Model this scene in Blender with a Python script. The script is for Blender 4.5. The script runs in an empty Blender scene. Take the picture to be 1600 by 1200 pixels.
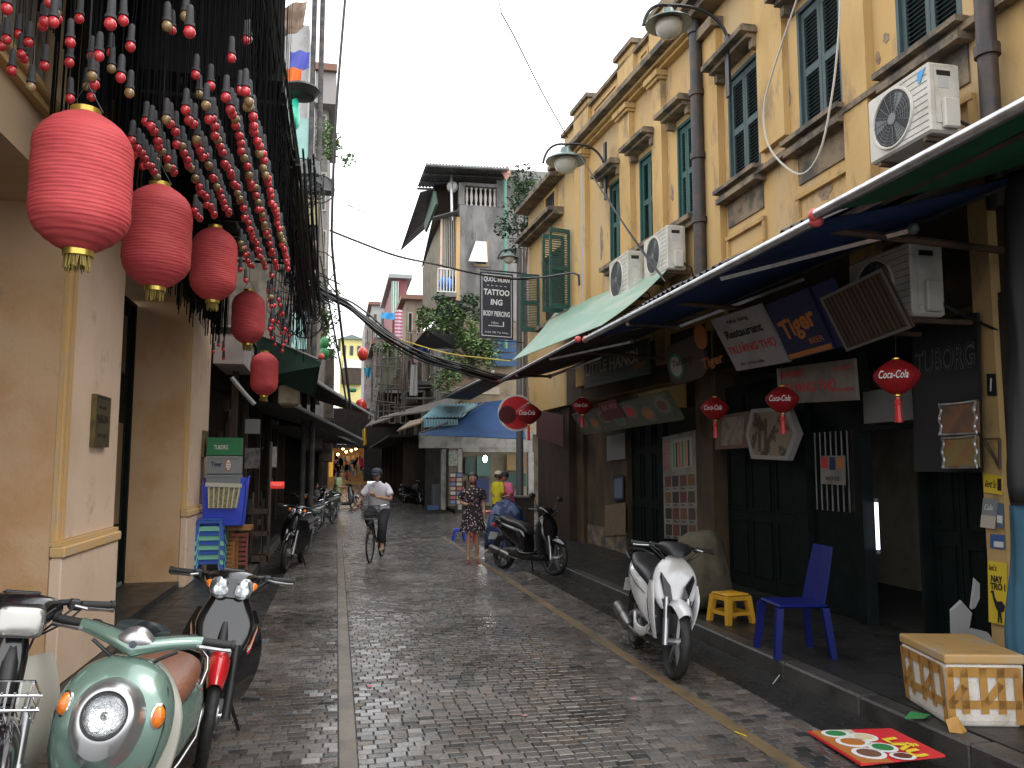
import bpy, math, random
from mathutils import Vector, Matrix
R = math.radians
random.seed(7)
sc = bpy.context.scene
col = sc.collection
# ---------------------------------------------------------------- camera
CH = 1.66; FPX = 1280.0; VX, VY = 526.0, 731.0
TH = math.atan((VY-600)/FPX)
PS = math.atan((800-VX)*math.cos(TH)/FPX)
cam = bpy.data.cameras.new('camera'); cam.sensor_width = 36; cam.lens = FPX/1600*36
cam.clip_start = 0.05; cam.clip_end = 1200
co = bpy.data.objects.new('camera', cam); col.objects.link(co)
co.location = (0, 0, CH); co.rotation_euler = (R(90)+TH, 0, -PS)
sc.camera = co
cf = Vector((math.sin(PS)*math.cos(TH), math.cos(PS)*math.cos(TH), math.sin(TH)))
cr = Vector((math.cos(PS), -math.sin(PS), 0)); cu = cr.cross(cf)
CP = Vector((0, 0, CH))
def ray(px, py):
    return cf + cr*((px-800)/FPX) + cu*(-(py-600)/FPX)
def at(px, py, X=None, Y=None, Z=None):
    d = ray(px, py)
    if X is not None: t = X/d.x
    elif Y is not None: t = Y/d.y
    else: t = (Z-CH)/d.z
    return CP + d*t
# ---------------------------------------------------------------- world: overcast
wd = bpy.data.worlds.new('World'); sc.world = wd; wd.use_nodes = True
nt = wd.node_tree; nt.nodes.clear()
SUN_EL, SUN_AZ = R(56), R(122)
sky = nt.nodes.new('ShaderNodeTexSky'); sky.sky_type = 'NISHITA'; sky.sun_disc = False
sky.sun_elevation = SUN_EL; sky.sun_rotation = SUN_AZ; sky.dust_density = 4
mul = nt.nodes.new('ShaderNodeVectorMath'); mul.operation = 'SCALE'; mul.inputs['Scale'].default_value = 0.1
nt.links.new(sky.outputs[0], mul.inputs[0])
mx = nt.nodes.new('ShaderNodeMixRGB'); mx.inputs[0].default_value = 0.9     # thick white cloud over the blue
mx.inputs[2].default_value = (1.9, 1.92, 1.97, 1)
nt.links.new(mul.outputs[0], mx.inputs[1])
bg = nt.nodes.new('ShaderNodeBackground'); bg.inputs[1].default_value = 1.0
nt.links.new(mx.outputs[0], bg.inputs[0])
wo = nt.nodes.new('ShaderNodeOutputWorld'); nt.links.new(bg.outputs[0], wo.inputs[0])
sl = bpy.data.lights.new('sun', 'SUN'); sl.energy = 1.1; sl.angle = R(30); sl.color = (1, 0.97, 0.93)
so = bpy.data.objects.new('sun', sl); col.objects.link(so)
so.rotation_euler = (R(90)-SUN_EL, 0, R(180)-SUN_AZ)
sc.view_settings.view_transform = 'Standard'; sc.view_settings.look = 'None'
sc.view_settings.exposure = 0.42; sc.view_settings.gamma = 1
sc.view_settings.use_curve_mapping = False
sc.cycles.use_denoising = True
sc.cycles.max_bounces = 6; sc.cycles.diffuse_bounces = 4; sc.cycles.glossy_bounces = 3
sc.cycles.transmission_bounces = 4; sc.cycles.transparent_max_bounces = 8

# ---------------------------------------------------------------- helpers
WM = {}
def tag(o, label=None, cat=None, group=None, kind=None):
    if label: o['label'] = label
    if cat: o['category'] = cat
    if group: o['group'] = group
    if kind: o['kind'] = kind
    return o
def thing(name, label, cat, loc=(0, 0, 0), rz=0, group=None):
    o = bpy.data.objects.new(name, None); col.objects.link(o)
    o.empty_display_size = 0.1
    o.location = loc; o.rotation_euler = (0, 0, rz)
    WM[o] = Matrix.Translation(Vector(loc)) @ Matrix.Rotation(rz, 4, 'Z')
    return tag(o, label, cat, group)
def kids(o): return [c for c in bpy.data.objects if c.parent == o]
def copy_tree(o, parent=None, tree=None):
    c = o.copy(); col.objects.link(c); c.parent = parent
    for ch in tree[o] if o in tree else []: copy_tree(ch, c, tree)
    return c
def tree_of(root):
    t = {}
    def rec(o):
        t[o] = kids(o)
        for k in t[o]: rec(k)
    rec(root); return t
def dup(root, loc, rz=None, label=None, group=None, tree=None, scale=None, rot=None):
    c = copy_tree(root, None, tree or tree_of(root)); c.location = loc
    if rz is not None: c.rotation_euler = (0, 0, rz)
    if rot is not None: c.rotation_euler = rot
    if scale: c.scale = (scale,)*3
    return tag(c, label, None, group)

class MB:
    def __init__(s): s.v = []; s.f = []; s.m = []; s.k = 0; s.T = None
    def add(s, vs, fs):
        n = len(s.v)
        if s.T is not None: vs = [s.T @ Vector(p) for p in vs]
        s.v += [tuple(p) for p in vs]; s.f += [tuple(i+n for i in q) for q in fs]; s.m += [s.k]*len(fs)
        return s
    def box(s, lo, hi, M=None, bev=0):
        x0, y0, z0 = lo; x1, y1, z1 = hi
        if bev:
            b = bev; rings = []
            for z, e in ((z0, b), (z0+b, 0), (z1-b, 0), (z1, b)):
                X0, X1, Y0, Y1 = x0+e, x1-e, y0+e, y1-e; c = b*0.7 if e == 0 else b*0.4
                rings.append([(X0+c, Y0, z), (X1-c, Y0, z), (X1, Y0+c, z), (X1, Y1-c, z), (X1-c, Y1, z), (X0+c, Y1, z), (X0, Y1-c, z), (X0, Y0+c, z)])
            vs = [p for r in rings for p in r]; fs = [tuple(range(7, -1, -1)), tuple(range(24, 32))]
            for k in range(3):
                for i in range(8): fs.append((k*8+i, k*8+(i+1) % 8, k*8+8+(i+1) % 8, k*8+8+i))
        else:
            vs = [(x0, y0, z0), (x1, y0, z0), (x1, y1, z0), (x0, y1, z0), (x0, y0, z1), (x1, y0, z1), (x1, y1, z1), (x0, y1, z1)]
            fs = [(3, 2, 1, 0), (4, 5, 6, 7), (0, 1, 5, 4), (1, 2, 6, 5), (2, 3, 7, 6), (3, 0, 4, 7)]
        if M is not None: vs = [M @ Vector(p) for p in vs]
        return s.add(vs, fs)
    def cbox(s, c, size, rot=None, bev=0):
        h = Vector(size)/2; M = Matrix.Translation(Vector(c))
        if rot is not None: M = M @ (rot if isinstance(rot, Matrix) else Matrix.Rotation(rot[0], 4, 'X') @ Matrix.Rotation(rot[1], 4, 'Y') @ Matrix.Rotation(rot[2], 4, 'Z'))
        return s.box(-h, h, M, bev)
    def hexa(s, bot, top):
        return s.add(list(bot)+list(top), [(3, 2, 1, 0), (4, 5, 6, 7), (0, 1, 5, 4), (1, 2, 6, 5), (2, 3, 7, 6), (3, 0, 4, 7)])
    def slab(s, pts, t):                 # polygon with thickness vector t
        n = len(pts); t = Vector(t); a = [Vector(p) for p in pts]
        vs = a+[p+t for p in a]
        fs = [tuple(range(n-1, -1, -1)), tuple(range(n, 2*n))]+[(i, (i+1) % n, n+(i+1) % n, n+i) for i in range(n)]
        return s.add(vs, fs)
    def rings(s, rs, cap=True, closed=False):
        n = len(rs[0]); vs = [p for r in rs for p in r]; fs = []
        for k in range(len(rs)-(0 if closed else 1)):
            a = k*n; b = ((k+1) % len(rs))*n
            for i in range(n): fs.append((a+i, a+(i+1) % n, b+(i+1) % n, b+i))
        if cap and not closed:
            fs.append(tuple(range(n-1, -1, -1))); fs.append(tuple(range((len(rs)-1)*n, len(rs)*n)))
        return s.add(vs, fs)
    def tube(s, pts, r, n=8, cap=True):
        pts = [Vector(p) for p in pts]; rs = []; up = None
        for i, p in enumerate(pts):
            d = (pts[min(i+1, len(pts)-1)]-pts[max(i-1, 0)])
            if d.length < 1e-9: d = Vector((0, 0, 1))
            d.normalize()
            if up is None: up = Vector((0, 0, 1)) if abs(d.z) < .9 else Vector((1, 0, 0))
            a = d.cross(up)
            if a.length < 1e-4: a = d.cross(Vector((0.3, 1, 0.2)))
            a.normalize(); up = a.cross(d)
            rr = r[i] if isinstance(r, (list, tuple)) else r
            rs.append([p+a*(rr*math.cos(2*math.pi*k/n))+up*(rr*math.sin(2*math.pi*k/n)) for k in range(n)])
        return s.rings(rs, cap)
    def cyl(s, a, b, r, r2=None, n=12): return s.tube([a, b], [r, r if r2 is None else r2], n)
    def lathe(s, prof, n=20, M=None, cap=True):
        rs = [[Vector((r*math.cos(2*math.pi*k/n), r*math.sin(2*math.pi*k/n), z)) for k in range(n)] for r, z in prof]
        if M is not None: rs = [[M @ p for p in q] for q in rs]
        return s.rings(rs, cap)
    def torus(s, c, R_, r, ax='Y', n=32, m=8, sx=1):
        rs = []
        for i in range(n):
            a = 2*math.pi*i/n; q = []
            for j in range(m):
                b = 2*math.pi*j/m; rad = R_+r*math.cos(b); w = r*math.sin(b)*sx
                u, v = rad*math.cos(a), rad*math.sin(a)
                p = {'Y': (u, w, v), 'X': (w, u, v), 'Z': (u, v, w)}[ax]
                q.append(Vector(c)+Vector(p))
            rs.append(q)
        return s.rings(rs, False, True)
    def ball(s, c, r, n=12, m=8, sc_=(1, 1, 1)):
        c = Vector(c); rs = []
        for i in range(m+1):
            t = math.pi*(0.02+0.96*i/m)
            rs.append([c+Vector((r*sc_[0]*math.sin(t)*math.cos(2*math.pi*k/n), r*sc_[1]*math.sin(t)*math.sin(2*math.pi*k/n), -r*sc_[2]*math.cos(t))) for k in range(n)])
        return s.rings(rs)
    def loft(s, secs, n=20, cap=True):
        """secs: (x, z, pitch_deg, halfwidth, halfheight, exponent) rings across y; also optional y centre"""
        rs = []; Q = [tuple(q)+((0,) if len(q) == 6 else ()) for q in secs]
        if len(Q) > 2:
            S = []
            for i in range(len(Q)-1):
                a, b_, c_, d_ = Q[max(i-1, 0)], Q[i], Q[i+1], Q[min(i+2, len(Q)-1)]
                for k in range(3):
                    t = k/3; S.append(tuple(.5*((2*p1)+(-p0+p2)*t+(2*p0-5*p1+4*p2-p3)*t*t+(-p0+3*p1-3*p2+p3)*t**3) for p0, p1, p2, p3 in zip(a, b_, c_, d_)))
            Q = S+[Q[-1]]
        for q in Q:
            x, z, p, hw, hh, e = q[:6]; y = q[6]; hw, hh = max(hw, .001), max(hh, .001)
            p = R(p); q_ = []
            for k in range(n):
                t = 2*math.pi*k/n; c_, s_ = math.cos(t), math.sin(t)
                a = hw*math.copysign(abs(c_)**(2/e), c_); b = hh*math.copysign(abs(s_)**(2/e), s_)
                q_.append(Vector((x-b*math.sin(p), y+a, z+b*math.cos(p))))
            rs.append(q_)
        return s.rings(rs, cap)
    def grid(s, f, nu, nv):
        vs = [f(i/nu, j/nv) for j in range(nv+1) for i in range(nu+1)]
        fs = [(j*(nu+1)+i, j*(nu+1)+i+1, (j+1)*(nu+1)+i+1, (j+1)*(nu+1)+i) for j in range(nv) for i in range(nu)]
        return s.add(vs, fs)
    def build(s, name, mats, parent=None, smooth=False, world=True, origin=True, ang=40, **tg):
        if not isinstance(mats, (list, tuple)): mats = [mats]
        vs = [Vector(p) for p in s.v]; loc = Vector((0, 0, 0))
        if parent is not None:
            if world:
                Mi = WM[parent].inverted(); vs = [Mi @ p for p in vs]
        elif origin and vs:
            loc = Vector((sum(p.x for p in vs)/len(vs), sum(p.y for p in vs)/len(vs), min(p.z for p in vs)))
            vs = [p-loc for p in vs]
        me = bpy.data.meshes.new(name); me.from_pydata([tuple(p) for p in vs], [], s.f)
        for m in mats: me.materials.append(m)
        if len(mats) > 1: me.polygons.foreach_set('material_index', s.m)
        me.update(); me.validate()
        if smooth:
            me.shade_smooth()
            if ang < 180: me.set_sharp_from_angle(angle=R(ang))
        o = bpy.data.objects.new(name, me); col.objects.link(o); o.location = loc
        if parent is not None: o.parent = parent; WM[o] = WM[parent]
        else: WM[o] = Matrix.Translation(loc)
        tag(o, **tg)
        return o
def sub(o, lv=1):
    md = o.modifiers.new('s', 'SUBSURF'); md.levels = lv; md.render_levels = lv; return o
def bevel(o, w=0.01, sg=2):
    md = o.modifiers.new('b', 'BEVEL'); md.width = w; md.segments = sg; md.limit_method = 'ANGLE'; return o

# ---------------------------------------------------------------- materials
MC = {}
def lin(c): return tuple(((x/255)/12.92 if x/255 <= .04045 else ((x/255+.055)/1.055)**2.4) for x in c)
def mat(name, c, rough=0.6, metal=0.0, c2=None, ns=3.0, nlo=0.45, nhi=0.65, c3=None, n3=20.0, bump=0.0, bs=40.0,
        coat=0.0, emit=0, spec=0.5, rvar=0.0, stretch=(1, 1, 1), trans=0, alpha=1, rnd=0.0, n3r=(.58, .72)):
    if name in MC: return MC[name]
    m = bpy.data.materials.new(name); m.use_nodes = True; t = m.node_tree; L = t.links
    b = t.nodes['Principled BSDF']; N = t.nodes.new
    b.inputs['Roughness'].default_value = rough; b.inputs['Metallic'].default_value = metal
    b.inputs['Specular IOR Level'].default_value = spec
    b.inputs['Coat Weight'].default_value = coat; b.inputs['Coat Roughness'].default_value = .06
    b.inputs['Transmission Weight'].default_value = trans; b.inputs['Alpha'].default_value = alpha
    tc = N('ShaderNodeTexCoord'); mp = N('ShaderNodeMapping'); mp.inputs['Scale'].default_value = stretch
    L.new(tc.outputs['Object'], mp.inputs[0]); src = mp.outputs[0]
    def noise(scale, det=5, rg=.6):
        n = N('ShaderNodeTexNoise'); n.inputs['Scale'].default_value = scale; n.inputs['Detail'].default_value = det
        n.inputs['Roughness'].default_value = rg; L.new(src, n.inputs[0]); return n.outputs[0]
    def ramp(inp, lo, hi):
        r = N('ShaderNodeMapRange'); r.inputs[1].default_value = lo; r.inputs[2].default_value = hi; L.new(inp, r.inputs[0]); return r.outputs[0]
    cur = None
    def mix(a, fac, colr):
        x = N('ShaderNodeMixRGB'); L.new(fac, x.inputs[0])
        if a is None: x.inputs[1].default_value = (*c, 1)
        else: L.new(a, x.inputs[1])
        x.inputs[2].default_value = (*colr, 1); return x.outputs[0]
    if c2 is not None: cur = mix(cur, ramp(noise(ns), nlo, nhi), c2)
    if c3 is not None: cur = mix(cur, ramp(noise(n3, 8, .7), *n3r), c3)
    if rnd:
        oi = N('ShaderNodeObjectInfo'); ge = N('ShaderNodeNewGeometry'); ad = N('ShaderNodeMath'); ad.operation = 'ADD'
        L.new(oi.outputs['Random'], ad.inputs[0]); L.new(ge.outputs['Random Per Island'], ad.inputs[1])
        fr = N('ShaderNodeMath'); fr.operation = 'FRACT'; L.new(ad.outputs[0], fr.inputs[0])
        hs = N('ShaderNodeHueSaturation'); mr = N('ShaderNodeMapRange'); mr.inputs[3].default_value = 1-rnd; mr.inputs[4].default_value = 1+rnd
        L.new(fr.outputs[0], mr.inputs[0]); L.new(mr.outputs[0], hs.inputs['Value'])
        if cur is None: hs.inputs['Color'].default_value = (*c, 1)
        else: L.new(cur, hs.inputs['Color'])
        cur = hs.outputs[0]
    if cur is None: b.inputs['Base Color'].default_value = (*c, 1)
    else: L.new(cur, b.inputs['Base Color'])
    if rvar:
        r = N('ShaderNodeMapRange'); r.inputs[1].default_value = .3; r.inputs[2].default_value = .7
        r.inputs[3].default_value = max(0, rough-rvar); r.inputs[4].default_value = min(1, rough+rvar)
        L.new(noise(ns*2+1), r.inputs[0]); L.new(r.outputs[0], b.inputs['Roughness'])
    if bump:
        bp = N('ShaderNodeBump'); bp.inputs['Strength'].default_value = bump; bp.inputs['Distance'].default_value = .02
        L.new(noise(bs, 6), bp.inputs['Height']); L.new(bp.outputs[0], b.inputs['Normal'])
    if emit:
        b.inputs['Emission Color'].default_value = (*c, 1); b.inputs['Emission Strength'].default_value = emit
    MC[name] = m; return m

class Face:
    """flat sign face: origin o (lower left), u to the right, v up (world vectors); n out of the face"""
    def __init__(s, o, u, v): s.o = Vector(o); s.u = Vector(u); s.v = Vector(v); s.n = s.u.cross(s.v).normalized(); s.w = s.u.length; s.h = s.v.length; s.eu = s.u.normalized(); s.ev = s.n.cross(s.eu)
    def p(s, a, b, d=0.0): return s.o+s.u*a+s.v*b+s.n*d
    def board(s, name, m, parent, t=0.02, poly=None, **tg):
        poly = poly or [(0, 0), (1, 0), (1, 1), (0, 1)]
        b = MB(); b.slab([s.p(x, y, -t) for x, y in poly], s.n*t); return b.build(name, m, parent, **tg)
    def rect(s, a0, b0, a1, b1, m, parent, name='printed_panel', d=0.003, **tg):
        b = MB(); b.slab([s.p(a0, b0, d-.0025), s.p(a1, b0, d-.0025), s.p(a1, b1, d-.0025), s.p(a0, b1, d-.0025)], s.n*.0025); return b.build(name, m, parent, **tg)
    def disc(s, a, b, ra, rb, m, parent, name='printed_disc', d=0.003, n=20, **tg):
        q = MB(); q.slab([s.p(a+ra*math.cos(t*2*math.pi/n), b+rb*math.sin(t*2*math.pi/n), d-.0025) for t in range(n)], s.n*.0025); return q.build(name, m, parent, **tg)
    def text(s, txt, a, b, h, m, parent, d=0.004, fit=None, shear=0, bold=0.0, space=1, name='lettering', rot=0, outline=0):
        return text3(txt, s.p(a, b, d), s.eu*math.cos(rot)+s.ev*math.sin(rot), s.ev*math.cos(rot)-s.eu*math.sin(rot), h*s.h, m, parent, None if fit is None else fit*s.w, shear, bold, space, name)
def text3(txt, pos, ud, vd, h, m, parent, fit=None, shear=0, bold=0.0, space=1, name='lettering', ex=0.001):
    cu_ = bpy.data.curves.new('t', 'FONT'); cu_.body = txt; cu_.size = 1; cu_.align_x = 'CENTER'; cu_.align_y = 'CENTER'
    cu_.shear = shear; cu_.offset = bold; cu_.space_character = space; cu_.resolution_u = 3; cu_.extrude = 0.004
    to = bpy.data.objects.new('t', cu_); me = to.to_mesh()
    b = MB()
    if len(me.vertices) == 0: bpy.data.objects.remove(to); return None
    xs = [v.co.x for v in me.vertices]; ys = [v.co.y for v in me.vertices]
    cx, cy = (min(xs)+max(xs))/2, (min(ys)+max(ys))/2; w = max(xs)-min(xs); hh = max(ys)-min(ys)
    sy = h/hh; sx = fit/w if fit else sy
    ud = Vector(ud).normalized(); vd = Vector(vd).normalized(); n = ud.cross(vd)
    b.add([Vector(pos)+ud*((v.co.x-cx)*sx)+vd*((v.co.y-cy)*sy)+n*(ex*(1 if v.co.z > 0 else -1)) for v in me.vertices], [tuple(p.vertices) for p in me.polygons])
    to.to_mesh_clear(); bpy.data.objects.remove(to); bpy.data.curves.remove(cu_)
    return b.build(name, m, parent)

# shared materials
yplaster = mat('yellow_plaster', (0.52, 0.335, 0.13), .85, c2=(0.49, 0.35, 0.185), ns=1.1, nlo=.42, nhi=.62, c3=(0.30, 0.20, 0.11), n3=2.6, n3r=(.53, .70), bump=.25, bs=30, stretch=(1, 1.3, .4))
yplaster2 = mat('pale_yellow_plaster', (0.53, 0.355, 0.15), .85, c2=(0.45, 0.28, 0.10), ns=.9, c3=(0.24, 0.17, 0.10), n3=3.1, n3r=(.53, .70), bump=.25, bs=30, stretch=(1, 1, .4))
mould = mat('mouldy_render', (0.24, 0.18, 0.115), .9, c2=(0.08, 0.07, 0.06), ns=4, nlo=.42, nhi=.6, c3=(0.03, 0.03, 0.03), n3=9, bump=.5)
cream = mat('cream_plaster', (0.62, 0.46, 0.29), .8, c2=(0.56, 0.38, 0.20), ns=1.2, nlo=.45, nhi=.62, c3=(0.36, 0.24, 0.13), n3=2.4, bump=.15)
revealm = mat('stained_plaster', (0.62, 0.41, 0.24), .8, c2=(0.54, 0.31, 0.14), ns=1.5, nlo=.45, nhi=.66, c3=(0.36, 0.25, 0.15), n3=3.4, n3r=(.6, .74), bump=.2)
pinkm = mat('pink_cream_paint', (0.72, 0.54, 0.40), .75, c2=(0.67, 0.49, 0.35), ns=1.6, c3=(0.42, 0.31, 0.20), n3=3.5, bump=.1)
trimy = mat('ochre_trim_paint', (0.62, 0.40, 0.17), .75, c2=(0.55, 0.40, 0.24), ns=4, bump=.15)
darkg = mat('dark_green_paint', (0.004, 0.007, 0.007), .65, c2=(0.006, 0.011, 0.010), ns=6, bump=.1, spec=.15)
cordm = mat('matt_black_cord', (.006, .006, .007), .9, spec=.1)
shutg = mat('shutter_green_paint', (0.018, 0.07, 0.06), .6, c2=(0.028, 0.095, 0.08), ns=5, nlo=.4, nhi=.7, c3=(.01, .04, .035), n3=12)
shutb = mat('shutter_blue_green_paint', (0.04, 0.068, 0.07), .6, c2=(0.055, 0.09, 0.09), ns=5, nlo=.4, nhi=.7, c3=(.02, .04, .04), n3=12)
blackm = mat('black_plastic', (0.012, 0.012, 0.013), .45)
blackr = mat('black_rubber', (0.01, 0.01, 0.01), .6, c2=(0.03, 0.028, 0.025), ns=20, bump=.2)
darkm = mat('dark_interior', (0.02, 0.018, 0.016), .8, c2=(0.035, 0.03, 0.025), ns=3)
darkw = mat('dark_wood', (0.055, 0.034, 0.02), .65, c2=(0.03, 0.018, 0.011), ns=8, stretch=(1, 1, .15), bump=.2)
chrome = mat('chrome', (0.75, 0.75, 0.76), .12, 1.0)
steel = mat('brushed_steel', (0.5, 0.5, 0.51), .35, 1.0, c2=(0.3, 0.29, 0.28), ns=9)
alum = mat('pale_aluminium', (0.6, 0.61, 0.62), .3, .9, c2=(.42, .42, .42), ns=7)
greym = mat('grey_metal', (0.16, 0.17, 0.17), .5, .3, c2=(0.10, 0.10, 0.10), ns=5)
glass = mat('clear_glass', (0.8, 0.85, 0.85), .03, trans=1.0)
glassd = mat('dark_pane', (0.02, 0.025, 0.028), .08)
whitep = mat('white_paint', (0.74, 0.74, 0.72), .5, c2=(0.6, 0.59, 0.55), ns=4)
acm = mat('dirty_white_enamel', (0.60, 0.58, 0.52), .5, c2=(0.46, 0.43, 0.36), ns=3, c3=(.3, .26, .2), n3=7)
conc = mat('weathered_concrete', (0.30, 0.29, 0.28), .9, c2=(0.16, 0.155, 0.15), ns=1.6, nlo=.4, nhi=.6, c3=(0.07, 0.07, 0.065), n3=2.7, bump=.4, bs=14, stretch=(1, 1, .35))
rustm = mat('rusty_metal', (0.13, 0.08, 0.05), .7, .2, c2=(0.06, 0.05, 0.045), ns=6)
goldm = mat('gold_foil', (0.62, 0.47, 0.10), .3, .8)
brass = mat('brass_plate', (0.16, 0.12, 0.05), .4, .7, c2=(.09, .075, .04), ns=9)
redb = mat('red_plastic', (0.62, 0.03, 0.035), .35)
redl = mat('red_signal', (0.7, 0.05, 0.03), .25, coat=.5)
# ================================================================ GROUND
def sett_mat():
    m = bpy.data.materials.new('wet_setts'); m.use_nodes = True; t = m.node_tree; L = t.links; N = t.nodes.new
    b = t.nodes['Principled BSDF']
    oi = N('ShaderNodeObjectInfo'); ge = N('ShaderNodeNewGeometry'); ad = N('ShaderNodeMath'); ad.operation = 'ADD'
    L.new(oi.outputs['Random'], ad.inputs[0]); L.new(ge.outputs['Random Per Island'], ad.inputs[1])
    fr = N('ShaderNodeMath'); fr.operation = 'FRACT'; L.new(ad.outputs[0], fr.inputs[0])
    cr_ = N('ShaderNodeValToRGB'); e = cr_.color_ramp; L.new(fr.outputs[0], cr_.inputs[0])
    cols = [(0, (.04, .04, .038)), (.12, (.08, .073, .066)), (.3, (.105, .095, .086)), (.5, (.125, .112, .10)), (.65, (.085, .083, .08)), (.8, (.15, .132, .116)), (.93, (.105, .08, .064)), (1, (.20, .185, .165))]
    e.elements[0].position = 0; e.elements[0].color = (*cols[0][1], 1); e.elements[1].position = 1; e.elements[1].color = (*cols[-1][1], 1)
    for p, c in cols[1:-1]:
        x = e.elements.new(p); x.color = (*c, 1)
    tc = N('ShaderNodeTexCoord'); ge2 = ge.outputs['Position']
    n1 = N('ShaderNodeTexNoise'); n1.inputs['Scale'].default_value = 0.9; n1.inputs['Detail'].default_value = 4; L.new(ge2, n1.inputs[0])
    n2 = N('ShaderNodeTexNoise'); n2.inputs['Scale'].default_value = 45; n2.inputs['Detail'].default_value = 5; L.new(ge2, n2.inputs[0])
    mr = N('ShaderNodeMapRange'); mr.inputs[1].default_value = .3; mr.inputs[2].default_value = .7; mr.inputs[3].default_value = .65; mr.inputs[4].default_value = 1.3; L.new(n1.outputs[0], mr.inputs[0])
    mr2 = N('ShaderNodeMapRange'); mr2.inputs[1].default_value = .3; mr2.inputs[2].default_value = .7; mr2.inputs[3].default_value = .75; mr2.inputs[4].default_value = 1.25; L.new(n2.outputs[0], mr2.inputs[0])
    mm = N('ShaderNodeMath'); mm.operation = 'MULTIPLY'; L.new(mr.outputs[0], mm.inputs[0]); L.new(mr2.outputs[0], mm.inputs[1])
    hs = N('ShaderNodeHueSaturation'); L.new(cr_.outputs[0], hs.inputs['Color']); L.new(mm.outputs[0], hs.inputs['Value'])
    L.new(hs.outputs[0], b.inputs['Base Color'])
    rr = N('ShaderNodeMapRange'); rr.inputs[1].default_value = .35; rr.inputs[2].default_value = .65; rr.inputs[3].default_value = .10; rr.inputs[4].default_value = .30
    L.new(n1.outputs[0], rr.inputs[0]); L.new(rr.outputs[0], b.inputs['Roughness'])
    bp = N('ShaderNodeBump'); bp.inputs['Strength'].default_value = .15; bp.inputs['Distance'].default_value = .01; L.new(n2.outputs[0], bp.inputs['Height']); L.new(bp.outputs[0], b.inputs['Normal'])
    return m
sett = sett_mat()
asph = mat('wet_asphalt', (.022, .021, .02), .3, c2=(.035, .033, .03), ns=2.5, bump=.5, bs=60, rvar=.15)
joint = mat('wet_joint', (.012, .011, .01), .4, c2=(.02, .018, .016), ns=5)
pavem = mat('wet_pavement_concrete', (.026, .025, .023), .4, c2=(.014, .013, .012), ns=2.2, c3=(.015, .015, .014), n3=6, bump=.4, bs=25, rvar=.15)
kerbm = mat('wet_kerb_stone', (.06, .055, .05), .4, c2=(.03, .028, .026), ns=3, bump=.4, rnd=.2)
bandm = mat('light_band_stone', (.17, .145, .11), .35, c2=(.10, .085, .07), ns=2.5, bump=.2, bs=60, rvar=.1)
bandy = mat('ochre_band_stone', (.17, .115, .055), .45, c2=(.08, .06, .04), ns=4, bump=.3, bs=60)
farset = mat('distant_paving', (.08, .075, .07), .22, c2=(.045, .042, .04), ns=1.2, c3=(.13, .12, .1), n3=9, bump=.9, bs=7, rvar=.14, stretch=(1.4, 1, 1))
def gz(y): return 0.0 if y < 26 else (y-26)*0.012
XG0, XG1 = -0.76, 3.05        # gutters
b = MB(); b.grid(lambda u, v: (-150+300*u, -60+460*v, gz(-60+460*v)-.05), 2, 46)
b.build('ground', asph, kind='structure')
b = MB(); b.slab([(XG0, -2, -.05), (XG1, -2, -.05), (XG1, 20, -.05), (XG0, 20, -.05)], (0, 0, .038))
street = b.build('street_paving', joint, kind='structure')
# setts
def sett_geo(mb, x, y, w, d, rn):
    h = [rn.uniform(-.0022, .0022) for _ in range(3)]
    z = lambda dx, dy: h[0]+h[1]*dx*.8+h[2]*dy*.8
    c = .004
    bot = [(x-w/2, y-d/2, -.02), (x+w/2, y-d/2, -.02), (x+w/2, y+d/2, -.02), (x-w/2, y+d/2, -.02)]
    mid = [(x-w/2, y-d/2, z(-1, -1)-c), (x+w/2, y-d/2, z(1, -1)-c), (x+w/2, y+d/2, z(1, 1)-c), (x-w/2, y+d/2, z(-1, 1)-c)]
    top = [(x-w/2+c, y-d/2+c, z(-1, -1)), (x+w/2-c, y-d/2+c, z(1, -1)), (x+w/2-c, y+d/2-c, z(1, 1)), (x-w/2+c, y+d/2-c, z(-1, 1))]
    mb.add(bot+mid+top, [(0, 1, 5, 4), (1, 2, 6, 5), (2, 3, 7, 6), (3, 0, 4, 7), (4, 5, 9, 8), (5, 6, 10, 9), (6, 7, 11, 10), (7, 4, 8, 11), (8, 9, 10, 11)])
rn = random.Random(3)
near = []; far = MB(); SW, SD = .104, .082
XB = [(0.045, 0.155), (2.49, 2.60)]
cells = []
for j in range(int((19.9-3.4)/SD)):
    y = 3.4+SD*(j+.5)
    for x0, x1 in ((XG0, XB[0][0]), (XB[0][1], XB[1][0]), (XB[1][1], XG1)):
        x = x0 - (SW*.5 if j % 2 else 0) - rn.uniform(0, .015)
        while x < x1-.012:
            w = SW*rn.uniform(.85, 1.12); a, c = max(x, x0+.002), min(x+w-.006, x1-.002)
            if c-a > .02: cells.append((y, (a+c)/2, c-a))
            x += w
def inframe(x, y):
    d = Vector((x, y, 0))-CP; k = d.dot(cf); px = 800+FPX*d.dot(cr)/k; py = 600-FPX*d.dot(cu)/k
    return 340 < px < 1400 and py < 1200
vis = sorted([c for c in cells if inframe(c[1], c[0])], key=lambda c: c[0])[:296]
vs_ = set(vis); protos = []
for i in range(6):
    m = MB(); sett_geo(m, 0, 0, SW-.006, SD-.007, rn); me_o = m.build('paving_stone', sett, origin=False); protos.append(me_o.data); bpy.data.objects.remove(me_o)
for k, (y, x, w) in enumerate(vis):
    o = bpy.data.objects.new('paving_stone', protos[k % 6]); col.objects.link(o); o.parent = street
    o.location = Vector((x, y, 0))-street.location; o.scale = (w/(SW-.006), 1, 1)
for c in cells:
    if c not in vs_: sett_geo(far, c[1], c[0], c[2], SD-.007, rn)
far.build('paving_stones', sett, street, kind='stuff')
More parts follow.
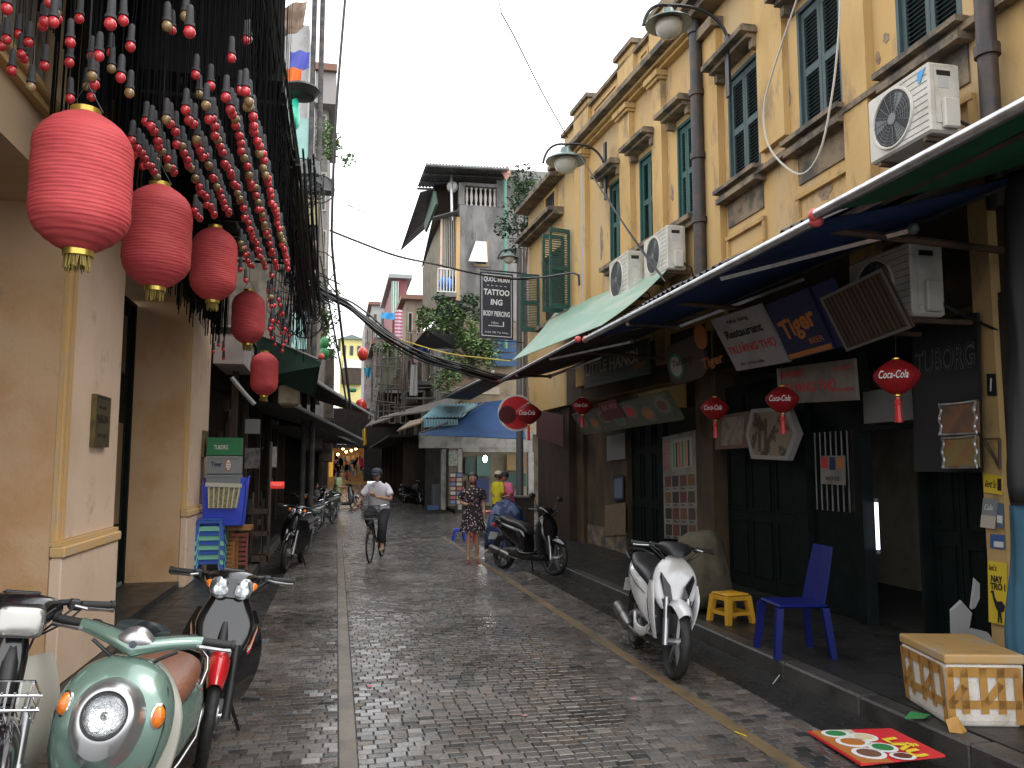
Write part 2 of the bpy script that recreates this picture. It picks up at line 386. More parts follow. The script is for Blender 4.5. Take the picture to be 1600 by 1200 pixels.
# long band stones
for (x0, x1), m_, nm in ((XB[0], bandm, 'band_stone'), (XB[1], bandy, 'band_stone')):
    y = 3.2
    while y < 19.9:
        ln = rn.uniform(.9, 1.4); b = MB(); b.box((x0+.003, y+.003, -.02), (x1-.003, min(y+ln, 19.98)-.003, rn.uniform(.0, .003)), bev=.003); b.build(nm, m_, street); y += ln
# far part of the street
b = MB(); b.grid(lambda u, v: (XG0+(XG1+.5-XG0)*u, 20.003+110*v, gz(20+110*v)-.006), 1, 30); b.build('distant_street', farset, kind='structure')
b = MB(); b.grid(lambda u, v: (XG1+.504+16*u, 23.6+7.4*v, gz(23.6+7.4*v)-.010), 4, 4); b.build('side_street', farset, kind='structure')
# gutters, kerbs, pavements
for nm, x0, x1, y1 in (('gutter', -1.2, XG0-.004, 60), ('gutter', XG1+.004, 3.5, 22)):
    b = MB(); b.grid(lambda u, v: (x0+(x1-x0)*u, -2+(y1+2)*v, gz(-2+(y1+2)*v)-.014-.012*math.sin(math.pi*u)), 4, 40); b.build(nm, asph, kind='structure')
def pavement(x0, x1, y0, y1, kx0, kx1):
    b = MB(); b.box((x0, y0, -.04), (x1, y1, .115)); pv = b.build('pavement', pavem, kind='structure')
    y = y0; k = 0
    while y < y1:
        ln = rn.uniform(.85, 1.05); b = MB(); b.box((kx0, y+.004, -.04), (kx1, min(y+ln, y1)-.004, .122+rn.uniform(-.004, .006)), bev=.014)
        b.build('kerb_stone', kerbm, pv); y += ln
    sw_ = (x1-x0)/4
    for i in range(4):
        y = y0
        while y < min(y1, 14):
            ln = .62+rn.uniform(-.02, .02); b = MB(); b.box((x0+i*sw_+.004, y+.004, .113), (x0+(i+1)*sw_-.004, min(y+ln, y1)-.004, .119+rn.uniform(0, .003))); b.build('paving_slab', pavem, pv); y += ln
pavement(3.68, 5.4, 3.2, 21.5, 3.505, 3.672)
pavement(-3.0, -1.38, 3.0, 34, -1.372, -1.205)
b = MB(); b.box((4.2, 29.5, -.02), (9, 36, .16)); b.build('corner_pavement', pavem, kind='structure')
# ================================================================ LEFT BUILDING
XL = -1.95
lb = thing('plastered_building', 'peach plastered building with deep door recesses on the left behind the red lanterns', 'building', (-2.6, 8, .12))
def wbox(name, m, lo, hi, par=lb, bev=0, **k):
    b = MB(); b.box(lo, hi, bev=bev); return b.build(name, m, par, **k)
Z0 = .118; XI = -2.64
# piers: front slab (pink) with reveal (stained) behind
def pier(y0, y1, ztop):
    wbox('pier', revealm, (XI-.1, y0, Z0), (XL-.03, y1, 4.0))
    wbox('base_block', pinkm, (XL-.028, y0-.0, Z0), (XL+.055, y1, 1.02), bev=.012)
    b = MB(); b.box((XL-.028, y0-.012, 1.022), (XL+.075, y1+.01, 1.10), bev=.01); b.box((XL-.028, y0-.006, 1.102), (XL+.05, y1+.005, 1.135)); b.build('base_moulding', trimy, lb)
    wbox('pier_face', pinkm, (XL-.028, y0+.17, 1.14), (XL+.012, y1-.02, 3.98))
    b = MB(); b.box((XL-.028, y0, 1.137), (XL-.004, y0+.168, 3.98)); b.box((XL-.0035, y0+.03, 1.137), (XL+.012, y0+.07, 3.9)); b.box((XL-.0035, y0+.10, 1.137), (XL+.02, y0+.155, 3.9)); b.build('corner_moulding', trimy, lb)
pier(6.45, 8.0, 3.6); pier(11.45, 13.3, 3.9)
# lintels and fascia
wbox('lintel', cream, (XI-.1, 2.0, 3.60), (XL-.03, 6.449, 4.0)); wbox('lintel', cream, (XI-.1, 8.001, 3.86), (XL-.03, 11.449, 4.0))
wbox('fascia', cream, (XL-.029, 2.0, 3.60), (XL+.0, 6.44, 3.9))
b = MB(); b.box((XL-.029, 8.01, 3.86), (XL+.01, 11.44, 3.905)); b.box((XL-.029, 8.01, 3.907), (XL+.03, 11.44, 3.94)); b.box((XL-.029, 8.01, 3.943), (XL+.005, 11.44, 3.98)); b.build('lintel_moulding', trimy, lb)
b = MB(); b.box((XL-.35, 2.0, 4.003), (XL+.03, 13.3, 4.06)); b.box((XL-.35, 2.0, 4.063), (XL+.07, 13.3, 4.12), bev=.01); b.build('ledge_moulding', trimy, lb)
wbox('upper_wall', cream, (XL-.33, 6.75, 4.123), (XL-.0, 13.3, 6.4))
wbox('upper_wall', cream, (XL-.33, 6.3, 4.123), (XL+.01, 6.747, 6.4))
# corrugated panels above the ledge
corr = mat('beige_corrugated_sheet', (.42, .36, .29), .6, c2=(.30, .25, .2), ns=3, c3=(.12, .09, .07), n3=5, stretch=(1, 1, .3))
y = 2.0
while y < 6.25:
    b = MB(); pr = []
    for k in range(13):
        yy = y+.5*k/12; pr.append((XL-.2+(.03 if k % 4 in (0, 1) else 0), yy))
    b.add([(x, yy, z) for z in (4.123, 6.4) for x, yy in pr], [(i, i+1, 14+i, 13+i) for i in range(12)]); b.build('corrugated_panel', corr, lb); y += .502
# recess back walls, doors
wbox('recess_wall', revealm, (XI-.12, 2, Z0), (XI-.105, 13.3, 3.6))
wbox('door_step', pavem, (XI-.1, 8.01, .121), (XL-.01, 11.44, .20)); wbox('door_step', pavem, (XI-.1, 3, .121), (XL-.01, 6.44, .20))
def panel_door(y0, y1, z0, z1, par, x=XI, leafs=2, sgn=1):
    w = (y1-y0)/leafs
    fr = MB(); t = .07
    fr.box((x-.09, y0-t, z0), (x+.03*sgn, y0, z1+t)); fr.box((x-.09, y1, z0), (x+.03*sgn, y1+t, z1+t)); fr.box((x-.09, y0, z1), (x+.03*sgn, y1, z1+t)); fr.build('door_frame', darkg, par)
    for i in range(leafs):
        a, c = y0+i*w+.004, y0+(i+1)*w-.004
        b = MB(); b.box((x-.06, a, z0), (x-.02, c, z1)); d = b.build('door', darkg, par)
        zz = [(z0+.12, z0+.62), (z0+.74, z0+2.05), (z0+2.2, z0+2.5), (z0+2.62, z1-.1)]
        for k, (p, q) in enumerate(zz):
            if q > z1-.05: continue
            f = MB(); fx = x-.018
            for lo, hi in (((fx, a+.14, p), (fx+.018, a+.17, q)), ((fx, c-.17, p), (fx+.018, c-.14, q)), ((fx, a+.17, p), (fx+.018, c-.17, p+.03)), ((fx, a+.17, q-.03), (fx+.018, c-.17, q))): f.box(lo, hi)
            f.build('panel_moulding', darkg, d)
            g = MB(); g.box((fx, a+.17, p+.03), (fx+.006, c-.17, q-.03)); g.build('door_panel', pane_b if k == 1 else (glassd if k == 3 else darkg), d)
pane_b = mat('tan_door_panel', (.20, .14, .075), .4, c2=(.12, .09, .05), ns=2)
panel_door(8.1, 11.35, .2, 3.72, lb, leafs=3); panel_door(2.6, 6.2, .2, 3.45, lb, leafs=3)
wbox('threshold_strip', mat('pale_green_strip', (.12, .2, .17), .5), (XI+.031, 9.2, .21), (XI+.05, 11.2, .25))
# brass plates
def plate(px0, py0, px1, py1, lab, lines):
    a = at(px0, py1, X=XL+.012); c = at(px1, py0, X=XL+.012)
    f = Face((XL+.045, a.y, a.z), (0, c.y-a.y, 0), (0, 0, c.z-a.z))
    t = thing('brass_plaque', lab, 'plaque', (XL+.03, (a.y+c.y)/2, a.z))
    f.board('plate', brass, t, .035)
    b = MB(); 
    for u0, v0, u1, v1 in ((0, 0, 1, .04), (0, .96, 1, 1), (0, .04, .05, .96), (.95, .04, 1, .96)):
        b.slab([f.p(u0, v0, 0), f.p(u1, v0, 0), f.p(u1, v1, 0), f.p(u0, v1, 0)], f.n*.008)
    b.build('rim', brass, t)
    for s, v, h, w in lines: f.text(s, .5, v, h, mat('dark_engraving', (.03, .022, .012), .6), t, fit=w, d=.003)
plate(139, 622, 166, 697, 'large brass plaque with dark engraved lines on the nearer pink pier', [('NHA HANG', .77, .06, .55), ('PHUONG DUNG', .56, .12, .8), ('ANTIQUE', .48, .04, .6), ('TU TAI', .22, .07, .5)])
plate(314, 674, 321, 714, 'small tarnished brass plaque on the farther pink pier', [])
# ================================================================ RIGHT BUILDINGS (upper storeys)
class Wall:
    def __init__(s, y0, x0, y1, x1): s.y0, s.x0, s.k = y0, x0, (x1-x0)/(y1-y0)
    def x(s, y): return s.x0+s.k*(y-s.y0)
    def box(s, mb, y0, y1, z0, z1, d0, d1):
        P = lambda y, z, d: (s.x(y)-d, y, z)
        mb.hexa([P(y0, z0, d1), P(y0, z0, d0), P(y1, z0, d0), P(y1, z0, d1)], [P(y0, z1, d1), P(y0, z1, d0), P(y1, z1, d0), P(y1, z1, d1)]); return mb
    def bx(s, name, m, par, *a, **k):
        b = MB(); s.box(b, *a); return b.build(name, m, par, **k)
    def y(s, px, d=0):
        X = 5.0
        for _ in range(8):
            p = at(px, 500, X=X); X = s.x(p.y)-d
        return p.y
    def pt(s, px, py, d=0):
        X = 5.0
        for _ in range(8):
            p = at(px, py, X=X); X = s.x(p.y)-d
        return p
SLAT = {}
def shutter(par, wall, y0, y1, z0, z1, m, d=-.05, yaw=None, hinge=None, ns=13):
    """one louvred leaf; slats are sub-parts"""
    w = (hinge[2] if hinge else y1-y0); h = z1-z0
    b = MB(); st = .055
    b.box((0, -.02, 0), (st, .02, h)); b.box((w-st, -.02, 0), (w, .02, h))
    for a, c in ((0, .1), (h/2-.045, h/2+.045), (h-.09, h)): b.box((st+.001, -.02, a), (w-st-.001, .02, c))
    leaf = b.build('shutter', m, None, origin=False); leaf.parent = par
    if hinge: p = Vector((hinge[0], hinge[1], z0)); rz = hinge[3]
    else:
        ym = y0; p = Vector((wall.x(y0)-d, y0, z0)); rz = R(90)+math.atan(-wall.k)
    leaf.location = WM[par].inverted() @ p; leaf.rotation_euler = (0, 0, rz)
    key = (round(w, 2), m.name)
    if key not in SLAT:
        q = MB(); q.cbox((0, 0, 0), (w-2*st-.002, .034, .008), (R(-38), 0, 0)); oo = q.build('slat', m, origin=False); SLAT[key] = oo.data; bpy.data.objects.remove(oo)
    for a, c in ((.1, h/2-.045), (h/2+.045, h-.09)):
        for i in range(ns):
            o = bpy.data.objects.new('slat', SLAT[key]); col.objects.link(o); o.parent = leaf; o.location = (w/2, 0, a+(c-a)*(i+.5)/ns)
    return leaf
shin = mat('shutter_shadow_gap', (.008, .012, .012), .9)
def window(W, par, ya, yb, z0, z1, m, hood=True, ns=13, sill=True):
    fr = MB(); W.box(fr, ya, ya+.04, z0, z1, -.1, .005); W.box(fr, yb-.04, yb, z0, z1, -.1, .005); W.box(fr, ya+.041, yb-.041, z1-.05, z1, -.1, .005); fr.build('window_frame', m, par)
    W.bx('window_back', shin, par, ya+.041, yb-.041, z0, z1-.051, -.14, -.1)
    mid = (ya+yb)/2
    shutter(par, W, ya+.043, mid-.004, z0+.01, z1-.06, m, ns=ns); shutter(par, W, mid+.004, yb-.043, z0+.01, z1-.06, m, ns=ns)
    if hood:
        b = MB(); W.box(b, ya-.16, yb+.16, z1+.16, z1+.23, -.02, .32); W.box(b, ya-.13, yb+.13, z1+.232, z1+.27, -.02, .28); b.build('hood', mould, par)
        b = MB(); W.box(b, ya-.12, yb+.12, z1+.10, z1+.158, -.02, .22); W.box(b, ya-.12, ya-.03, z1-.02, z1+.098, .002, .14); W.box(b, yb+.03, yb+.12, z1-.02, z1+.098, .002, .14); b.build('hood_bracket', mould, par)
def facade(W, par, ya, yb, zb, zt, wins, z0, z1, m, base=2.9):
    """wall as separate panels between the openings"""
    W.bx('upper_wall', m, par, ya, yb, z1+.001, zt, -.3, 0); W.bx('lower_wall', m, par, ya, yb, zb, z0-.001, -.3, 0)
    ys = [ya]+[v for w in wins for v in w]+[yb]
    for i in range(0, len(ys), 2):
        if ys[i+1]-ys[i] > .02: W.bx('wall_panel', m, par, ys[i], ys[i+1], z0, z1, -.3, 0)
    for a, c in wins: W.bx('inner_wall', darkm, par, a, c, z0, z1, -.3, -.15)
# --- A : nearest
WA = Wall(3, 5.2, 10.7, 5.2)
ba = thing('yellow_house', 'nearest yellow stucco house with blue green louvred shutters above the blue awning', 'building', (5.4, 6.5, .12))
wA = sorted([(WA.y(1197), WA.y(1147)), (WA.y(1334), WA.y(1262)), (WA.y(1532), WA.y(1424))])
ZA0, ZA1 = 5.46, 7.02
facade(WA, ba, 1.5, 10.69, 3.0, 8.6, wA, ZA0, ZA1, yplaster)
for a, c in wA: window(WA, ba, a, c, ZA0, ZA1, shutb)
for p0, p1 in ((1112, 1140), (1345, 1385)):
    a, c = WA.y(p1), WA.y(p0)
    WA.bx('pilaster', yplaster2, ba, a, c, 3.6, 7.85, .002, .10); WA.bx('pilaster_capital', mould, ba, a-.06, c+.06, 7.853, 8.0, .002, .2)
a, c = WA.y(1246), WA.y(1204); WA.bx('pilaster', yplaster2, ba, a, c, 5.6, 7.85, .002, .08)
b = MB(); WA.box(b, 1.5, 10.75, 8.2, 8.32, .002, .3); WA.box(b, 1.5, 10.75, 8.322, 8.42, .002, .42); b.build('cornice', mould, ba)
b = MB(); WA.box(b, 1.5, WA.y(1197)+.95, 5.335, 5.40, .002, .12); b.build('ledge', mould, ba)
for a, c in wA:
    b = MB(); WA.box(b, a-.14, c+.14, 5.402, 5.458, .002, .20); WA.box(b, a-.12, c+.12, 5.26, 5.333, .002, .17); b.build('sill', mould, ba)
    b = MB(); WA.box(b, a-.1, c+.1, 4.75, 4.80, .002, .05); WA.box(b, a-.1, c+.1, 4.45, 4.50, .002, .07); WA.box(b, a-.1, a-.04, 4.502, 4.748, .002, .04); WA.box(b, c+.04, c+.1, 4.502, 4.748, .002, .04); b.build('apron_moulding', yplaster2, ba)
    WA.bx('mouldy_apron', mould, ba, a-.05, c+.05, 4.92, 5.258, .002, .02)
# --- B : middle, with parapet
WB = Wall(10.72, 5.2, 17, 4.80)
bb = thing('yellow_house', 'middle yellow stucco house with tall green shutters and a stepped parapet, behind the dark drainpipe', 'building', (5.3, 13.8, .12))
wB = sorted([(WB.y(1089), WB.y(1064)), (WB.y(1030), WB.y(1003)), (WB.y(975), WB.y(955))])
facade(WB, bb, 10.72, 17.0, 3.0, 8.3, wB, 5.42, 7.0, yplaster)
for a, c in wB:
    window(WB, bb, a, c, 5.42, 7.0, shutg, ns=13)
    b = MB(); WB.box(b, a-.14, c+.14, 5.34, 5.418, .002, .18); WB.box(b, a-.1, c+.1, 5.26, 5.338, .002, .1); b.build('sill', mould, bb)
pil = [(WB.y(923), WB.y(906)), (WB.y(996), WB.y(979)), (WB.y(1048), WB.y(1032))]
for a, c in pil:
    WB.bx('pilaster', yplaster2, bb, a, c, 3.3, 7.95, .002, .10)
    b = MB(); WB.box(b, a-.04, c+.04, 7.953, 8.0, .002, .16); WB.box(b, a-.07, c+.07, 8.003, 8.10, .002, .2); b.build('pilaster_capital', yplaster2, bb)
b = MB(); WB.box(b, 10.72, 17.05, 8.12, 8.17, .002, .12); WB.box(b, 10.72, 17.08, 8.172, 8.23, .002, .2); b.build('cornice_moulding', yplaster2, bb)
b = MB(); WB.box(b, 10.72, 17.14, 8.232, 8.33, -.02, .34); b.build('cornice', mould, bb)
WB.bx('parapet', yplaster, bb, 10.72, 17.0, 8.331, 8.98, -.25, -.02)
b = MB(); WB.box(b, 10.72, 17.05, 8.982, 9.06, -.3, .06); b.build('parapet_cap', mould, bb)
for a, c in pil+[(10.75, 11.1)]:
    WB.bx('parapet_pier', yplaster2, bb, a-.12, c+.12, 8.335, 9.16, -.28, .06)
    b = MB(); WB.box(b, a-.18, c+.18, 9.162, 9.25, -.34, .12); b.build('pier_cap', mould, bb)
for i in range(3):
    a = pil[i][0]+.3 if 0 else None
ysrt = sorted([(a-.12, c+.12) for a, c in pil]+[(10.7, 11.2)])
for (a0, c0), (a1, c1) in zip(ysrt, ysrt[1:]):
    b = MB(); lo, hi = c0+.15, a1-.15
    if hi-lo < .3: continue
    WB.box(b, lo, hi, 8.45, 8.49, -.019, .01); WB.box(b, lo, hi, 8.82, 8.86, -.019, .01); WB.box(b, lo, lo+.05, 8.491, 8.819, -.019, .01); WB.box(b, hi-.05, hi, 8.491, 8.819, -.019, .01); b.build('parapet_panel_moulding', yplaster2, bb)
# --- C : far yellow
WC = Wall(17.03, 4.80, 21.0, 4.60)
bc = thing('yellow_house', 'farthest yellow house, lower, with one open green shutter pair above the pale green sheet', 'building', (4.9, 19, .12))
yce = WC.y(829)
wc = (WC.y(893)+.0, WC.y(846))
facade(WC, bc, 17.03, yce, 3.0, 8.1, [wc], 5.0, 6.6, yplaster)
WC.bx('window_back', darkm, bc, wc[0]+.02, wc[1]-.02, 5.02, 6.58, -.14, -.1)
WC.bx('window_sill', mould, bc, wc[0]-.15, wc[1]+.15, 4.9, 4.99, .002, .16)
b = MB(); WC.box(b, 17.03, yce+.2, 7.25, 7.33, .002, .25); WC.box(b, 17.03, yce+.24, 7.332, 7.42, .002, .36); b.build('cornice', mould, bc)
b = MB(); WC.box(b, 17.0, yce+.25, 8.102, 8.2, -.35, .34); b.build('roof_edge', mould, bc)
aw = (WC.y(871), WC.y(856))
WC.bx('attic_window_pane', glassd, bc, *aw, 7.55, 7.95, .002, .02)
b = MB(); WC.box(b, aw[0]-.06, aw[1]+.06, 7.951, 8.0, .002, .06); WC.box(b, aw[0]-.06, aw[0], 7.5, 7.95, .002, .06); WC.box(b, aw[1], aw[1]+.06, 7.5, 7.95, .002, .06); WC.box(b, aw[0]-.06, aw[1]+.06, 7.48, 7.54, .061, .1); b.build('attic_window_frame', yplaster2, bc)
for i in range(5): WC.bx('window_bar', blackm, bc, aw[0]+.02+i*(aw[1]-aw[0]-.06)/4, aw[0]+.035+i*(aw[1]-aw[0]-.06)/4, 7.55, 7.95, .022, .035)
# open leaves
hx = WC.x(wc[0])-.03
shutter(bc, WC, 0, 0, 5.02, 6.75, shutg, hinge=(hx, wc[0], .5, R(195)), ns=14)
shutter(bc, WC, 0, 0, 5.02, 6.75, shutg, hinge=(hx-.01, wc[0]+.45, .5, R(187)), ns=14)
shutter(bc, WC, 0, 0, 4.9, 6.3, shutg, hinge=(WC.x(wc[1])-.03, wc[1]+.1, .45, R(182)), ns=14)
# end wall of C (to the side street)
b = MB(); b.box((WC.x(yce)+.01, yce+.002, 3.0), (11, yce+.25, 8.1)); b.build('end_wall', yplaster2, bc)
b = MB(); b.box((5.21, 10.70, 8.3), (9.5, 10.715, 8.6)); b.build('party_wall', mould, ba)
for par, W, y0, y1, zt in ((ba, WA, 1.5, 10.69, 8.59), (bb, WB, 10.72, 17, 8.3), (bc, WC, 17.03, yce, 8.09)):
    b = MB(); b.box((W.x(y0)+.31, y0+.01, zt-.15), (11, y1-.01, zt-.02)); b.build('roof', mould, par)
    b = MB(); b.box((8.8, y0+.01, .1), (9.0, y1-.01, zt-.16)); b.build('rear_wall', darkm, par)
# ---------------------------------------------------------------- ground floor fronts (same houses)
GX = 5.15
def gy(px): return at(px, 700, X=GX).y
def gbox(name, m, par, p0, p1, z0, z1, d0=0, d1=.04, **k):
    a, c = gy(p1), gy(p0); b = MB(); b.box((GX-d1, a, z0), (GX-d0, c, z1)); return b.build(name, m, par, **k)
yshade = mat('shaded_dirty_yellow_wall', (.11, .07, .034), .85, c2=(.05, .035, .02), ns=2, nlo=.38, nhi=.58, c3=(.04, .03, .02), n3=3.5, bump=.3, stretch=(1, 1, .5))  # yellow wall with awning shade darkened into its colour, plus dirt mottling
gbox('ground_wall', yshade, bc, 842, 878, .1, 3.0, -.2, 0); b = MB(); b.box((4.9, 17.1, .1), (5.1, 19.9, 3.0)); b.build('shutter_door', darkw, bc); 
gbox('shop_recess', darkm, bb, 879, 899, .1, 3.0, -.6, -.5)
gbox('ground_pier', yshade, bb, 899.5, 917, .1, 3.0, -.25, .08)
gbox('ground_wall', yshade, bb, 917.5, 979, .1, 3.0, -.25, 0)
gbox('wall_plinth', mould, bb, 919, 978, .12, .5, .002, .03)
gbox('ground_pier', yshade, ba, 1098, 1124, .1, 3.0, -.25, .1)
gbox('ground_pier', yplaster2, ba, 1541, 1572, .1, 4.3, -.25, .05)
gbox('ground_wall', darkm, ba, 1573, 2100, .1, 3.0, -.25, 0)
gbox('head_wall', yshade, ba, 1124.5, 1540.5, 2.95, 3.0, -.25, 0)
# dark doors
def darkdoor(par, p0, p1, n, z1=2.75, rec=.08):
    a, c = gy(p1), gy(p0); w = (c-a)/n
    for i in range(n):
        lo, hi = a+i*w+.006, a+(i+1)*w-.006
        b = MB(); b.box((GX+rec, lo, .13), (GX+rec+.04, hi, z1)); d = b.build('door', darkg, par)
        for z0_, z1_ in ((.3, 1.0), (1.12, 1.9), (2.02, z1-.12)):
            f = MB(); x = GX+rec-.002
            for q in (((x-.015, lo+.06, z0_), (x, lo+.085, z1_)), ((x-.015, hi-.085, z0_), (x, hi-.06, z1_)), ((x-.015, lo+.086, z0_), (x, hi-.086, z0_+.025)), ((x-.015, lo+.086, z1_-.025), (x, hi-.086, z1_))): f.box(*q)
            f.build('panel_moulding', darkg, d)
darkdoor(bb, 980, 1034, 3); darkdoor(ba, 1127, 1240, 3); darkdoor(ba, 1438, 1530, 2)
gbox('door_post', darkg, ba, 1241, 1262, .12, 2.94, -.1, .03); gbox('door_post', darkg, ba, 1336, 1348, .12, 2.94, -.1, .03); gbox('door_post', darkg, ba, 1434, 1437.5, .12, 2.94, -.1, .03)
# half door with vertical bars between px 1262 and 1336
a, c = gy(1336)+.004, gy(1262)-.004
b = MB(); b.box((GX+.05, a, .13), (GX+.09, c, 1.2)); b.build('half_door', darkg, ba); b = MB(); b.box((GX+.05, a, 2.05), (GX+.09, c, 2.75)); b.build('half_door', darkg, ba)
for i in range(9):
    y = a+.03+i*(c-a-.06)/8; b = MB(); b.cyl((GX+.07, y, 1.2), (GX+.07, y, 2.05), .009, n=6); b.build('window_bar', greym, ba)
# room behind the doorway px 1348-1434
room = mat('room_wall_paint', (.30, .27, .22), .8, c2=(.2, .18, .14), ns=2)
b = MB(); b.box((7.2, 4.2, .12), (7.3, 10.6, 3.0)); b.build('room_wall', room, ba)
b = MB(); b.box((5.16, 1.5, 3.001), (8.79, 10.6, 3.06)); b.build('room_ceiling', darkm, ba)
gbox('transom_rail', darkg, ba, 1348.5, 1433.5, 2.02, 2.07, -.05, .02)
b = MB(); b.box((GX-.001+.02, gy(1433), 2.1), (GX+.028, gy(1349), 2.42)); b.build('transom_pane', mat('transom_glass', (.25, .26, .25), .08), ba)
t = thing('light_tube', 'lit vertical fluorescent tube glowing white in the dark doorway behind the blue chair', 'lamp', (GX+.08, gy(1353), .8))
b = MB(); b.cyl((GX+.08, gy(1354), .86), (GX+.08, gy(1354), 1.32), .018, n=10); b.build('tube', mat('tube_glow', (.8, .82, 1), .5, emit=2.5), t)
for z in (.82, 1.32): b = MB(); b.cyl((GX+.08, gy(1354), z), (GX+.08, gy(1354), z+.04), .022, n=10); b.build('end_cap', greym, t)

shadep = mat('shade_dark_plaster', (.07, .05, .03), .9, c2=(.035, .028, .02), ns=2, c3=(.14, .10, .05), n3=3)  # yellow plaster darkened to stand in for the shade under the awnings
WA.bx('shade_panel', shadep, ba, 1.55, 10.66, 3.005, 4.2, .002, .012); WB.bx('shade_panel', shadep, bb, 10.75, 16.9, 3.005, 3.75, .002, .012)  # added thin sheets that paint awning shade over the yellow walls

rq = random.Random(12); peel = mat('exposed_old_plaster', (.30, .22, .15), .95, c2=(.16, .12, .09), ns=9, bump=.6)
def patch(W, par, px, py, w, h):
    c = W.pt(px, py); b = MB(); n = 13; pts = []
    for k in range(n): a = 2*math.pi*k/n; r_ = rq.uniform(.6, 1.1); pts.append((c.y+w*r_*math.cos(a)/2, c.z+h*r_*math.sin(a)/2))
    b.slab([(W.x(y)-.0015, y, z) for y, z in pts][::-1], (-.004, 0, 0)); b.build('peeled_patch', peel, par)
for q in ((1232, 150, .12, .35), (1160, 330, .2, .3), (1385, 60, .12, .12), (1372, 90, .08, .15), (1290, 300, .3, .2), (1215, 60, .12, .3)): patch(WA, ba, *q)
for q in ((940, 380, .2, .7), (1050, 300, .1, .4), (965, 250, .15, .3), (1000, 420, .3, .2)): patch(WB, bb, *q)
# ================================================================ RIGHT SIDE: awnings, roof sheet, signs
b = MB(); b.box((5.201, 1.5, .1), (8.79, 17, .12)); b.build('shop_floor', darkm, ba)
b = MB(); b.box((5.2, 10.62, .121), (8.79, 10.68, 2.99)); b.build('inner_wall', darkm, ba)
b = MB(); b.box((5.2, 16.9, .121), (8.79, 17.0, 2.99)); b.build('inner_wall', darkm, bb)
roofm = mat('dark_roof_sheet', (.035, .033, .032), .6, c2=(.07, .06, .05), ns=2, bump=.2, c3=(.015, .015, .015), n3=7)
def corrugate(name, m, p00, p10, p01, p11, n, amp=.018, par=None, t=.004, seg=4, **tg):
    """corrugated sheet: ribs run from p0* to p1* ; n ribs between p00->p01 ... """
    p00, p10, p01, p11 = map(Vector, (p00, p10, p01, p11)); nn = (p10-p00).cross(p01-p00).normalized()
    b = MB(); N_ = n*seg
    def f(u, v):
        q = p00.lerp(p01, v).lerp(p10.lerp(p11, v), u); return q+nn*(amp*math.sin(2*math.pi*n*v))
    b.grid(f, 2, N_); k = len(b.v); b2 = [(Vector(p)-nn*t) for p in b.v]; fs = [tuple(reversed(x)) for x in b.f]; b.add(b2, fs)
    return b.build(name, m, par, smooth=True, ang=180, **tg)
# roof sheets of dark metal over the shops
rt = thing('lean_to_roof', 'dark corrugated lean-to roof over the shop fronts below the yellow walls', 'roof', (4.3, 8, 3.4))
ya = 2.6; i = 0
rs = random.Random(5)
while ya < 11.6:
    yb = min(ya+1.06, 11.75); dz = rs.uniform(-.03, .03)
    corrugate('roof_sheet', roofm, (5.12, ya, 4.28+dz), (3.34+rs.uniform(-.04, .04), ya, 3.46+dz), (5.12, yb, 4.28+dz), (3.34, yb, 3.46+dz), 8, par=rt); ya += 1.0
for x, z in ((3.5, 3.46), (4.2, 3.8), (5.0, 4.14)):
    b = MB(); b.box((x-.03, 2.6, z-.06), (x+.03, 11.75, z-.01)); b.build('purlin', rustm, rt)
for y in (2.7, 5.2, 7.9, 11.6):
    b = MB(); b.tube([(5.12, y, 3.3), (3.45, y, 3.38)], .03, 6); b.build('bracket', rustm, rt)
blueF = mat('blue_awning_fabric', (.008, .05, .19), .7, c2=(.006, .03, .12), ns=2, bump=.1)
greenF = mat('green_awning_fabric', (.01, .13, .055), .7, c2=(.007, .09, .04), ns=2)
brownF = mat('brown_awning_fabric', (.05, .038, .034), .8, c2=(.03, .024, .022), ns=3)
def awning(label, m, y0, y1, xa, za, xb, zb, pole=(.035, alum), arms=2, balls=True, sag=.03, name='awning'):
    t = thing(name, label, 'awning', (xb, (y0+y1)/2, zb-.3))
    b = MB(); b.grid(lambda u, v: (xa+(xb-xa)*u, y0+(y1-y0)*v, za+(zb-za)*u-sag*math.sin(math.pi*u)*(1+.4*math.sin(9*v))), 8, 24)
    k = list(b.v); b.add([(p[0], p[1], p[2]+.006) for p in k], [tuple(reversed(f)) for f in b.f]); b.build('fabric', m, t, smooth=True, ang=180)
    b = MB(); b.cyl((xb, y0, zb), (xb, y1, zb), pole[0], n=14); b.build('front_bar', pole[1], t, smooth=True)
    b = MB(); b.cyl((xa, y0, za+.03), (xa, y1, za+.03), .05, n=12); b.build('roller', greym, t, smooth=True)
    if balls:
        for y in (y0-.02, y1+.02): b = MB(); b.ball((xb, y, zb), .045, 14, 10); b.build('end_ball', mat('pinkish_red_ball', (.65, .10, .10), .4), t, smooth=True)
    for k in range(arms):
        s = 1 if k % 2 else -1
        ym = (y0+y1)/2+s*(y1-y0)*.12; ye = (y0+y1)/2+s*(y1-y0)*.42
        b = MB(); m1 = Vector((xa-.05, ym, za-.1)); e = Vector(((xa+xb)/2+.1, ye, (za+zb)/2-.13)); f = Vector((xb+.03, ym+s*.5, zb-.05))
        b.tube([m1, e], .028, 4); b.build('folding_arm', alum, t); b = MB(); b.tube([e, f], .025, 4); b.build('folding_arm', alum, t)
        b = MB(); b.ball(e, .045, 8, 6); b.build('elbow_joint', greym, t, smooth=True)
    return t
awning('blue fabric awning with a long aluminium front bar over the shops', blueF, 4.66, 9.66, 4.9, 3.78, 3.0, 3.25)
awning('green fabric awning with aluminium front bar at the upper right', greenF, 1.9, 4.6, 4.9, 3.85, 2.98, 3.28, arms=1)
awning('brown fabric awning beside the pale green sheet, thin pale bar', brownF, 10.2, 15.6, 4.7, 3.75, 3.05, 3.33, pole=(.022, alum), sag=.05)
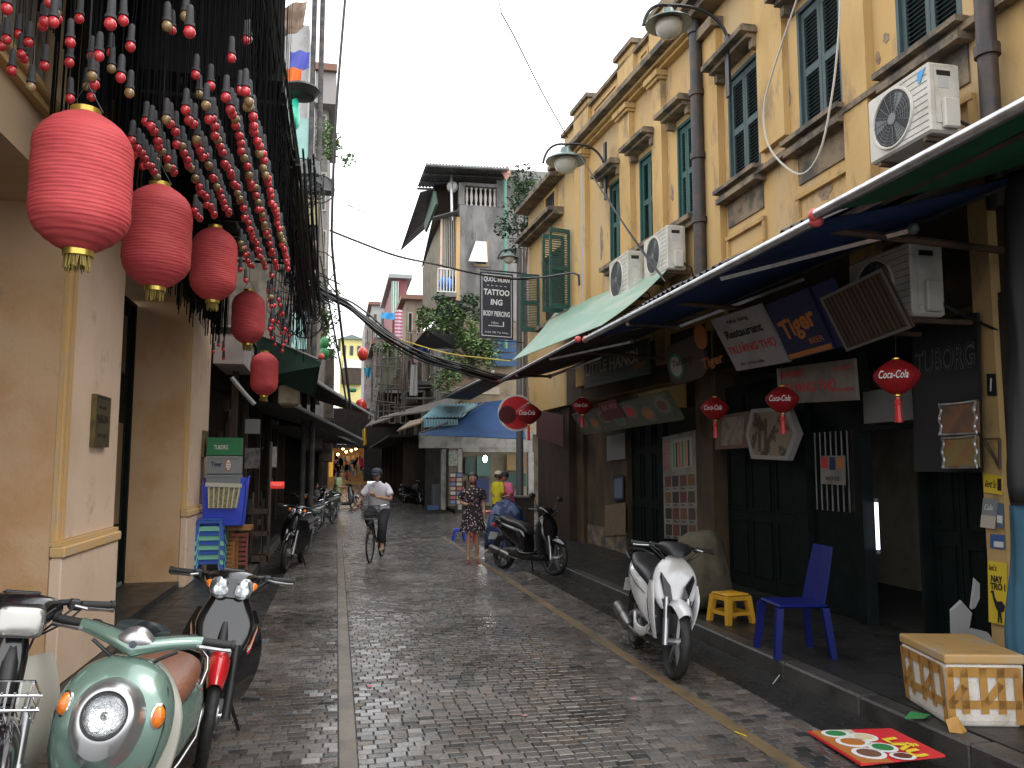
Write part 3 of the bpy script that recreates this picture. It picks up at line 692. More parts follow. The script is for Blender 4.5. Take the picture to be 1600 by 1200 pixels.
# printed pale green sheet
def sheet_mat():
    m = mat('printed_green_sheet', (.20, .34, .25), .5, c2=(.33, .42, .33), ns=2.2, c3=(.42, .14, .14), n3=4, stretch=(1, .35, 1)); return m
p = [at(800, 563, X=3.35), at(940, 508, X=3.35), at(1047, 416, X=4.85), at(868, 487, X=4.85)]
b = MB(); b.add([], [])
def bil(u, v): return p[0].lerp(p[1], v).lerp(p[3].lerp(p[2], v), u)+Vector((0, 0, -.06*math.sin(math.pi*u)))
b.grid(bil, 10, 14); k = list(b.v); b.add([(q[0], q[1], q[2]-.01) for q in k], [tuple(reversed(f)) for f in b.f])
b.build('vinyl_sheet', sheet_mat(), smooth=True, ang=180, label='pale green printed vinyl sheet sloping below the open green shutters', cat='sheet')
# ---- sign helpers
def faceX(ul, ur, lr, ll, X, Xb=None):
    a = at(*ul, X=X); c = at(*ur, X=X); d = at(*ll, Y=a.y) if Xb is None else at(*ll, X=Xb)
    d2 = at(*lr, Y=c.y); d.z = (d.z+d2.z+ (a.z-c.z))/2 if 0 else d.z
    # vertical direction averaged from both sides
    vv = ((a-d)+(c-d2))/2; f = Face(a-vv, c-a, vv); return f
ink = mat('black_print', (.015, .014, .015), .6); redi = mat('red_print', (.55, .03, .03), .5); whi = mat('white_print', (.7, .7, .68), .5); ori = mat('orange_print', (.42, .15, .03), .5); navy = mat('navy_print', (.010, .014, .06), .5); yel = mat('yellow_print', (.75, .55, .04), .5)
grn = mat('green_print', (.03, .2, .06), .5); greyi = mat('dull_grey_print', (.3, .3, .3), .5); pinki = mat('pink_print', (.5, .2, .22), .5)
# white restaurant board
f = faceX((1110, 500), (1187, 475), (1233, 562), (1152, 583), 4.05)
t = thing('sign_board', 'white board reading Restaurant in black and TRUONG THO in red, tilted below the awning', 'sign', f.p(.5, .5)); f.board('board', mat('sign_white', (.32, .32, .32), .6, c2=(.24, .24, .23), ns=3), t, .03)
f.text('Nhà hàng', .5, .86, .09, ink, t, fit=.4, bold=.01); f.text('Restaurant', .5, .66, .15, ink, t, fit=.72, bold=.03); f.text('TRƯỜNG THỌ', .5, .38, .22, redi, t, fit=.92, bold=.02); f.text('ĐC: 11 Tạ Hiện', .38, .1, .07, ink, t, fit=.45)
# blue beer board
f = faceX((1196, 477), (1262, 450), (1300, 547), (1238, 562), 4.0)
t = thing('sign_board', 'dark blue beer board with slanted orange lettering, hung right of the white restaurant board', 'sign', f.p(.5, .5)); f.board('board', navy, t, .03)
f.text('Tiger', .5, .5, .42, ori, t, fit=.8, bold=.03, rot=.12); f.rect(.02, .02, .98, .1, ori, t, 'stripe'); f.text('BEER', .75, .22, .09, ori, t, fit=.3)
b = MB(); fr = f
b.slab([f.p(1.02, 0, -.1), f.p(1.35, .02, -.1), f.p(1.35, 1, -.1), f.p(1.02, 1, -.1)], f.n*.08); b.build('side_panel', mat('deep_blue_panel', (.006, .012, .07), .5), t)
# brown lattice panel
f = faceX((1283, 465), (1380, 417), (1428, 514), (1325, 545), 3.95)
t = thing('lattice_panel', 'brown slatted wooden lattice panel in a pale frame, tilted under the awning', 'panel', f.p(.5, .5))
f.board('backing', darkw, t, .015)
for q in ((0, 0, 1, .05), (0, .95, 1, 1), (0, .05, .04, .95), (.96, .05, 1, .95)): f.rect(*q, mat('pale_frame', (.12, .11, .10), .6), t, 'frame', d=.02)
for k in range(14): f.rect(.06+k*.065, .06, .10+k*.065, .94, mat('brown_slat', (.07, .04, .024), .7, rnd=.25), t, 'slat', d=.015)
# old white sign under it
f = faceX((1213, 576), (1334, 560), (1338, 622), (1218, 634), 4.7)
t = thing('sign_board', 'older off-white board with faded red lettering, lowest of the restaurant boards', 'sign', f.p(.5, .5)); f.board('board', mat('aged_white', (.22, .20, .17), .6, c2=(.15, .13, .10), ns=3), t, .03)
f.text('NHA HANG', .22, .8, .2, redi, t, fit=.32, bold=.02); f.text('TRƯỜNG THỌ', .42, .42, .42, redi, t, fit=.72, bold=.02); f.text('11 TẠ HIỆN', .84, .28, .14, redi, t, fit=.26); f.text('Hà Nội', .86, .8, .16, redi, t, fit=.2)
# black board with outlined letters
f = faceX((1425, 512), (1526, 488), (1530, 740), (1430, 735), 5.02)
t = thing('sign_board', 'black board with grey outlined capital letters above the right-hand posters', 'sign', f.p(.5, .5)); f.board('board', mat('board_black', (.012, .013, .014), .5), t, .03)
f.text('TUBORG', .5, .74, .17, mat('outline_grey', (.10, .105, .11), .5), t, fit=.92, bold=.035, d=.003); f.text('TUBORG', .5, .74, .165, mat('board_black', (0, 0, 0)), t, fit=.91, bold=-.012, d=.0062)
# green "little hanoi" board, with food panel below
f = faceX((913, 562), (1012, 528), (1010, 585), (915, 607), 4.55)
t = thing('sign_board', 'dark green board reading LITTLE HANOI in pale capitals behind the small red lantern', 'sign', f.p(.5, .5)); f.board('board', mat('sign_dark_green', (.03, .06, .045), .5), t, .04)
f.text('LITTLE HANOI', .45, .6, .4, mat('cream_print', (.45, .42, .33), .5), t, fit=.84, bold=.02); f.text('Restaurant - Cafe', .4, .2, .14, mat('olive_print', (.2, .2, .12), .5), t, fit=.55); f.text('Tiger', .85, .3, .35, mat('dull_orange', (.3, .15, .05), .5), t, fit=.25)
f = faceX((893, 648), (1040, 612), (1064, 655), (915, 680), 4.35)
t = thing('food_panel', 'long greenish panel printed with dishes of food above the menu poster', 'sign', f.p(.5, .5)); f.board('board', mat('food_panel_green', (.10, .11, .065), .5, c2=(.05, .06, .035), ns=3), t, .04)
rs = random.Random(11)
for k in range(7):
    u = .08+k*.14; f.disc(u, .5+.1*(-1)**k, .055, .3, mat('plate_cream', (.17, .16, .13), .5), t, 'printed_plate', d=.003); f.disc(u, .5+.1*(-1)**k, .035, .18, [redi, ori, mat('meat_brown', (.15, .07, .04), .6), grn][k % 4], t, 'printed_food', d=.006)
f.rect(.38, .45, .58, 1.2, mat('dull_maroon', (.13, .03, .035), .6), t, 'banner', d=.012); f.text('BIA HOI', .48, .95, .2, pinki, t, fit=.15, d=.015)
# bar sign with tiger script
f = faceX((1036, 545), (1092, 520), (1108, 590), (1050, 600), 4.4)
t = thing('sign_board', 'dark round-cornered bar sign with orange beer script between the green and white boards', 'sign', f.p(.5, .5))
f.board('board', mat('bar_brown', (.06, .04, .03), .5), t, .04, poly=[(0, .15), (.15, 0), (.85, 0), (1, .15), (1, .85), (.85, 1), (.15, 1), (0, .85)])
f.disc(.25, .45, .2, .33, grn, t, 'emblem', d=.004); f.disc(.25, .45, .15, .25, mat('dull_white', (.4, .4, .38), .5), t, 'emblem', d=.007); f.text('Tuborg', .42, .5, .22, ink, t, fit=.5, d=.01); f.disc(1.02, .9, .15, .3, ori, t, 'emblem', d=.004); f.text('Tiger', 1.15, .25, .3, ori, t, fit=.5, bold=.03)
# hanging sign boards by left lantern (dark red triangular board px 850-880)
f = faceX((838, 640), (880, 650), (880, 690), (838, 690), 4.5)
t = thing('sign_board', 'small dark maroon board half hidden behind the leftmost pair of red lanterns', 'sign', f.p(.5, .5)); f.board('board', mat('deep_maroon', (.07, .02, .02), .5), t, .03)
# pictures on the fronts
f = faceX((1120, 650), (1172, 642), (1170, 700), (1116, 702), 4.95)
t = thing('framed_picture', 'square wooden framed picture hung left of the hexagonal frame', 'picture', f.p(.5, .5)); f.board('frame', mat('orange_wood', (.12, .055, .025), .6), t, .05); f.rect(.2, .1, .85, .9, mat('faded_print', (.22, .17, .12), .6, c2=(.12, .09, .06), ns=9), t, 'picture_print')
f = faceX((1165, 640), (1246, 634), (1246, 716), (1165, 720), 4.9)
t = thing('framed_picture', 'hexagonal white framed picture with brown print beside the dark door', 'picture', f.p(.5, .5))
hx_ = [(0, .5), (.12, 1), (.82, 1), (1, .5), (.82, 0), (.12, 0)]
f.board('frame', mat('white_frame', (.30, .29, .27), .5), t, .07, poly=hx_)
b = MB(); b.slab([f.p(.5+(x-.5)*.84, .5+(y-.5)*.84, .001) for x, y in hx_], f.n*.004); b.build('picture_print', mat('sepia_print', (.24, .19, .13), .6, c2=(.06, .045, .03), ns=5, nlo=.5, nhi=.56), t)
for u in (.28, .4): f.rect(u, .15, u+.05, .8, mat('sepia_dark', (.07, .05, .035), .6), t, 'printed_bottle', d=.009)
# menu poster with grid of pictures
f = faceX((1035, 683), (1086, 672), (1090, 838), (1038, 848), 5.05)
t = thing('menu_poster', 'tall white menu poster with rows of small dish pictures beside the dark door', 'poster', f.p(.5, .5)); f.board('sheet', mat('poster_white', (.22, .21, .185), .6, c2=(.15, .14, .12), ns=3), t, .01)
rs = random.Random(2); fm = [mat('dish_%s' % n, c, .6) for n, c in (('red', (.12, .035, .025)), ('brown', (.07, .045, .03)), ('dark', (.03, .025, .02)), ('orange', (.14, .07, .03)))]
for r_ in range(4):
    for c_ in range(4):
        u, v = .06+c_*.235, .50-r_*.155
        f.rect(u, v, u+.19, v+.105, fm[(r_*3+c_*2+rs.randint(0, 1)) % 4], t, 'dish_picture'); f.text(['Nem', 'Pho', 'Bun', 'Ga'][c_], u+.09, v-.02, .018, ink, t, fit=.12)
f.rect(.3, .67, .9, .95, mat('bottle_print_bg', (.3, .3, .26), .6), t, 'bottle_picture')
for k in range(6): f.rect(.34+k*.09, .68, .385+k*.09, .92, [grn, ink, redi, grn, ori, ink][k], t, 'printed_bottle', d=.006)
for k in range(8): f.text('MENU' if k == 7 else 'BEER', .15, .68+k*.037, .016, redi, t, fit=.18)
# posters on the door at px 945-977
for (q, lab, m_) in ((((948, 682), (976, 676), (977, 715), (948, 722)), 'grey flyer at the top of the yellow door bay', mat('grey_flyer', (.2, .2, .19), .6)), (((958, 745), (974, 742), (975, 780), (958, 784)), 'narrow dark blue picture poster in the middle of the yellow door bay', navy), (((945, 790), (977, 785), (977, 835), (945, 838)), 'large tan map-like poster low on the yellow door bay', mat('tan_poster', (.16, .11, .065), .6, c2=(.2, .14, .09), ns=8))):
    f = faceX(*q, 5.1); t = thing('wall_poster', lab, 'poster', f.p(.5, .5)); f.board('sheet', m_, t, .008); f.rect(.1, .1, .9, .9, m_ if m_ != navy else mat('pale_blue_print', (.12, .15, .2), .6), t, 'picture_print')
# wavy framed pictures on right
for (q, lab, m_) in ((((1468, 632), (1528, 626), (1526, 676), (1472, 680)), 'wavy metal framed orange picture, upper of two by the right pier', mat('orange_picture', (.26, .13, .07), .6, c2=(.14, .10, .08), ns=6)), (((1472, 684), (1528, 680), (1528, 732), (1475, 730)), 'wavy metal framed yellow picture, lower of two by the right pier', mat('yellow_picture', (.25, .2, .07), .6, c2=(.3, .13, .05), ns=6))):
    f = faceX(*q, 4.92); t = thing('framed_picture', lab, 'picture', f.p(.5, .5)); f.board('picture_print', m_, t, .012)
    b = MB(); pts = [f.p(.02+.05*math.sin(6*k/16)**2, k/16, .01) for k in range(17)]+[f.p(k/10, 1-.03*math.sin(3.14*k/10), .01) for k in range(1, 11)]+[f.p(.98-.05*math.sin(6*k/16)**2, 1-k/16, .01) for k in range(1, 17)]+[f.p(1-k/10, 0, .01) for k in range(1, 11)]
    b.tube(pts, .012, 6); b.build('frame', steel, t)
# posters on the right yellow pier
def sposter(q, lab, m_, X=5.09, txt=None):
    f = faceX(*q, X); t = thing('wall_poster', lab, 'poster', f.p(.5, .5)); f.board('sheet', m_, t, .006)
    return f, t
f, t = sposter(((1537, 740), (1566, 744), (1566, 772), (1537, 770)), 'yellow flyer with lets handwriting near the top of the right pier', yel); f.text("let's", .4, .5, .4, ink, t, fit=.6, shear=.3); f.rect(.76, .2, .96, .85, ink, t)
f, t = sposter(((1536, 778), (1558, 780), (1556, 828), (1530, 822)), 'flyer with a pale lower half pinned mid height on the right pier', mat('grey_green_flyer', (.22, .25, .24), .6)); f.rect(.0, .0, 1, .42, mat('pale_flyer', (.5, .46, .38), .6), t); f.text('Cafe', .5, .7, .2, whi, t, fit=.6)
f, t = sposter(((1558, 785), (1568, 787), (1568, 826), (1556, 824)), 'narrow blue flyer beside the half pale flyer', mat('steel_blue_flyer', (.10, .14, .2), .6)); f.rect(.1, .2, .9, .5, whi, t)
f, t = sposter(((1547, 834), (1569, 836), (1569, 858), (1547, 856)), 'small blue and white card below the flyers on the pier', mat('blue_card', (.05, .12, .3), .5)); f.rect(.3, .1, .95, .5, whi, t)
f, t = sposter(((1543, 876), (1572, 880), (1574, 978), (1545, 972)), 'yellow poster with NAY TRO and a black ostrich shape on the right pier', yel)
f.text('NAY', .5, .72, .11, ink, t, fit=.6, bold=.03); f.text('TRO I', .55, .6, .11, ink, t, fit=.8, bold=.03); f.text("let's", .3, .9, .1, ink, t, fit=.4)
b = MB(); b.slab([f.p(u, v, .002) for u, v in ((.2, .52), (.32, .53), (.38, .42), (.5, .36), (.75, .38), (.92, .3), (.85, .22), (.7, .2), (.74, .03), (.67, .02), (.62, .19), (.58, .03), (.51, .02), (.54, .2), (.42, .26), (.3, .38), (.25, .48), (.15, .49))], f.n*.003); b.build('bird_silhouette', ink, t)
f, t = sposter(((1541, 584), (1555, 584), (1557, 618), (1542, 618)), 'small dark number plate with a pale 1 on the right pier', ink, X=5.08); f.text('1', .5, .5, .6, whi, t)
f = faceX((1282, 712), (1320, 712), (1320, 758), (1283, 756), 5.1); t = thing('wall_poster', 'white calendar-like poster with red and blue figures on the dark door', 'poster', f.p(.5, .5)); f.board('sheet', mat('poster_white', (.5, .5, .5)), t, .008)
f.rect(.05, .55, .3, .95, redi, t); f.rect(.38, .5, .62, .95, navy, t); f.rect(.7, .55, .95, .95, ori, t); f.text('VOTE', .5, .2, .14, ink, t, fit=.6, bold=.02)
# iron bracket on the pier
t = thing('iron_bracket', 'small rusty triangular bracket fixed to the right pier above the yellow flyer', 'bracket', at(1560, 700, X=5.08))
b = MB(); A_, B_, C_ = at(1562, 685, X=5.04), at(1562, 732, X=5.04), at(1538, 686, X=5.04); b.tube([A_, B_], .012, 6); b.tube([C_, B_], .012, 6); b.tube([C_, A_], .008, 6); b.build('bracket_frame', rustm, t)
# ---- red shop lanterns
redsilk = mat('red_lantern_silk', (.36, .008, .012), .6, c2=(.25, .006, .009), ns=9)
def silk_lantern(px, py, wpx, X, label, hang=None, txt='Coca-Cola'):
    c = at(px, py, X=X); dist = (c-CP).dot(cf); r = wpx/2*dist/FPX
    t = thing('silk_lantern', label, 'lantern', c-Vector((0, 0, r*.8)), 0, 'red silk lanterns under the right awnings')
    b = MB(); n = 48; prof = [(.12, -.80), (.35, -.72), (.68, -.48), (.93, -.18), (1, .02), (.93, .2), (.66, .46), (.36, .66), (.14, .74)]
    rs_ = []
    for rr, z in prof:
        rs_.append([c+Vector((r*rr*(1-.05*abs(math.sin(6*2*math.pi*k/n/2)))*math.cos(2*math.pi*k/n), r*rr*(1-.05*abs(math.sin(3*2*math.pi*k/n)))*math.sin(2*math.pi*k/n), z*r)) for k in range(n)])
    b.rings(rs_); b.build('silk_shade', redsilk, t, smooth=True)
    b = MB(); b.cyl(c+Vector((0, 0, .74*r)), c+Vector((0, 0, .8*r)), .16*r, n=12); b.cyl(c+Vector((0, 0, -.86*r)), c+Vector((0, 0, -.80*r)), .14*r, n=12); b.build('cap', goldm, t)
    b = MB(); b.tube([c+Vector((0, 0, .8*r)), c+Vector((.01, 0, .8*r+.3))], .004, 5); b.build('cord', blackm, t)
    b = MB(); b.cyl(c+Vector((0, 0, -.9*r)), c+Vector((0, 0, -1.2*r)), .02, n=6); b.cyl(c+Vector((0, 0, -1.2*r)), c+Vector((0, 0, -2.0*r)), .022, .032, n=8); b.ball(c+Vector((0, 0, -1.15*r)), .03, 8, 6); b.build('tassel', redb, t)
    if txt:
        d = (CP-c); d.z = 0; d.normalize(); u = Vector((-d.y, d.x, 0)); text3(txt, c+d*(r*1.0)-u*(.12*r), u, Vector((0, 0, 1)), r*.34, whi, t, fit=r*1.15, shear=.35, bold=.01)
silk_lantern(1401, 588, 72, 4.3, 'red silk lantern with white script, largest and nearest, in front of the black lettered board')
silk_lantern(1222, 624, 54, 4.4, 'red silk lantern with white script just above the hexagonal picture')
silk_lantern(1117, 638, 46, 4.5, 'dim red silk lantern above the square wooden picture')
silk_lantern(910, 634, 34, 4.2, 'small red silk lantern at the left end of the dish panel')
silk_lantern(826, 646, 42, 3.6, 'red silk lantern with long tassel beside the round red fan disc')
t = thing('round_sign', 'round red and white drink sign with a dark hole behind the lanterns', 'sign', at(800, 645, Y=16.3))
f = Face(at(778, 674, Y=16.3), at(836, 674, Y=16.3)-at(778, 674, Y=16.3), at(778, 616, Y=16.3)-at(778, 674, Y=16.3))
f.board('disc', whi, t, .02, poly=[(.5+.5*math.cos(k*math.pi/12), .5+.5*math.sin(k*math.pi/12)) for k in range(24)]); f.disc(.5, .5, .45, .45, redb, t, 'red_disc', d=.004, n=24); f.text('Coca-Cola', .6, .55, .18, whi, t, fit=.6, shear=.3, d=.008); f.disc(.25, .45, .24, .24, mat('dark_red_hole', (.09, .01, .01), .7), t, 'dark_disc', d=.011)
# wires on the shop front
def wire(name, label, pts, r=.008, m=None, group=None, sag=0, n=16, cat='cable', strands=1, spread=.04):
    P = [Vector(p) for p in pts]
    if len(P) == 2:
        a, c = P; P = [a.lerp(c, k/n)-Vector((0, 0, sag*4*(k/n)*(1-k/n))) for k in range(n+1)]
    elif len(P) > 2:
        S = []
        for i in range(len(P)-1):
            p0, p1, p2, p3 = P[max(i-1, 0)], P[i], P[i+1], P[min(i+2, len(P)-1)]
            S += [.5*(p1*2+(p2-p0)*t+(p0*2-p1*5+p2*4-p3)*t*t+(-p0+p1*3-p2*3+p3)*t**3) for t in (0, .2, .4, .6, .8)]
        P = S+[P[-1]]
    b = MB(); rr = random.Random(len(label)+strands)
    for s_ in range(strands):
        o = Vector((rr.uniform(-1, 1), rr.uniform(-1, 1), rr.uniform(-1, 1)))*spread if strands > 1 else Vector((0, 0, 0)); ph = rr.uniform(0, 6)
        b.tube([p+o*(1+.5*math.sin(ph+i*.2))+(Vector((0, 0, 1))*math.sin(ph+i*.16)*spread*.5 if strands > 1 else Vector((0, 0, 0))) for i, p in enumerate(P)], r, 5)
    return b.build(name, m or blackm, label=label, cat=cat, group=group, **({'kind': 'stuff'} if strands > 1 else {}))
# ================================================================ AC units, pipes, lamps (right)
def ac_unit(label, wall_x, d, y0, z0, w=.82, h=.56, fan='far', logo=True, face=True):
    """outdoor unit parallel to the wall; front faces the street (-X), side panel faces the camera (-Y)"""
    x0 = wall_x-d; t = thing('air_conditioner', label, 'air conditioner', ((x0+wall_x)/2, y0+w/2, z0), 0, 'outdoor air conditioner units')
    D = .30
    b = MB(); b.box((x0, y0, z0), (x0+D, y0+w, z0+h), bev=.02); b.build('casing', acm, t)
    fy = y0+w*.58; fz = z0+h*.5; r = h*.42
    b = MB(); b.torus((x0-.004, fy, fz), r, .014, 'X', 36, 6); b.build('fan_ring', acm, t, smooth=True)
    b = MB(); b.cyl((x0-.003, fy, fz), (x0-.0005, fy, fz), r-.008, n=36); b.build('fan_opening', mat('fan_dark', (.03, .03, .032), .6), t)
    b = MB()
    for k in range(1, 9): b.torus((x0-.008, fy, fz), r*k/9, .0022, 'X', 28, 4)
    for k in range(8):
        a = math.pi*k/8; b.tube([(x0-.008, fy-math.cos(a)*r, fz-math.sin(a)*r), (x0-.008, fy+math.cos(a)*r, fz+math.sin(a)*r)], .0025, 4)
    b.build('fan_guard', greym, t)
    b = MB(); b.cyl((x0-.012, fy, fz), (x0-.006, fy, fz), .05, n=14)
    for k in range(3):
        a = 2.1*k; b.slab([(x0-.002, fy+math.cos(a)*.03, fz+math.sin(a)*.03), (x0-.002, fy+math.cos(a-.3)*r*.9, fz+math.sin(a-.3)*r*.9), (x0-.002, fy+math.cos(a+.3)*r*.9, fz+math.sin(a+.3)*r*.9)], (-.002, 0, 0))
    b.build('fan_blade', greym, t)
    for k in range(10):
        z = z0+.05+k*(h-.1)/9; b = MB(); b.box((x0-.003, y0+.02, z), (x0-.0005, y0+w-.02, z+.005)); 
        if abs(z-fz) > r*1.02: b.build('groove', greym, t)
        else:
            b = MB(); b.box((x0-.003, y0+.02, z), (x0-.0005, fy-math.sqrt(max(0, (r*1.07)**2-(z-fz)**2))-.005, z+.005)); b.build('groove', greym, t)
    if logo:
        f = Face((x0-.004, y0+.12, z0+h-.15), (0, -.09, 0), (0, 0, .1)); b = MB(); b.slab([f.p(0, .1), f.p(.3, 0), f.p(1, 1), f.p(0, 1)], (-.002, 0, 0)); b.build('emblem', mat('logo_blue', (.03, .28, .6), .4), t)
    s = Face((x0+.05, y0-.002, z0+.08), (.2, 0, 0), (0, 0, h-.12))
    s.rect(.0, .0, 1, 1, acm, t, 'side_panel', d=.006); s.rect(.1, .84, .75, .93, blackm, t, 'grip_recess', d=.009); s.rect(.15, .62, .65, .82, mat('rating_plate', (.5, .5, .48), .5), t, 'rating_plate', d=.009)
    b = MB(); b.box((x0+.1, y0-.055, z0+.03), (x0+.24, y0-.009, z0+.28), bev=.012); b.build('valve_cover', acm, t)
    b = MB()
    b.box((x0+.02, y0+.08, z0-.04), (wall_x, y0+.12, z0-.003)); b.build('mount_bracket', rustm, t)
    b = MB(); b.box((x0+.02, y0+w-.12, z0-.04), (wall_x, y0+w-.08, z0-.003)); b.build('mount_bracket', rustm, t)
    b = MB(); b.tube([(x0+.25, y0-.02, z0+.1), (x0+.34, y0-.08, z0+.02), (wall_x-.05, y0-.02, z0-.1), (wall_x-.02, y0+.05, z0-.5)], .014, 6); b.build('pipe', blackm, t, smooth=True)
    return t
a = at(1455, 205, X=4.66); ac_unit('white air conditioner unit with large dark fan, high on the wall at the upper right', 5.2, .54, a.y, a.z, w=.78, h=.60)
a = at(1040, 418, X=4.72); ac_unit('pale air conditioner unit next to the drainpipe, right of the pair above the green sheet', 5.2, .45, a.y, a.z-.02, w=.95, h=.68, logo=False)
a = at(985, 452, X=4.6); ac_unit('pale air conditioner unit with visible fan, left of the pair above the green sheet', 5.0, .45, a.y, a.z-.1, w=.9, h=.75, logo=False)
a = at(1418, 492, X=4.35); ac_unit('dusty air conditioner unit in the shade under the awning above the black board', 5.2, .8, a.y, a.z, w=.8, h=.60, logo=False)
# drainpipe between houses
pipe = mat('dark_drainpipe', (.035, .034, .034), .5, .2, c2=(.07, .045, .035), ns=5, bump=.2)
def drain(label, px, x, y0z, z1, r=.085, col_=None):
    p = at(px, 300, X=x); t = thing('drainpipe', label, 'pipe', (x, p.y, y0z))
    b = MB(); b.cyl((x, p.y, y0z), (x, p.y, z1), r, n=16); b.build('pipe', pipe, t, smooth=True)
    z = y0z+.3
    while z < z1: b = MB(); b.cyl((x, p.y, z), (x, p.y, z+.09), r+.022, n=16); b.build('joint', pipe, t); z += .95
    return t, p.y
drain('thick dark drainpipe with joint rings between the two nearer yellow houses', 1092, 5.02, 3.9, 9.2, .09)
t, yy = drain('dark grey drainpipe at the upper right beside the air conditioner', 1556, 5.05, 3.7, 9, .075)
b = MB(); P0 = WC.pt(912, 400, .06); b.cyl((P0.x, P0.y, 3.6), (P0.x, P0.y, 8.2), .05, n=10); b.build('downpipe', mat('grey_plastic_pipe', (.35, .34, .32), .5), smooth=True, label='thin pale grey downpipe at the corner of the middle yellow house', cat='pipe')
# street lamps
lampg = mat('lamp_green_enamel', (.08, .13, .12), .35, coat=.3); lampw = mat('opal_glass', (.50, .48, .42), .25)
lampin = mat('lamp_inner_white', (.45, .43, .38), .5)
def lamp_head(c, r, t, tilt=None):
    M = Matrix.Translation(c)
    b = MB(); b.lathe([(.14*r, .62*r), (.22*r, .60*r), (.30*r, .42*r), (.36*r, .30*r), (.62*r, .2*r), (.98*r, -.02*r), (1.0*r, -.08*r)], 28, M, cap=False); b.build('shade', lampg, t, smooth=True)
    b = MB(); b.lathe([(.98*r, -.09*r), (.6*r, .15*r), (.3*r, .2*r), (.05*r, .22*r)], 28, M, cap=False); b.build('shade_lining', lampin, t, smooth=True)
    b = MB(); b.lathe([(.56*r, .0), (.58*r, -.15*r), (.52*r, -.38*r), (.36*r, -.58*r), (.12*r, -.68*r), (.01, -.69*r)], 24, M, cap=False); b.build('globe', lampw, t, smooth=True)
def arm(t, base, c, r, rise=.35, name='arm', m=None):
    top = c+Vector((0, 0, .62*r)); mid = (base+top)/2+Vector((0, 0, rise))
    pts = [base.lerp(mid, k/6)*(1-k/6)+mid.lerp(top, k/6)*(k/6) for k in range(7)]
    pts = [(1-u)**2*base+2*u*(1-u)*(mid+Vector((0, 0, rise)))+u*u*top for u in [k/12 for k in range(13)]]
    b = MB(); b.tube(pts, .018, 8); b.build(name, m or blackm, t, smooth=True)
def hoop(t, c, r, base, side):
    """curved arm that goes over the shade and ends in a drooping tip on the far side"""
    top = c+Vector((0, 0, .62*r)); tip = c+Vector((-side*1.15*r, 0, -.25*r)); up = c+Vector((-side*.95*r, 0, .75*r))
    pts = [(1-u)**2*base+2*u*(1-u)*(Vector((base.x-side*.1, base.y, top.z+.5*r)))+u*u*(top+Vector((0, 0, .18*r))) for u in [k/10 for k in range(11)]]
    pts += [(1-u)**2*(top+Vector((0, 0, .18*r)))+2*u*(1-u)*(up+Vector((0, 0, .1*r)))+u*u*tip for u in [k/8 for k in range(1, 9)]]
    b = MB(); b.tube(pts, .022, 8); b.build('arm', blackm, t, smooth=True)
    b = MB(); b.cyl(top-Vector((0, 0, .04*r)), top+Vector((0, 0, .2*r)), .025, n=8); b.build('hanger', blackm, t)
c = at(1045, 36, X=4.15); base = Vector((5.0, c.y, at(1090, 120, X=5.0).z))
t = thing('wall_lamp', 'nearest and highest grey green street lamp on a curved arm beside the drainpipe', 'street lamp', base, 0, 'curved arm street lamps on the yellow houses')
lamp_head(c, .31, t); hoop(t, c, .31, base, 1)
b = MB(); b.box((base.x-.04, base.y-.05, base.z-.75), (base.x-.005, base.y+.05, base.z+.1)); b.build('wall_bracket', blackm, t)
c = at(884, 250, X=4.05); base = Vector((4.82, c.y, at(922, 290, X=4.82).z))
t = thing('wall_lamp', 'second curved arm street lamp at the corner of the middle yellow house', 'street lamp', base, 0, 'curved arm street lamps on the yellow houses')
lamp_head(c, .38, t); hoop(t, c, .38, base, 1)
b = MB(); b.box((base.x-.02, base.y-.05, base.z-.6), (base.x+.02, base.y+.05, base.z+.5)); b.build('wall_bracket', blackm, t)
# lamp post with tattoo sign
pp = at(812, 560, Y=20.3); c = at(795, 402, Y=20.3)
t = thing('lamp_post', 'tall grey lamp post behind the black tattoo sign with the smallest hanging lamp', 'street lamp', (pp.x+.05, 20.3, 0))
b = MB(); b.cyl((pp.x, 20.3, 0), (pp.x, 20.3, 7.3), .10, .075, n=14); b.build('post', mat('grey_post', (.12, .12, .12), .5), t, smooth=True)
lamp_head(c, .25, t); hoop(t, c, .25, Vector((pp.x, 20.3, c.z-.4)), 1)
P = lambda px, py: at(px, py, Y=20.1)
f = Face(P(750, 527), P(802, 531)-P(750, 527), P(750, 424)-P(750, 527))
t = thing('hanging_sign', 'black vertical sign reading QUOC HUAN TATTOO ING BODY PIERCING hung from the lamp post', 'sign', f.p(.5, 0))
f.board('board', mat('sign_navy_black', (.018, .02, .03), .5), t, .06)
b = MB(); 
for q in ((.05, .03, .95, .04), (.05, .96, .95, .97), (.05, .04, .065, .96), (.935, .04, .95, .96)): f.rect(*q, whi, t, 'border_line')
f.text('QUOC HUAN', .5, .89, .085, whi, t, fit=.78, bold=.02); f.text('* * * * *', .5, .80, .02, whi, t, fit=.6); f.text('TATTOO', .5, .70, .09, whi, t, fit=.78, bold=.03); f.text('ING', .5, .55, .09, whi, t, fit=.35, bold=.03); f.text('BODY PIERCING', .5, .375, .08, whi, t, fit=.8, bold=.02); f.text('10m', .45, .235, .035, whi, t, fit=.2); f.text('Add: 5B Tạ Hiện', .5, .09, .035, whi, t, fit=.72)
f.rect(.25, .185, .72, .195, whi, t, 'arrow'); f.rect(.69, .195, .72, .26, whi, t, 'arrow')
b = MB(); b.tube([f.p(.0, 1.03), f.p(1.35, 1.03)], .02, 6); b.build('bracket', blackm, t); b = MB(); b.tube([f.p(.3, -.03), f.p(1.3, -.03)], .015, 6); b.build('bracket', blackm, t)
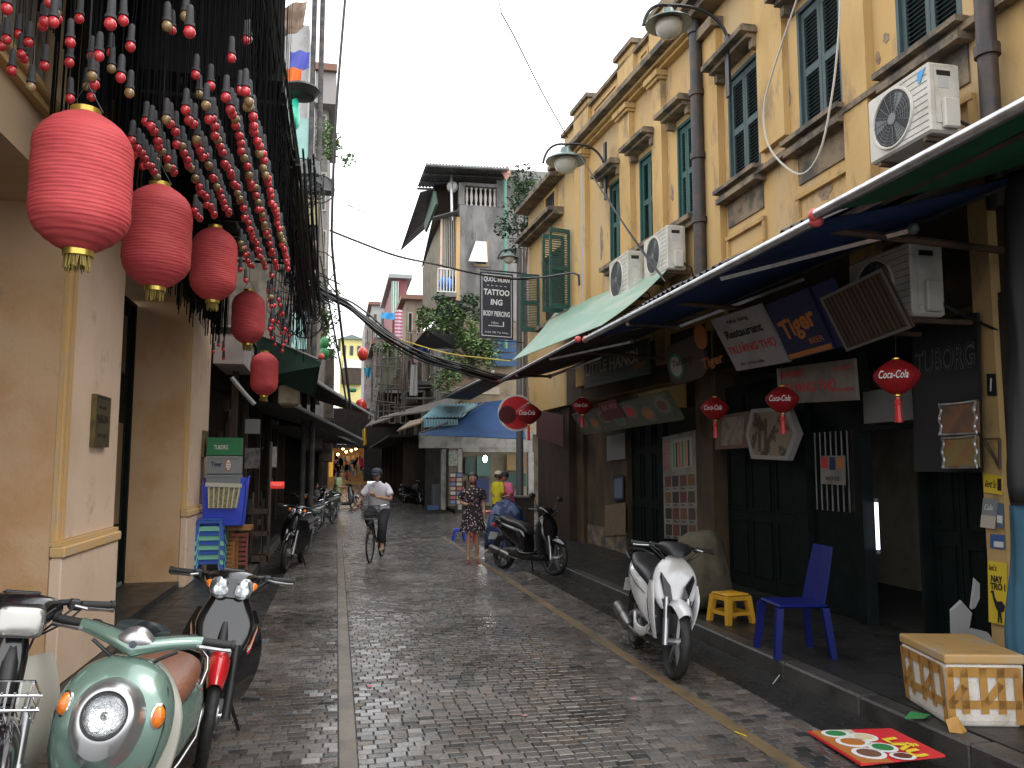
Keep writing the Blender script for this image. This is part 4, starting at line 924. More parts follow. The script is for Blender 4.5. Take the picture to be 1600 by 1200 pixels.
# round bracket rail on house C
t = thing('iron_rail', 'dark bent iron rail crossing in front of the open green shutters', 'rail', WC.pt(905, 430, .3))
b = MB(); b.tube([at(760, 437, X=4.2), at(850, 433, X=4.3), at(895, 426, X=4.35), at(904, 430, X=4.36), at(905, 446, X=4.37)], .022, 6); b.build('rail', blackm, t, smooth=True)
# pale hanging cable loops on the right facade
wire('loose_cable', 'pale loose cable hanging in a deep loop below the shuttered window at upper right', [at(1245, 0, X=4.95), at(1205, 120, X=4.95), at(1193, 180, X=4.95), at(1205, 235, X=4.93), at(1248, 272, X=4.92), at(1280, 240, X=4.92), at(1300, 150, X=4.95), at(1310, 60, X=4.95), at(1313, 0, X=4.95)], .012, mat('pale_cable', (.5, .46, .4), .5))
# white conduit bits / wires down to green sheet
for k, (q0, q1) in enumerate((((905, 240), (1035, 432)), ((945, 300), (1040, 440)))): wire('cable', ['thin black cable slanting from the second lamp down to the green sheet', 'lower thin black cable slanting past the pair of air conditioners'][k], [at(*q0, X=4.2), at(*q1, X=4.4)], .012, sag=.08)
wire('cable', 'long thin cable crossing the white sky down to the second street lamp', [at(783, 20, Y=12), at(805, 60, Y=12.8), at(845, 140, Y=14), at(887, 215, Y=15)], .011)
wire('cable', 'thin cable hanging at the top edge of the white sky', [at(775, -20, Y=12), at(783, 20, Y=12)], .008)
# ================================================================ LEFT: canopy, hanging bulbs, lanterns
netm = mat('black_canopy_cloth', (.010, .010, .012), .8)
cn = thing('dark_canopy', 'black canopy frame over the left pavement from which the bulbs hang', 'canopy', (-1.2, 7, 4.6))
b = MB(); b.box((-1.94, 6.72, 4.80), (-.50, 12.6, 4.86)); b.build('canopy_panel', netm, cn)
b = MB(); b.box((-2.1, 1.2, 5.70), (-.52, 6.70, 5.76)); b.build('canopy_panel', netm, cn)
b = MB(); b.box((-1.95, 6.66, 4.80), (-.50, 6.71, 5.69)); b.build('canopy_drop', netm, cn)
for x in (-.5, -.9, -1.3, -1.7):
    b = MB(); b.box((x-.02, 6.73, 4.74), (x+.02, 12.6, 4.795)); b.build('canopy_beam', blackm, cn)
for k in range(9): b = MB(); y = 6.9+k*.7; b.box((-1.9, y-.015, 4.70), (-.5, y+.015, 4.735)); b.build('canopy_beam', blackm, cn)
for k in range(6): b = MB(); y = 2+k*.8; b.box((-1.9, y-.015, 5.63), (-.5, y+.015, 5.695)); b.build('canopy_beam', blackm, cn)
# black slatted screen in front of the upper wall (dark mass behind the bulbs)
b = MB()
rs = random.Random(9)
for k in range(720):
    y = rs.uniform(5.3, 12.4); x = rs.choice([-1.88, -1.80, -1.7, -1.6]); z = rs.uniform(3.4, 3.9) if x > -1.85 else 4.5
    zt = 4.79 if y > 6.72 else 5.69
    b.tube([(x, y, zt), (x+.01, y, (z+zt)/2), (x, y, z)], .006, 4, cap=False)
b.build('loose_cords', cordm, label='mass of thin black cords hanging behind the bulbs', cat='cords', kind='stuff')
# ---- bulbs
bulr = mat('red_bulb_glass', (.62, .035, .045), .22, coat=.6); bulo = mat('amber_bulb_glass', (.30, .20, .08), .25, coat=.6)
sockm = mat('dark_grey_socket', (.045, .045, .05), .7)
def bulb_parts():
    s = MB(); s.lathe([(.003, .118), (.010, .116), (.014, .108), (.0155, .09), (.0165, .055), (.0165, .042), (.021, .040), (.022, .026), (.018, .024), (.001, .023)], 10)
    g = MB(); g.lathe([(.001, -.022), (.012, -.019), (.020, -.010), (.0235, .002), (.021, .014), (.014, .026), (.001, .028)], 12)
    return s, g
s, g = bulb_parts()
so_ = s.build('socket', sockm, origin=False, smooth=True); gr_ = g.build('glass_bulb', bulr, origin=False, smooth=True); g2 = MB(); g2.v, g2.f, g2.m = g.v, g.f, g.m; go_ = g2.build('glass_bulb', bulo, origin=False, smooth=True)
c1 = MB(); c1.tube([(0, 0, 0), (0, 0, 1)], .0022, 5); co_ = c1.build('cord', cordm, origin=False)
meshes = (so_.data, gr_.data, go_.data, co_.data)
for o in (so_, gr_, go_, co_): bpy.data.objects.remove(o)
rs = random.Random(21)
B = []
# outer neat rows
for ri, x in enumerate((-.455, -.555, -.665, -.775, -.88, -.99, -1.11)):
    y = 3.9+ri*.1
    while y < 7.35+ri*.05: B.append((x+rs.uniform(-.008, .008), y, 3.42+rs.uniform(-.025, .025)-.0*ri)); y += .088
# nearer, uneven
for k in range(75):
    y = rs.uniform(2.5, 4.6); x = -.42-rs.random()*1.4; B.append((x, y, rs.uniform(3.35, 3.75) if rs.random() < .6 else rs.uniform(3.5, 4.1)))
for k in range(40): y = rs.uniform(2.4, 5.2); B.append((rs.uniform(-1.75, -1.2), y, rs.uniform(3.5, 4.0)))
# farther cluster hanging lower
for k in range(170):
    y = rs.uniform(7.6, 11.5); x = rs.uniform(-1.5, -.62); B.append((x, y, rs.uniform(3.05, 3.5)))
for k in range(120): B.append((rs.uniform(-1.8, -1.1), rs.uniform(5, 8), rs.uniform(3.45, 3.7)))
B.sort(key=lambda q: q[1])
def vis_(q):
    d = Vector(q)-CP; k = d.dot(cf); px = 800+FPX*d.dot(cr)/k; py = 600-FPX*d.dot(cu)/k; return -5 < px < 620 and py > -15
LB = [(128, 176, 420, 143), (246, 290, 470, 100), (334, 356, 490, 69), (388, 455, 552, 50), (413, 551, 632, 42)]
def clash(q):
    d = Vector(q)-CP; k = d.dot(cf); px = 800+FPX*d.dot(cr)/k; py = 600-FPX*d.dot(cu)/k
    return any(abs(px-c[0]) < c[3]/2+6 and py > c[1]-12 and py < c[2]+40 and q[1] < 13.6 for c in LB)
B = [q for q in B if vis_(q) and not clash(q)]
stuffS, stuffG, stuffC = MB(), MB(), MB()
M_ = Matrix
for i, (x, y, z) in enumerate(B):
    amber = rs.random() < (.2 if y < 7.4 else .08); top = (5.69 if y < 6.7 else 4.79)-z-.12
    if i < 292:
        t = bpy.data.objects.new('hanging_bulb', None); col.objects.link(t); t.location = (x, y, z); t.empty_display_size = .02
        t.rotation_euler = (rs.uniform(-.03, .03), rs.uniform(-.03, .03), rs.uniform(0, 6))
        rows_ = [(-.455, 'outermost neat row of bulbs over the street'), (-.555, 'second neat row of bulbs from the street'), (-.665, 'third neat row of bulbs from the street'), (-.775, 'fourth neat row of bulbs from the street'), (-.88, 'fifth neat row of bulbs from the street'), (-.99, 'sixth neat row of bulbs from the street'), (-1.11, 'innermost neat row of bulbs from the street')]
        wh = [n for xx, n in rows_ if abs(x-xx) < .0081 and abs(z-3.42) < .0251 and y > 3.85]
        wh = wh[0] if wh else ('loose bulbs above and left of the largest lantern' if x < -1.0 else 'loose bulbs near the top edge right of the largest lantern') if y < 5.3 else 'bulbs at the back of the black canopy'
        cn_ = 'amber' if amber else 'red'
        tag(t, cn_+' bulb in the '+wh, 'light bulb', cn_+' bulbs in the '+wh)
        for nm, me in (('socket', meshes[0]), ('glass_bulb', meshes[2] if amber else meshes[1]), ('cord', meshes[3])):
            o = bpy.data.objects.new(nm, me); col.objects.link(o); o.parent = t
            if nm == 'cord': o.location = (0, 0, .12); o.scale = (1, 1, top)
    else:
        T = Matrix.Translation((x, y, z))
        for mb, src in ((stuffS, s), (stuffG, g)):
            mb.T = T; mb.k = 1 if amber and mb is stuffG else 0; mb.add(src.v, src.f)
        stuffC.tube([(x, y, z+.12), (x, y, z+top)], .0025, 4)
t = thing('farther_bulbs', 'dense clusters of small red bulbs farther along under the black canopy', 'light bulbs', (-1, 9, 3)); t['kind'] = 'stuff'
stuffS.build('sockets', sockm, t, smooth=True, kind='stuff'); stuffG.build('glass_bulbs', [bulr, bulo], t, smooth=True, kind='stuff'); stuffC.build('cords', cordm, t, kind='stuff')
# ---- big red lanterns
def lantern_mat():
    m = mat('red_lantern_paper', (.64, .085, .09), .7, c2=(.58, .065, .075), ns=6, nlo=.4, nhi=.7, bump=.15, bs=160)
    m.node_tree.nodes['Principled BSDF'].inputs['Subsurface Weight'].default_value = .15
    return m
lanm = lantern_mat(); fringe = mat('gold_fringe', (.36, .27, .08), .5, .3)
def lantern(px, pt, pb, wpx, X, label, seed):
    rr = random.Random(seed)
    a = at(px, (pt+pb)/2, X=X); dist = (a-CP).dot(cf); H = (pb-pt)*dist/FPX*1.0; r = wpx/2*dist/FPX
    t = thing('red_lantern', label, 'lantern', a-Vector((0, 0, H/2)), rr.uniform(0, 6), 'large red paper lanterns along the left building')
    NR = 68; n = 40; rs_ = []
    for k in range(NR*2+1):
        u = k/(NR*2); z = (u-.5)*H; s_ = abs(u-.5)*2
        rad = (1-.06*(1-u)*0)*(1-max(0, (s_-.40)/.60)**2.6*.68) if s_ < 1 else .32
        rad *= 1+.014*abs(math.sin(math.pi*k/4))
        q = []
        for j in range(n):
            an = 2*math.pi*j/n; w = 1+.006*math.sin(3*an+k*.2+seed)+.004*math.sin(an*7+k*.6)
            q.append((a.x+r*rad*w*math.cos(an), a.y+r*rad*w*math.sin(an), a.z+z+.002*math.sin(2*an+k)))
        rs_.append(q)
    b = MB(); b.rings(rs_, cap=False); b.build('paper_shade', lanm, t, smooth=True, ang=180)
    for sg, nm in ((1, 'top_ring'), (-1, 'bottom_ring')):
        b = MB(); z0 = a.z+sg*H/2
        b.rings([[Vector((a.x+r*q*math.cos(2*math.pi*k/28), a.y+r*q*math.sin(2*math.pi*k/28), z0+sg*h)) for k in range(28)] for q, h in ((.31, -.012), (.31, .028), (.28, .03), (.28, -.01))], cap=False); b.build(nm, goldm, t, smooth=True)
    b = MB()
    for k in range(46):
        an = 2*math.pi*k/46; q = .27*r*rr.uniform(.7, 1); l = rr.uniform(.05, .08)*H/.7
        p0 = Vector((a.x+q*math.cos(an), a.y+q*math.sin(an), a.z-H/2-.025)); b.tube([p0, p0+Vector((rr.uniform(-.006, .006), rr.uniform(-.006, .006), -l))], .0035, 4)
    b.build('fringe', fringe, t)
    b = MB(); top = 5.69 if a.y < 6.7 else 4.72
    for s_ in (-1, 1): b.tube([(a.x+s_*.35*r, a.y, a.z+H/2+.02), (a.x, a.y, a.z+H/2+.16)], .003, 4)
    b.tube([(a.x, a.y, a.z+H/2+.16), (a.x, a.y, top)], .004, 5); b.build('cord', blackm, t)
    return t
lantern(128, 176, 394, 143, -1.22, 'nearest and largest red paper lantern, at the upper left', 1)
lantern(246, 290, 450, 100, -1.22, 'second nearest red paper lantern, just right of the largest', 2)
lantern(334, 356, 470, 69, -1.20, 'third red paper lantern, in front of the far pink pier top', 3)
lantern(388, 455, 537, 50, -1.18, 'fourth red paper lantern, beside the pale metal box', 4)
lantern(413, 551, 618, 42, -1.16, 'smallest and lowest red paper lantern, below the dark green awning', 5)
# cables along the canopy edge
wire('cable_bundle', 'thick tangle of black cables running along the canopy edge above the left kerb', [(-.72, 1.5, 5.6), (-.68, 4, 5.55), (-.62, 6.6, 5.0), (-.58, 8, 4.75), (-.55, 10, 4.7), (-.52, 12.5, 4.85), (-.50, 14.2, 4.9)], .014, strands=34, spread=.10)
wire('cable_bundle', 'drooping black cables below the canopy edge near the pole', [(-.42, 8, 4.7), (-.40, 10, 4.1), (-.38, 12, 3.9), (-.5, 14.2, 4.3)], .012, strands=16, spread=.12)
b = MB(); rs = random.Random(4)
for k in range(150):
    y = rs.uniform(6.8, 13.8); x = rs.uniform(-.68, -.52); z = rs.uniform(4.1, 4.6) if y < 11 else rs.uniform(3.3, 4.3)
    b.tube([(x, y, 4.9), (x+rs.uniform(-.03, .03), y+.05, (4.9+z)/2), (x+rs.uniform(-.06, .06), y, z)], rs.uniform(.003, .008), 4)
for k in range(80):
    y = rs.uniform(3.0, 6.8); x = rs.uniform(-.70, -.58); b.tube([(x, y, 5.7), (x, y+.02, rs.uniform(5.0, 5.5))], .005, 4)
b.build('hanging_wires', cordm, label='curtain of black wire ends hanging off the canopy edge', cat='wires', kind='stuff')
# pair of dark poles with junction at px 485-500
for px, lab in ((484, 'left of the two thin dark poles rising beside the hanging clothes'), (497, 'right of the two thin dark poles rising beside the hanging clothes')):
    p = at(px, 300, Y=19); q = at(px, 0, Y=19)
    b = MB(); b.tube([(p.x, 19, .1), (p.x, 19, q.z+1.5)], .062, 10); b.build('utility_pole', mat('dark_pole', (.035, .033, .035), .7, c2=(.09, .08, .07), ns=6), smooth=True, label=lab, cat='pole', group='thin dark poles at the left kerb')
P = lambda px, py, Y=14.4: at(px, py, Y=Y)
t = thing('cable_box', 'tangle of black cable coils and junction gear on the poles below the teal wall', 'cable coils', P(490, 300))
rs = random.Random(8); b = MB()
for k in range(26):
    c = P(rs.uniform(450, 502), rs.uniform(262, 330), 14.3+rs.uniform(-.2, .2)); b.torus(c, rs.uniform(.10, .26), .012, 'Y', 18, 5)
for k in range(36):
    c = P(rs.uniform(440, 500), rs.uniform(410, 520), 14.3+rs.uniform(-.25, .25)); b.torus(c, rs.uniform(.10, .3), .011, rs.choice('XY'), 16, 5)
b.build('coils', blackm, t, kind='stuff')
for k, (x0, y0, x1, y1) in enumerate(((448, 258, 500, 275), (462, 285, 523, 300))): 
    b = MB(); a, c = P(x0, y1), P(x1, y0); b.box((a.x, 14.2, a.z), (c.x, 14.5, c.z)); b.build('junction_box', greym, t)
wire('cable_bundle', 'thick bundle of black cables sagging across the street to the right awning', [P(452, 440), P(500, 457), P(540, 474), P(570, 497), P(600, 522), P(640, 548), P(680, 566), P(730, 580), P(776, 592, 15.6)], .018, strands=12, spread=.055)
wire('cable_bundle', 'frayed black cables gathered at the poles on the left', [P(440, 405), P(470, 425), P(500, 445), P(525, 462)], .014, strands=18, spread=.2)
wire('cable', 'single black cable crossing the street above the tattoo sign', [P(515, 360), P(560, 378), P(620, 400), P(680, 413, 16), P(740, 427, 17), P(800, 436, 18), P(835, 435, 18.6)], .02)
wire('cable', 'thin yellow cord crossing below the thick cable bundle', [P(585, 515, 20), P(640, 535, 19), P(700, 552, 18), P(760, 560, 17), P(797, 564, 15.5)], .012, mat('yellow_cord', (.5, .38, .05), .6))
wire('cable', 'nearly vertical dark cable dropping through the sky right of the poles', [P(540, -10, 13), P(525, 180, 13), P(519, 330, 13), P(520, 400, 13), P(534, 520, 13), P(548, 640, 13)], .022)
wire('cable', 'second dark cable dropping from the poles toward the far yellow house', [P(500, 400, 14), P(515, 480, 14), P(530, 560, 14), P(543, 640, 14)], .016)
for k, q in enumerate(((524, 305, 580, 335), (524, 312, 640, 352), (520, 345, 575, 318))): wire('cable', ['upper of three thin wires leaving the junction gear into the sky', 'lowest of three thin wires leaving the junction gear into the sky', 'rising thin wire leaving the junction gear'][k], [P(q[0], q[1]), P(q[2], q[3], 16)], .006, sag=.05)
# ---- dark left shop beyond the plastered building
stl = thing('left_shop', 'dark open shop front crowded with gear just beyond the pink pier', 'building', (-2.4, 15, .12))
b = MB(); b.box((-3.3, 13.31, .1), (-2.0, 13.6, 3.9)); b.build('side_wall', mat('peeling_orange_wall', (.42, .22, .10), .8, c2=(.25, .13, .07), ns=2, c3=(.1, .07, .05), n3=4), stl)
b = MB(); b.box((-3.6, 13.61, .1), (-3.5, 34, 3.9)); b.build('rear_wall', darkm, stl)
b = MB(); b.box((-3.5, 13.31, 3.75), (-1.4, 34, 3.85)); b.build('ceiling', darkm, stl)
for y in (16.2, 19.0, 22, 25.5, 29): b = MB(); b.box((-3.5, y, .1), (-1.75, y+.15, 3.74)); b.build('dividing_wall', darkw, stl)
for y in (14.4, 16.1, 18.8, 21.8): b = MB(); b.box((-1.75, y-.05, .12), (-1.65, y+.05, 3.7)); b.build('timber_post', darkw, stl)
rs = random.Random(77); 
# pale sheet metal box
P14 = lambda px, py, Y=13.2: at(px, py, Y=Y)
a, c = P14(331, 566), P14(381, 507)
b = MB(); b.box((a.x, 13.32, a.z), (c.x, 14.9, c.z)); b.build('box_casing', mat('pale_pink_metal', (.47, .42, .41), .5, c2=(.38, .33, .32), ns=2), label='pale metal box jutting from the wall beside the fourth lantern', cat='box')
# open dark green awning with drop
awning_g = mat('dark_green_canvas', (.008, .035, .022), .8, c2=(.012, .05, .032), ns=3)
t = thing('green_awning', 'dark green canvas awning with a drop flap under the farther bulbs', 'awning', at(450, 600, Y=14.3))
q = [at(400, 522, Y=13.6), at(502, 566, Y=13.6), at(494, 622, Y=15.8), at(408, 560, Y=15.8)]
b = MB(); b.slab([q[0], q[1], at(500, 572, Y=13.6), at(404, 590, Y=13.6)], (0, .02, 0)); b.build('front_flap', awning_g, t)
b = MB(); b.slab([at(405, 588, Y=13.62), at(500, 573, Y=13.62), at(492, 622, Y=14.4), at(432, 596, Y=14.4)], (0, .01, .02)); b.build('under_flap', awning_g, t)
b = MB(); b.ball(at(502, 557, Y=13.6), .055, 12, 8); b.build('end_ball', MC['pinkish_red_ball'], t, smooth=True)
b = MB(); b.tube([at(398, 520, Y=13.6), at(503, 564, Y=13.6)], .02, 6); b.build('bar', greym, t)
# long dark awnings on the left
def lawn(label, px0, py0, Y0, px1, py1, Y1, wx0, wx1, wallZ, m, bar=None, r=.035):
    a, c = at(px0, py0, Y=Y0), at(px1, py1, Y=Y1); wa, wc = Vector((wx0, Y0, wallZ)), Vector((wx1, Y1, wallZ))
    t = thing('awning', label, 'awning', (a+c)/2-Vector((0, 0, .3)))
    b = MB(); b.grid(lambda u, v: a.lerp(c, v).lerp(wa.lerp(wc, v), u)-Vector((0, 0, .06*math.sin(3.14*u))), 6, 12); k = list(b.v); b.add([(p[0], p[1], p[2]+.01) for p in k], [tuple(reversed(f)) for f in b.f]); b.build('fabric', m, t)
    b = MB(); b.tube([a, c], r, 8); b.build('front_bar', bar or alum, t, smooth=True)
    return t
lawn('long dark brown awning with bright bar over the left motorbikes', 488, 592, 14.6, 583, 650, 23, -2.3, -2.0, 4.0, brownF)
lawn('lower grey metal awning strip behind the beige covered unit', 462, 634, 15.2, 568, 688, 25, -2.3, -2.0, 3.1, mat('grey_tarp', (.06, .058, .055), .7), mat('dull_bar', (.25, .25, .24), .4, .5))
lawn('lowest far left awning with a dull bar near the lit shop', 500, 668, 22, 560, 695, 34, -2.4, -2.0, 2.9, brownF, greym)
b = MB(); a, c = at(434, 632, Y=14.9), at(466, 602, Y=14.9); b.box((a.x, 14.9, a.z), (c.x, 15.7, c.z), bev=.03); b.build('covered_unit', mat('beige_cover', (.33, .27, .18), .7, c2=(.22, .17, .11), ns=4), label='beige covered air unit under the dark green awning flap', cat='air unit')
# things on the left wall / posts
def boxthing(name, label, cat, x0, y0, x1, y1, Y, m, dep=.12, bev=.01, **k):
    a, c = at(x0, y1, Y=Y), at(x1, y0, Y=Y); b = MB(); b.box((a.x, Y, a.z), (c.x, Y+dep, c.z), bev=bev); return b.build(name, m, label=label, cat=cat, **k), a, c
mp_ = mat('faded_poster', (.16, .15, .14), .7, c2=(.05, .05, .05), ns=9)
boxthing('meter_box', 'grey electric meter box on the dark left shop front', 'meter box', 382, 655, 406, 678, 14.3, mat('meter_grey', (.2, .2, .2), .5))
boxthing('wall_poster', 'square dark poster below the grey meter box on the left', 'poster', 382, 700, 407, 732, 14.3, mp_, dep=.02, bev=0)
boxthing('wall_poster', 'pale torn poster on the post left of the motorbikes', 'poster', 421, 698, 433, 730, 15.2, mat('torn_poster', (.33, .31, .29), .7, c2=(.15, .14, .13), ns=8), dep=.02, bev=0)
t = thing('red_sign', 'small glowing red roll sign on the left post', 'sign', at(435, 765, Y=13.6)); a = at(423, 758, Y=13.6); c = at(444, 758, Y=13.6)
b = MB(); b.cyl(a, c, .055, n=16); b.build('sign_body', mat('glow_red', (.8, .06, .04), .4, emit=.35), t, smooth=True)
f = Face(at(425, 762, Y=13.54), at(442, 762, Y=13.54)-at(425, 762, Y=13.54), (0, 0, .06)); f.text('MASSAGE', .5, .7, .35, whi, t, fit=.8)
t = thing('timber_frame', 'dark timber frame shelf behind the orange chairs', 'shelf', at(405, 880, Y=14))
for (x0, y0, x1, y1) in ((390, 770, 395, 885), (416, 690, 424, 880), (390, 795, 420, 803), (390, 830, 420, 838), (390, 868, 420, 878), (407, 780, 411, 880)):
    a, c = at(x0, y1, Y=14), at(x1, y0, Y=14); b = MB(); b.box((a.x, 14, max(a.z, .13)), (c.x, 14.3, c.z)); b.build('timber', darkw, t)
# beer crates, basket, stools, folded chairs
def crate(label, px0, px1, py0, py1, Y, m, dep=.36):
    a, c = at(px0, py1, Y=Y), at(px1, py0, Y=Y); t = thing('beer_crate', label, 'crate', ((a.x+c.x)/2, Y+dep/2, a.z))
    x0, x1, z0, z1 = a.x, c.x, a.z, c.z; T = .02
    b = MB(); b.box((x0, Y, z0), (x1, Y+T, z1), bev=.006); b.build('side', m, t); b = MB(); b.box((x0, Y+dep-T, z0), (x1, Y+dep, z1)); b.build('side', m, t)
    b = MB(); b.box((x0, Y+T+.001, z0), (x0+T, Y+dep-T-.001, z1)); b.build('side', m, t); b = MB(); b.box((x1-T, Y+T+.001, z0), (x1, Y+dep-T-.001, z1)); b.build('side', m, t)
    b = MB(); b.box((x0+T+.001, Y+T+.001, z0+.002), (x1-T-.001, Y+dep-T-.001, z0+.02)); b.build('bottom', m, t)
    b = MB(); b.box((x0-.006, Y-.008, z1-.03), (x1+.006, Y-.0005, z1)); b.box((x0-.006, Y-.008, z0), (x1+.006, Y-.0005, z0+.03)); b.build('rim', m, t)
    return Face((x0, Y-.001, z0), (x1-x0, 0, 0), (0, 0, z1-z0)), t
crg = mat('crate_green', (.01, .16, .05), .4); crs = mat('crate_grey', (.20, .22, .22), .45)
f, t = crate('green beer crate on top of the crate stack at the pink pier', 323, 376, 684, 711, 12.6, crg); f.text('TUBORG', .42, .45, .25, whi, t, fit=.42)
f, t = crate('grey beer crate with blue lettering and a small striped emblem, middle of the crate stack', 322, 375, 712.5, 740, 12.6, crs); f.text('Tiger', .3, .5, .35, navy, t, fit=.34, bold=.02)
f.disc(.66, .48, .1, .36, ori, t, 'emblem', d=.004); f.disc(.66, .48, .07, .28, whi, t, 'emblem', d=.007)
for k in range(3): f.rect(.61, .3+k*.14, .71, .34+k*.14, ink, t, 'emblem_stripe', d=.010)
f, t = crate('plain grey beer crate, lowest of the crate stack behind the blue basket', 321, 375, 741.5, 766, 12.6, crs)
# blue basket
bb_ = mat('blue_plastic', (.03, .07, .62), .4)
t = thing('plastic_basket', 'blue plastic basket holding a white tray of jars above the stacked stools', 'basket', at(352, 822, Y=12.3))
def trap(name, m, y, q, th=.02, par=None):
    b = MB(); b.slab([at(*p_, Y=y) for p_ in q], (0, th, 0)); return b.build(name, m, par or t)
y0_, y1_ = 12.3, 12.75
trap('basket_front', bb_, y0_, [(316, 757), (385, 757), (378, 822), (316, 822)][::-1]); trap('basket_back', bb_, y1_, [(318, 746), (388, 746), (381, 812), (318, 812)][::-1])
b = MB(); b.slab([at(384, 757, Y=y0_), at(389, 743, Y=y1_), at(381, 818, Y=y1_), at(377, 822, Y=y0_)], (.015, 0, 0)); b.build('basket_side', bb_, t)
b = MB(); b.slab([at(316, 822, Y=y0_), at(378, 822, Y=y0_), at(380, 816, Y=y1_), at(316, 816, Y=y1_)], (0, 0, .01)); b.build('basket_base', bb_, t)
for k in range(5): trap('rib', bb_, y0_-.012, [(317, 797+k*4.6), (379-k*.3, 797+k*4.6), (379-k*.3, 798.8+k*4.6), (317, 798.8+k*4.6)][::-1], .01)
t = thing('jar_tray', 'white basket tray of small yellow topped jars inside the blue basket', 'tray', at(348, 792, Y=12.24)); wj = mat('cream_plastic', (.5, .48, .38), .5); yj = mat('jar_contents', (.32, .28, .12), .5, c2=(.1, .1, .05), ns=30)
trap('tray_rim', wj, 12.2, [(321, 754), (378, 756), (377, 762), (321, 760)][::-1], .04); trap('tray_body', yj, 12.23, [(323, 761), (376, 762), (370, 794), (326, 794)][::-1], .05)
for k in range(7): trap('tray_bar', wj, 12.215, [(325+k*8, 761), (327.5+k*8, 761), (327+k*7, 794), (325+k*7, 794)][::-1], .01)
# stacked stools (mint and blue)
mint = mat('mint_plastic', (.20, .52, .38), .4); blst = mat('deep_blue_plastic', (.03, .10, .42), .4); olive = mat('olive_plastic', (.16, .17, .05), .5)
def stool(par_name, label, x, y, z, s, h, m, group=None):
    t = thing('plastic_stool', label, 'stool', (x, y, z), 0, group)
    b = MB(); b.box((x-s/2, y-s/2, z+h-.02), (x+s/2, y+s/2, z+h), bev=.006); b.build('seat', m, t)
    b = MB(); b.box((x-s/2-.004, y-s/2-.004, z+h-.06), (x+s/2+.004, y-s/2+.004, z+h-.0201)); b.box((x+s/2-.004, y-s/2+.0045, z+h-.06), (x+s/2+.004, y+s/2, z+h-.0201)); b.build('apron', m, t)
    for sx in (-1, 1):
        for sy in (-1, 1):
            a = Vector((x+sx*(s/2-.025), y+sy*(s/2-.025), z+h-.0605)); c = Vector((x+sx*(s/2+.01), y+sy*(s/2+.01), z))
            w = .022; b = MB(); b.hexa([c+Vector((-w, -w, 0)), c+Vector((w, -w, 0)), c+Vector((w, w, 0)), c+Vector((-w, w, 0))], [a+Vector((-w, -w, 0)), a+Vector((w, -w, 0)), a+Vector((w, w, 0)), a+Vector((-w, w, 0))]); b.build('leg', m, t)
    return t
a = at(331, 890, Y=12.2)
sx = at(323, 850, Y=12.2).x; z = .13
lbls = ['lowest', 'second from bottom', 'third from bottom', 'fourth from bottom', 'fifth from bottom', 'sixth from bottom', 'seventh from bottom', 'eighth from bottom']
for k in range(9):
    last = k == 8
    stool('s', ('mint green plastic stool on top of the tall stool stack' if last else '%s plastic stool of the tall stack, %s' % ('blue' if k % 2 == 0 else 'mint green', lbls[k])), sx+.03, 12.35, z+k*.065, .34, .26 if not last else .30, blst if k % 2 == 0 else mint, 'stacked plastic stools by the pink pier')
b = MB(); a = at(347, 815, Y=12.75); b.box((a.x, 12.7, .13), (a.x+.1, 13.0, 1.0)); b.build('olive_stool_stack', olive, label='narrow olive plastic stack between mint stools and orange chairs', cat='stools')
# folded wooden chairs and red plank
orw = mat('orange_varnished_wood', (.34, .14, .035), .5, c2=(.22, .09, .03), ns=8, stretch=(1, 1, .3)); rw = mat('reddish_wood', (.26, .06, .04), .55)
def folded_chair(label, px0, px1, py0, py1, Y, m):
    a, c = at(px0, py1, Y=Y), at(px1, py0, Y=Y); t = thing('folded_chair', label, 'chair', (a.x, Y, max(a.z, .12)))
    z0 = max(a.z, .125); z1 = c.z; x0, x1 = a.x, c.x
    for x in (x0, x1-.03): b = MB(); b.box((x, Y, z0), (x+.03, Y+.04, z1)); b.build('frame_post', m, t)
    n = 7
    for k in range(n):
        z = z0+.06+(z1-z0-.12)*k/(n-1); b = MB(); b.box((x0+.031, Y+.005, z), (x1-.031, Y+.03, z+.045)); b.build('slat', m, t)
    return t
folded_chair('front orange wooden folding chair leaning beside the stools', 346, 367, 845, 903, 12.6, orw)
folded_chair('second orange wooden folding chair, taller and set behind the first', 352, 373, 838, 897, 12.85, orw)
folded_chair('red brown wooden folding chair at the back of the folded chairs', 356, 388, 832, 890, 13.2, rw)
boxthing('plank', 'flat orange plank lying under the blue basket', 'plank', 350, 822, 392, 829, 12.6, orw, dep=.4, bev=0)
# misc on left wall: bracket fan/pipe
wire('elbow_pipe', 'pale elbow pipe under the metal box', [at(362, 590, Y=13.2), at(380, 612, Y=13.2), at(398, 632, Y=13.2)], .035, mat('pale_pipe', (.3, .3, .3), .5), cat='pipe')
# clutter of small dark goods on the left shop
rs = random.Random(31); cl = MB()
cm = [mat('clutter_%s' % n, c, .7) for n, c in (('green', (.02, .06, .05)), ('grey', (.08, .08, .08)), ('brown', (.06, .04, .03)), ('pale', (.2, .19, .17)))]
for k in range(110):
    y = rs.uniform(14.6, 26); z = rs.uniform(.15, 2.9); x = -1.75-rs.random()*.25; w, h = rs.uniform(.05, .25), rs.uniform(.06, .35); cl.k = rs.choice([0, 0, 1, 1, 2, 2, 2, 3]); cl.box((x-.05, y, z), (x+.02, y+w, z+h))
cl.build('shop_clutter', cm, label='jumble of small goods, papers and meters along the dark left shop fronts', cat='goods', kind='stuff')
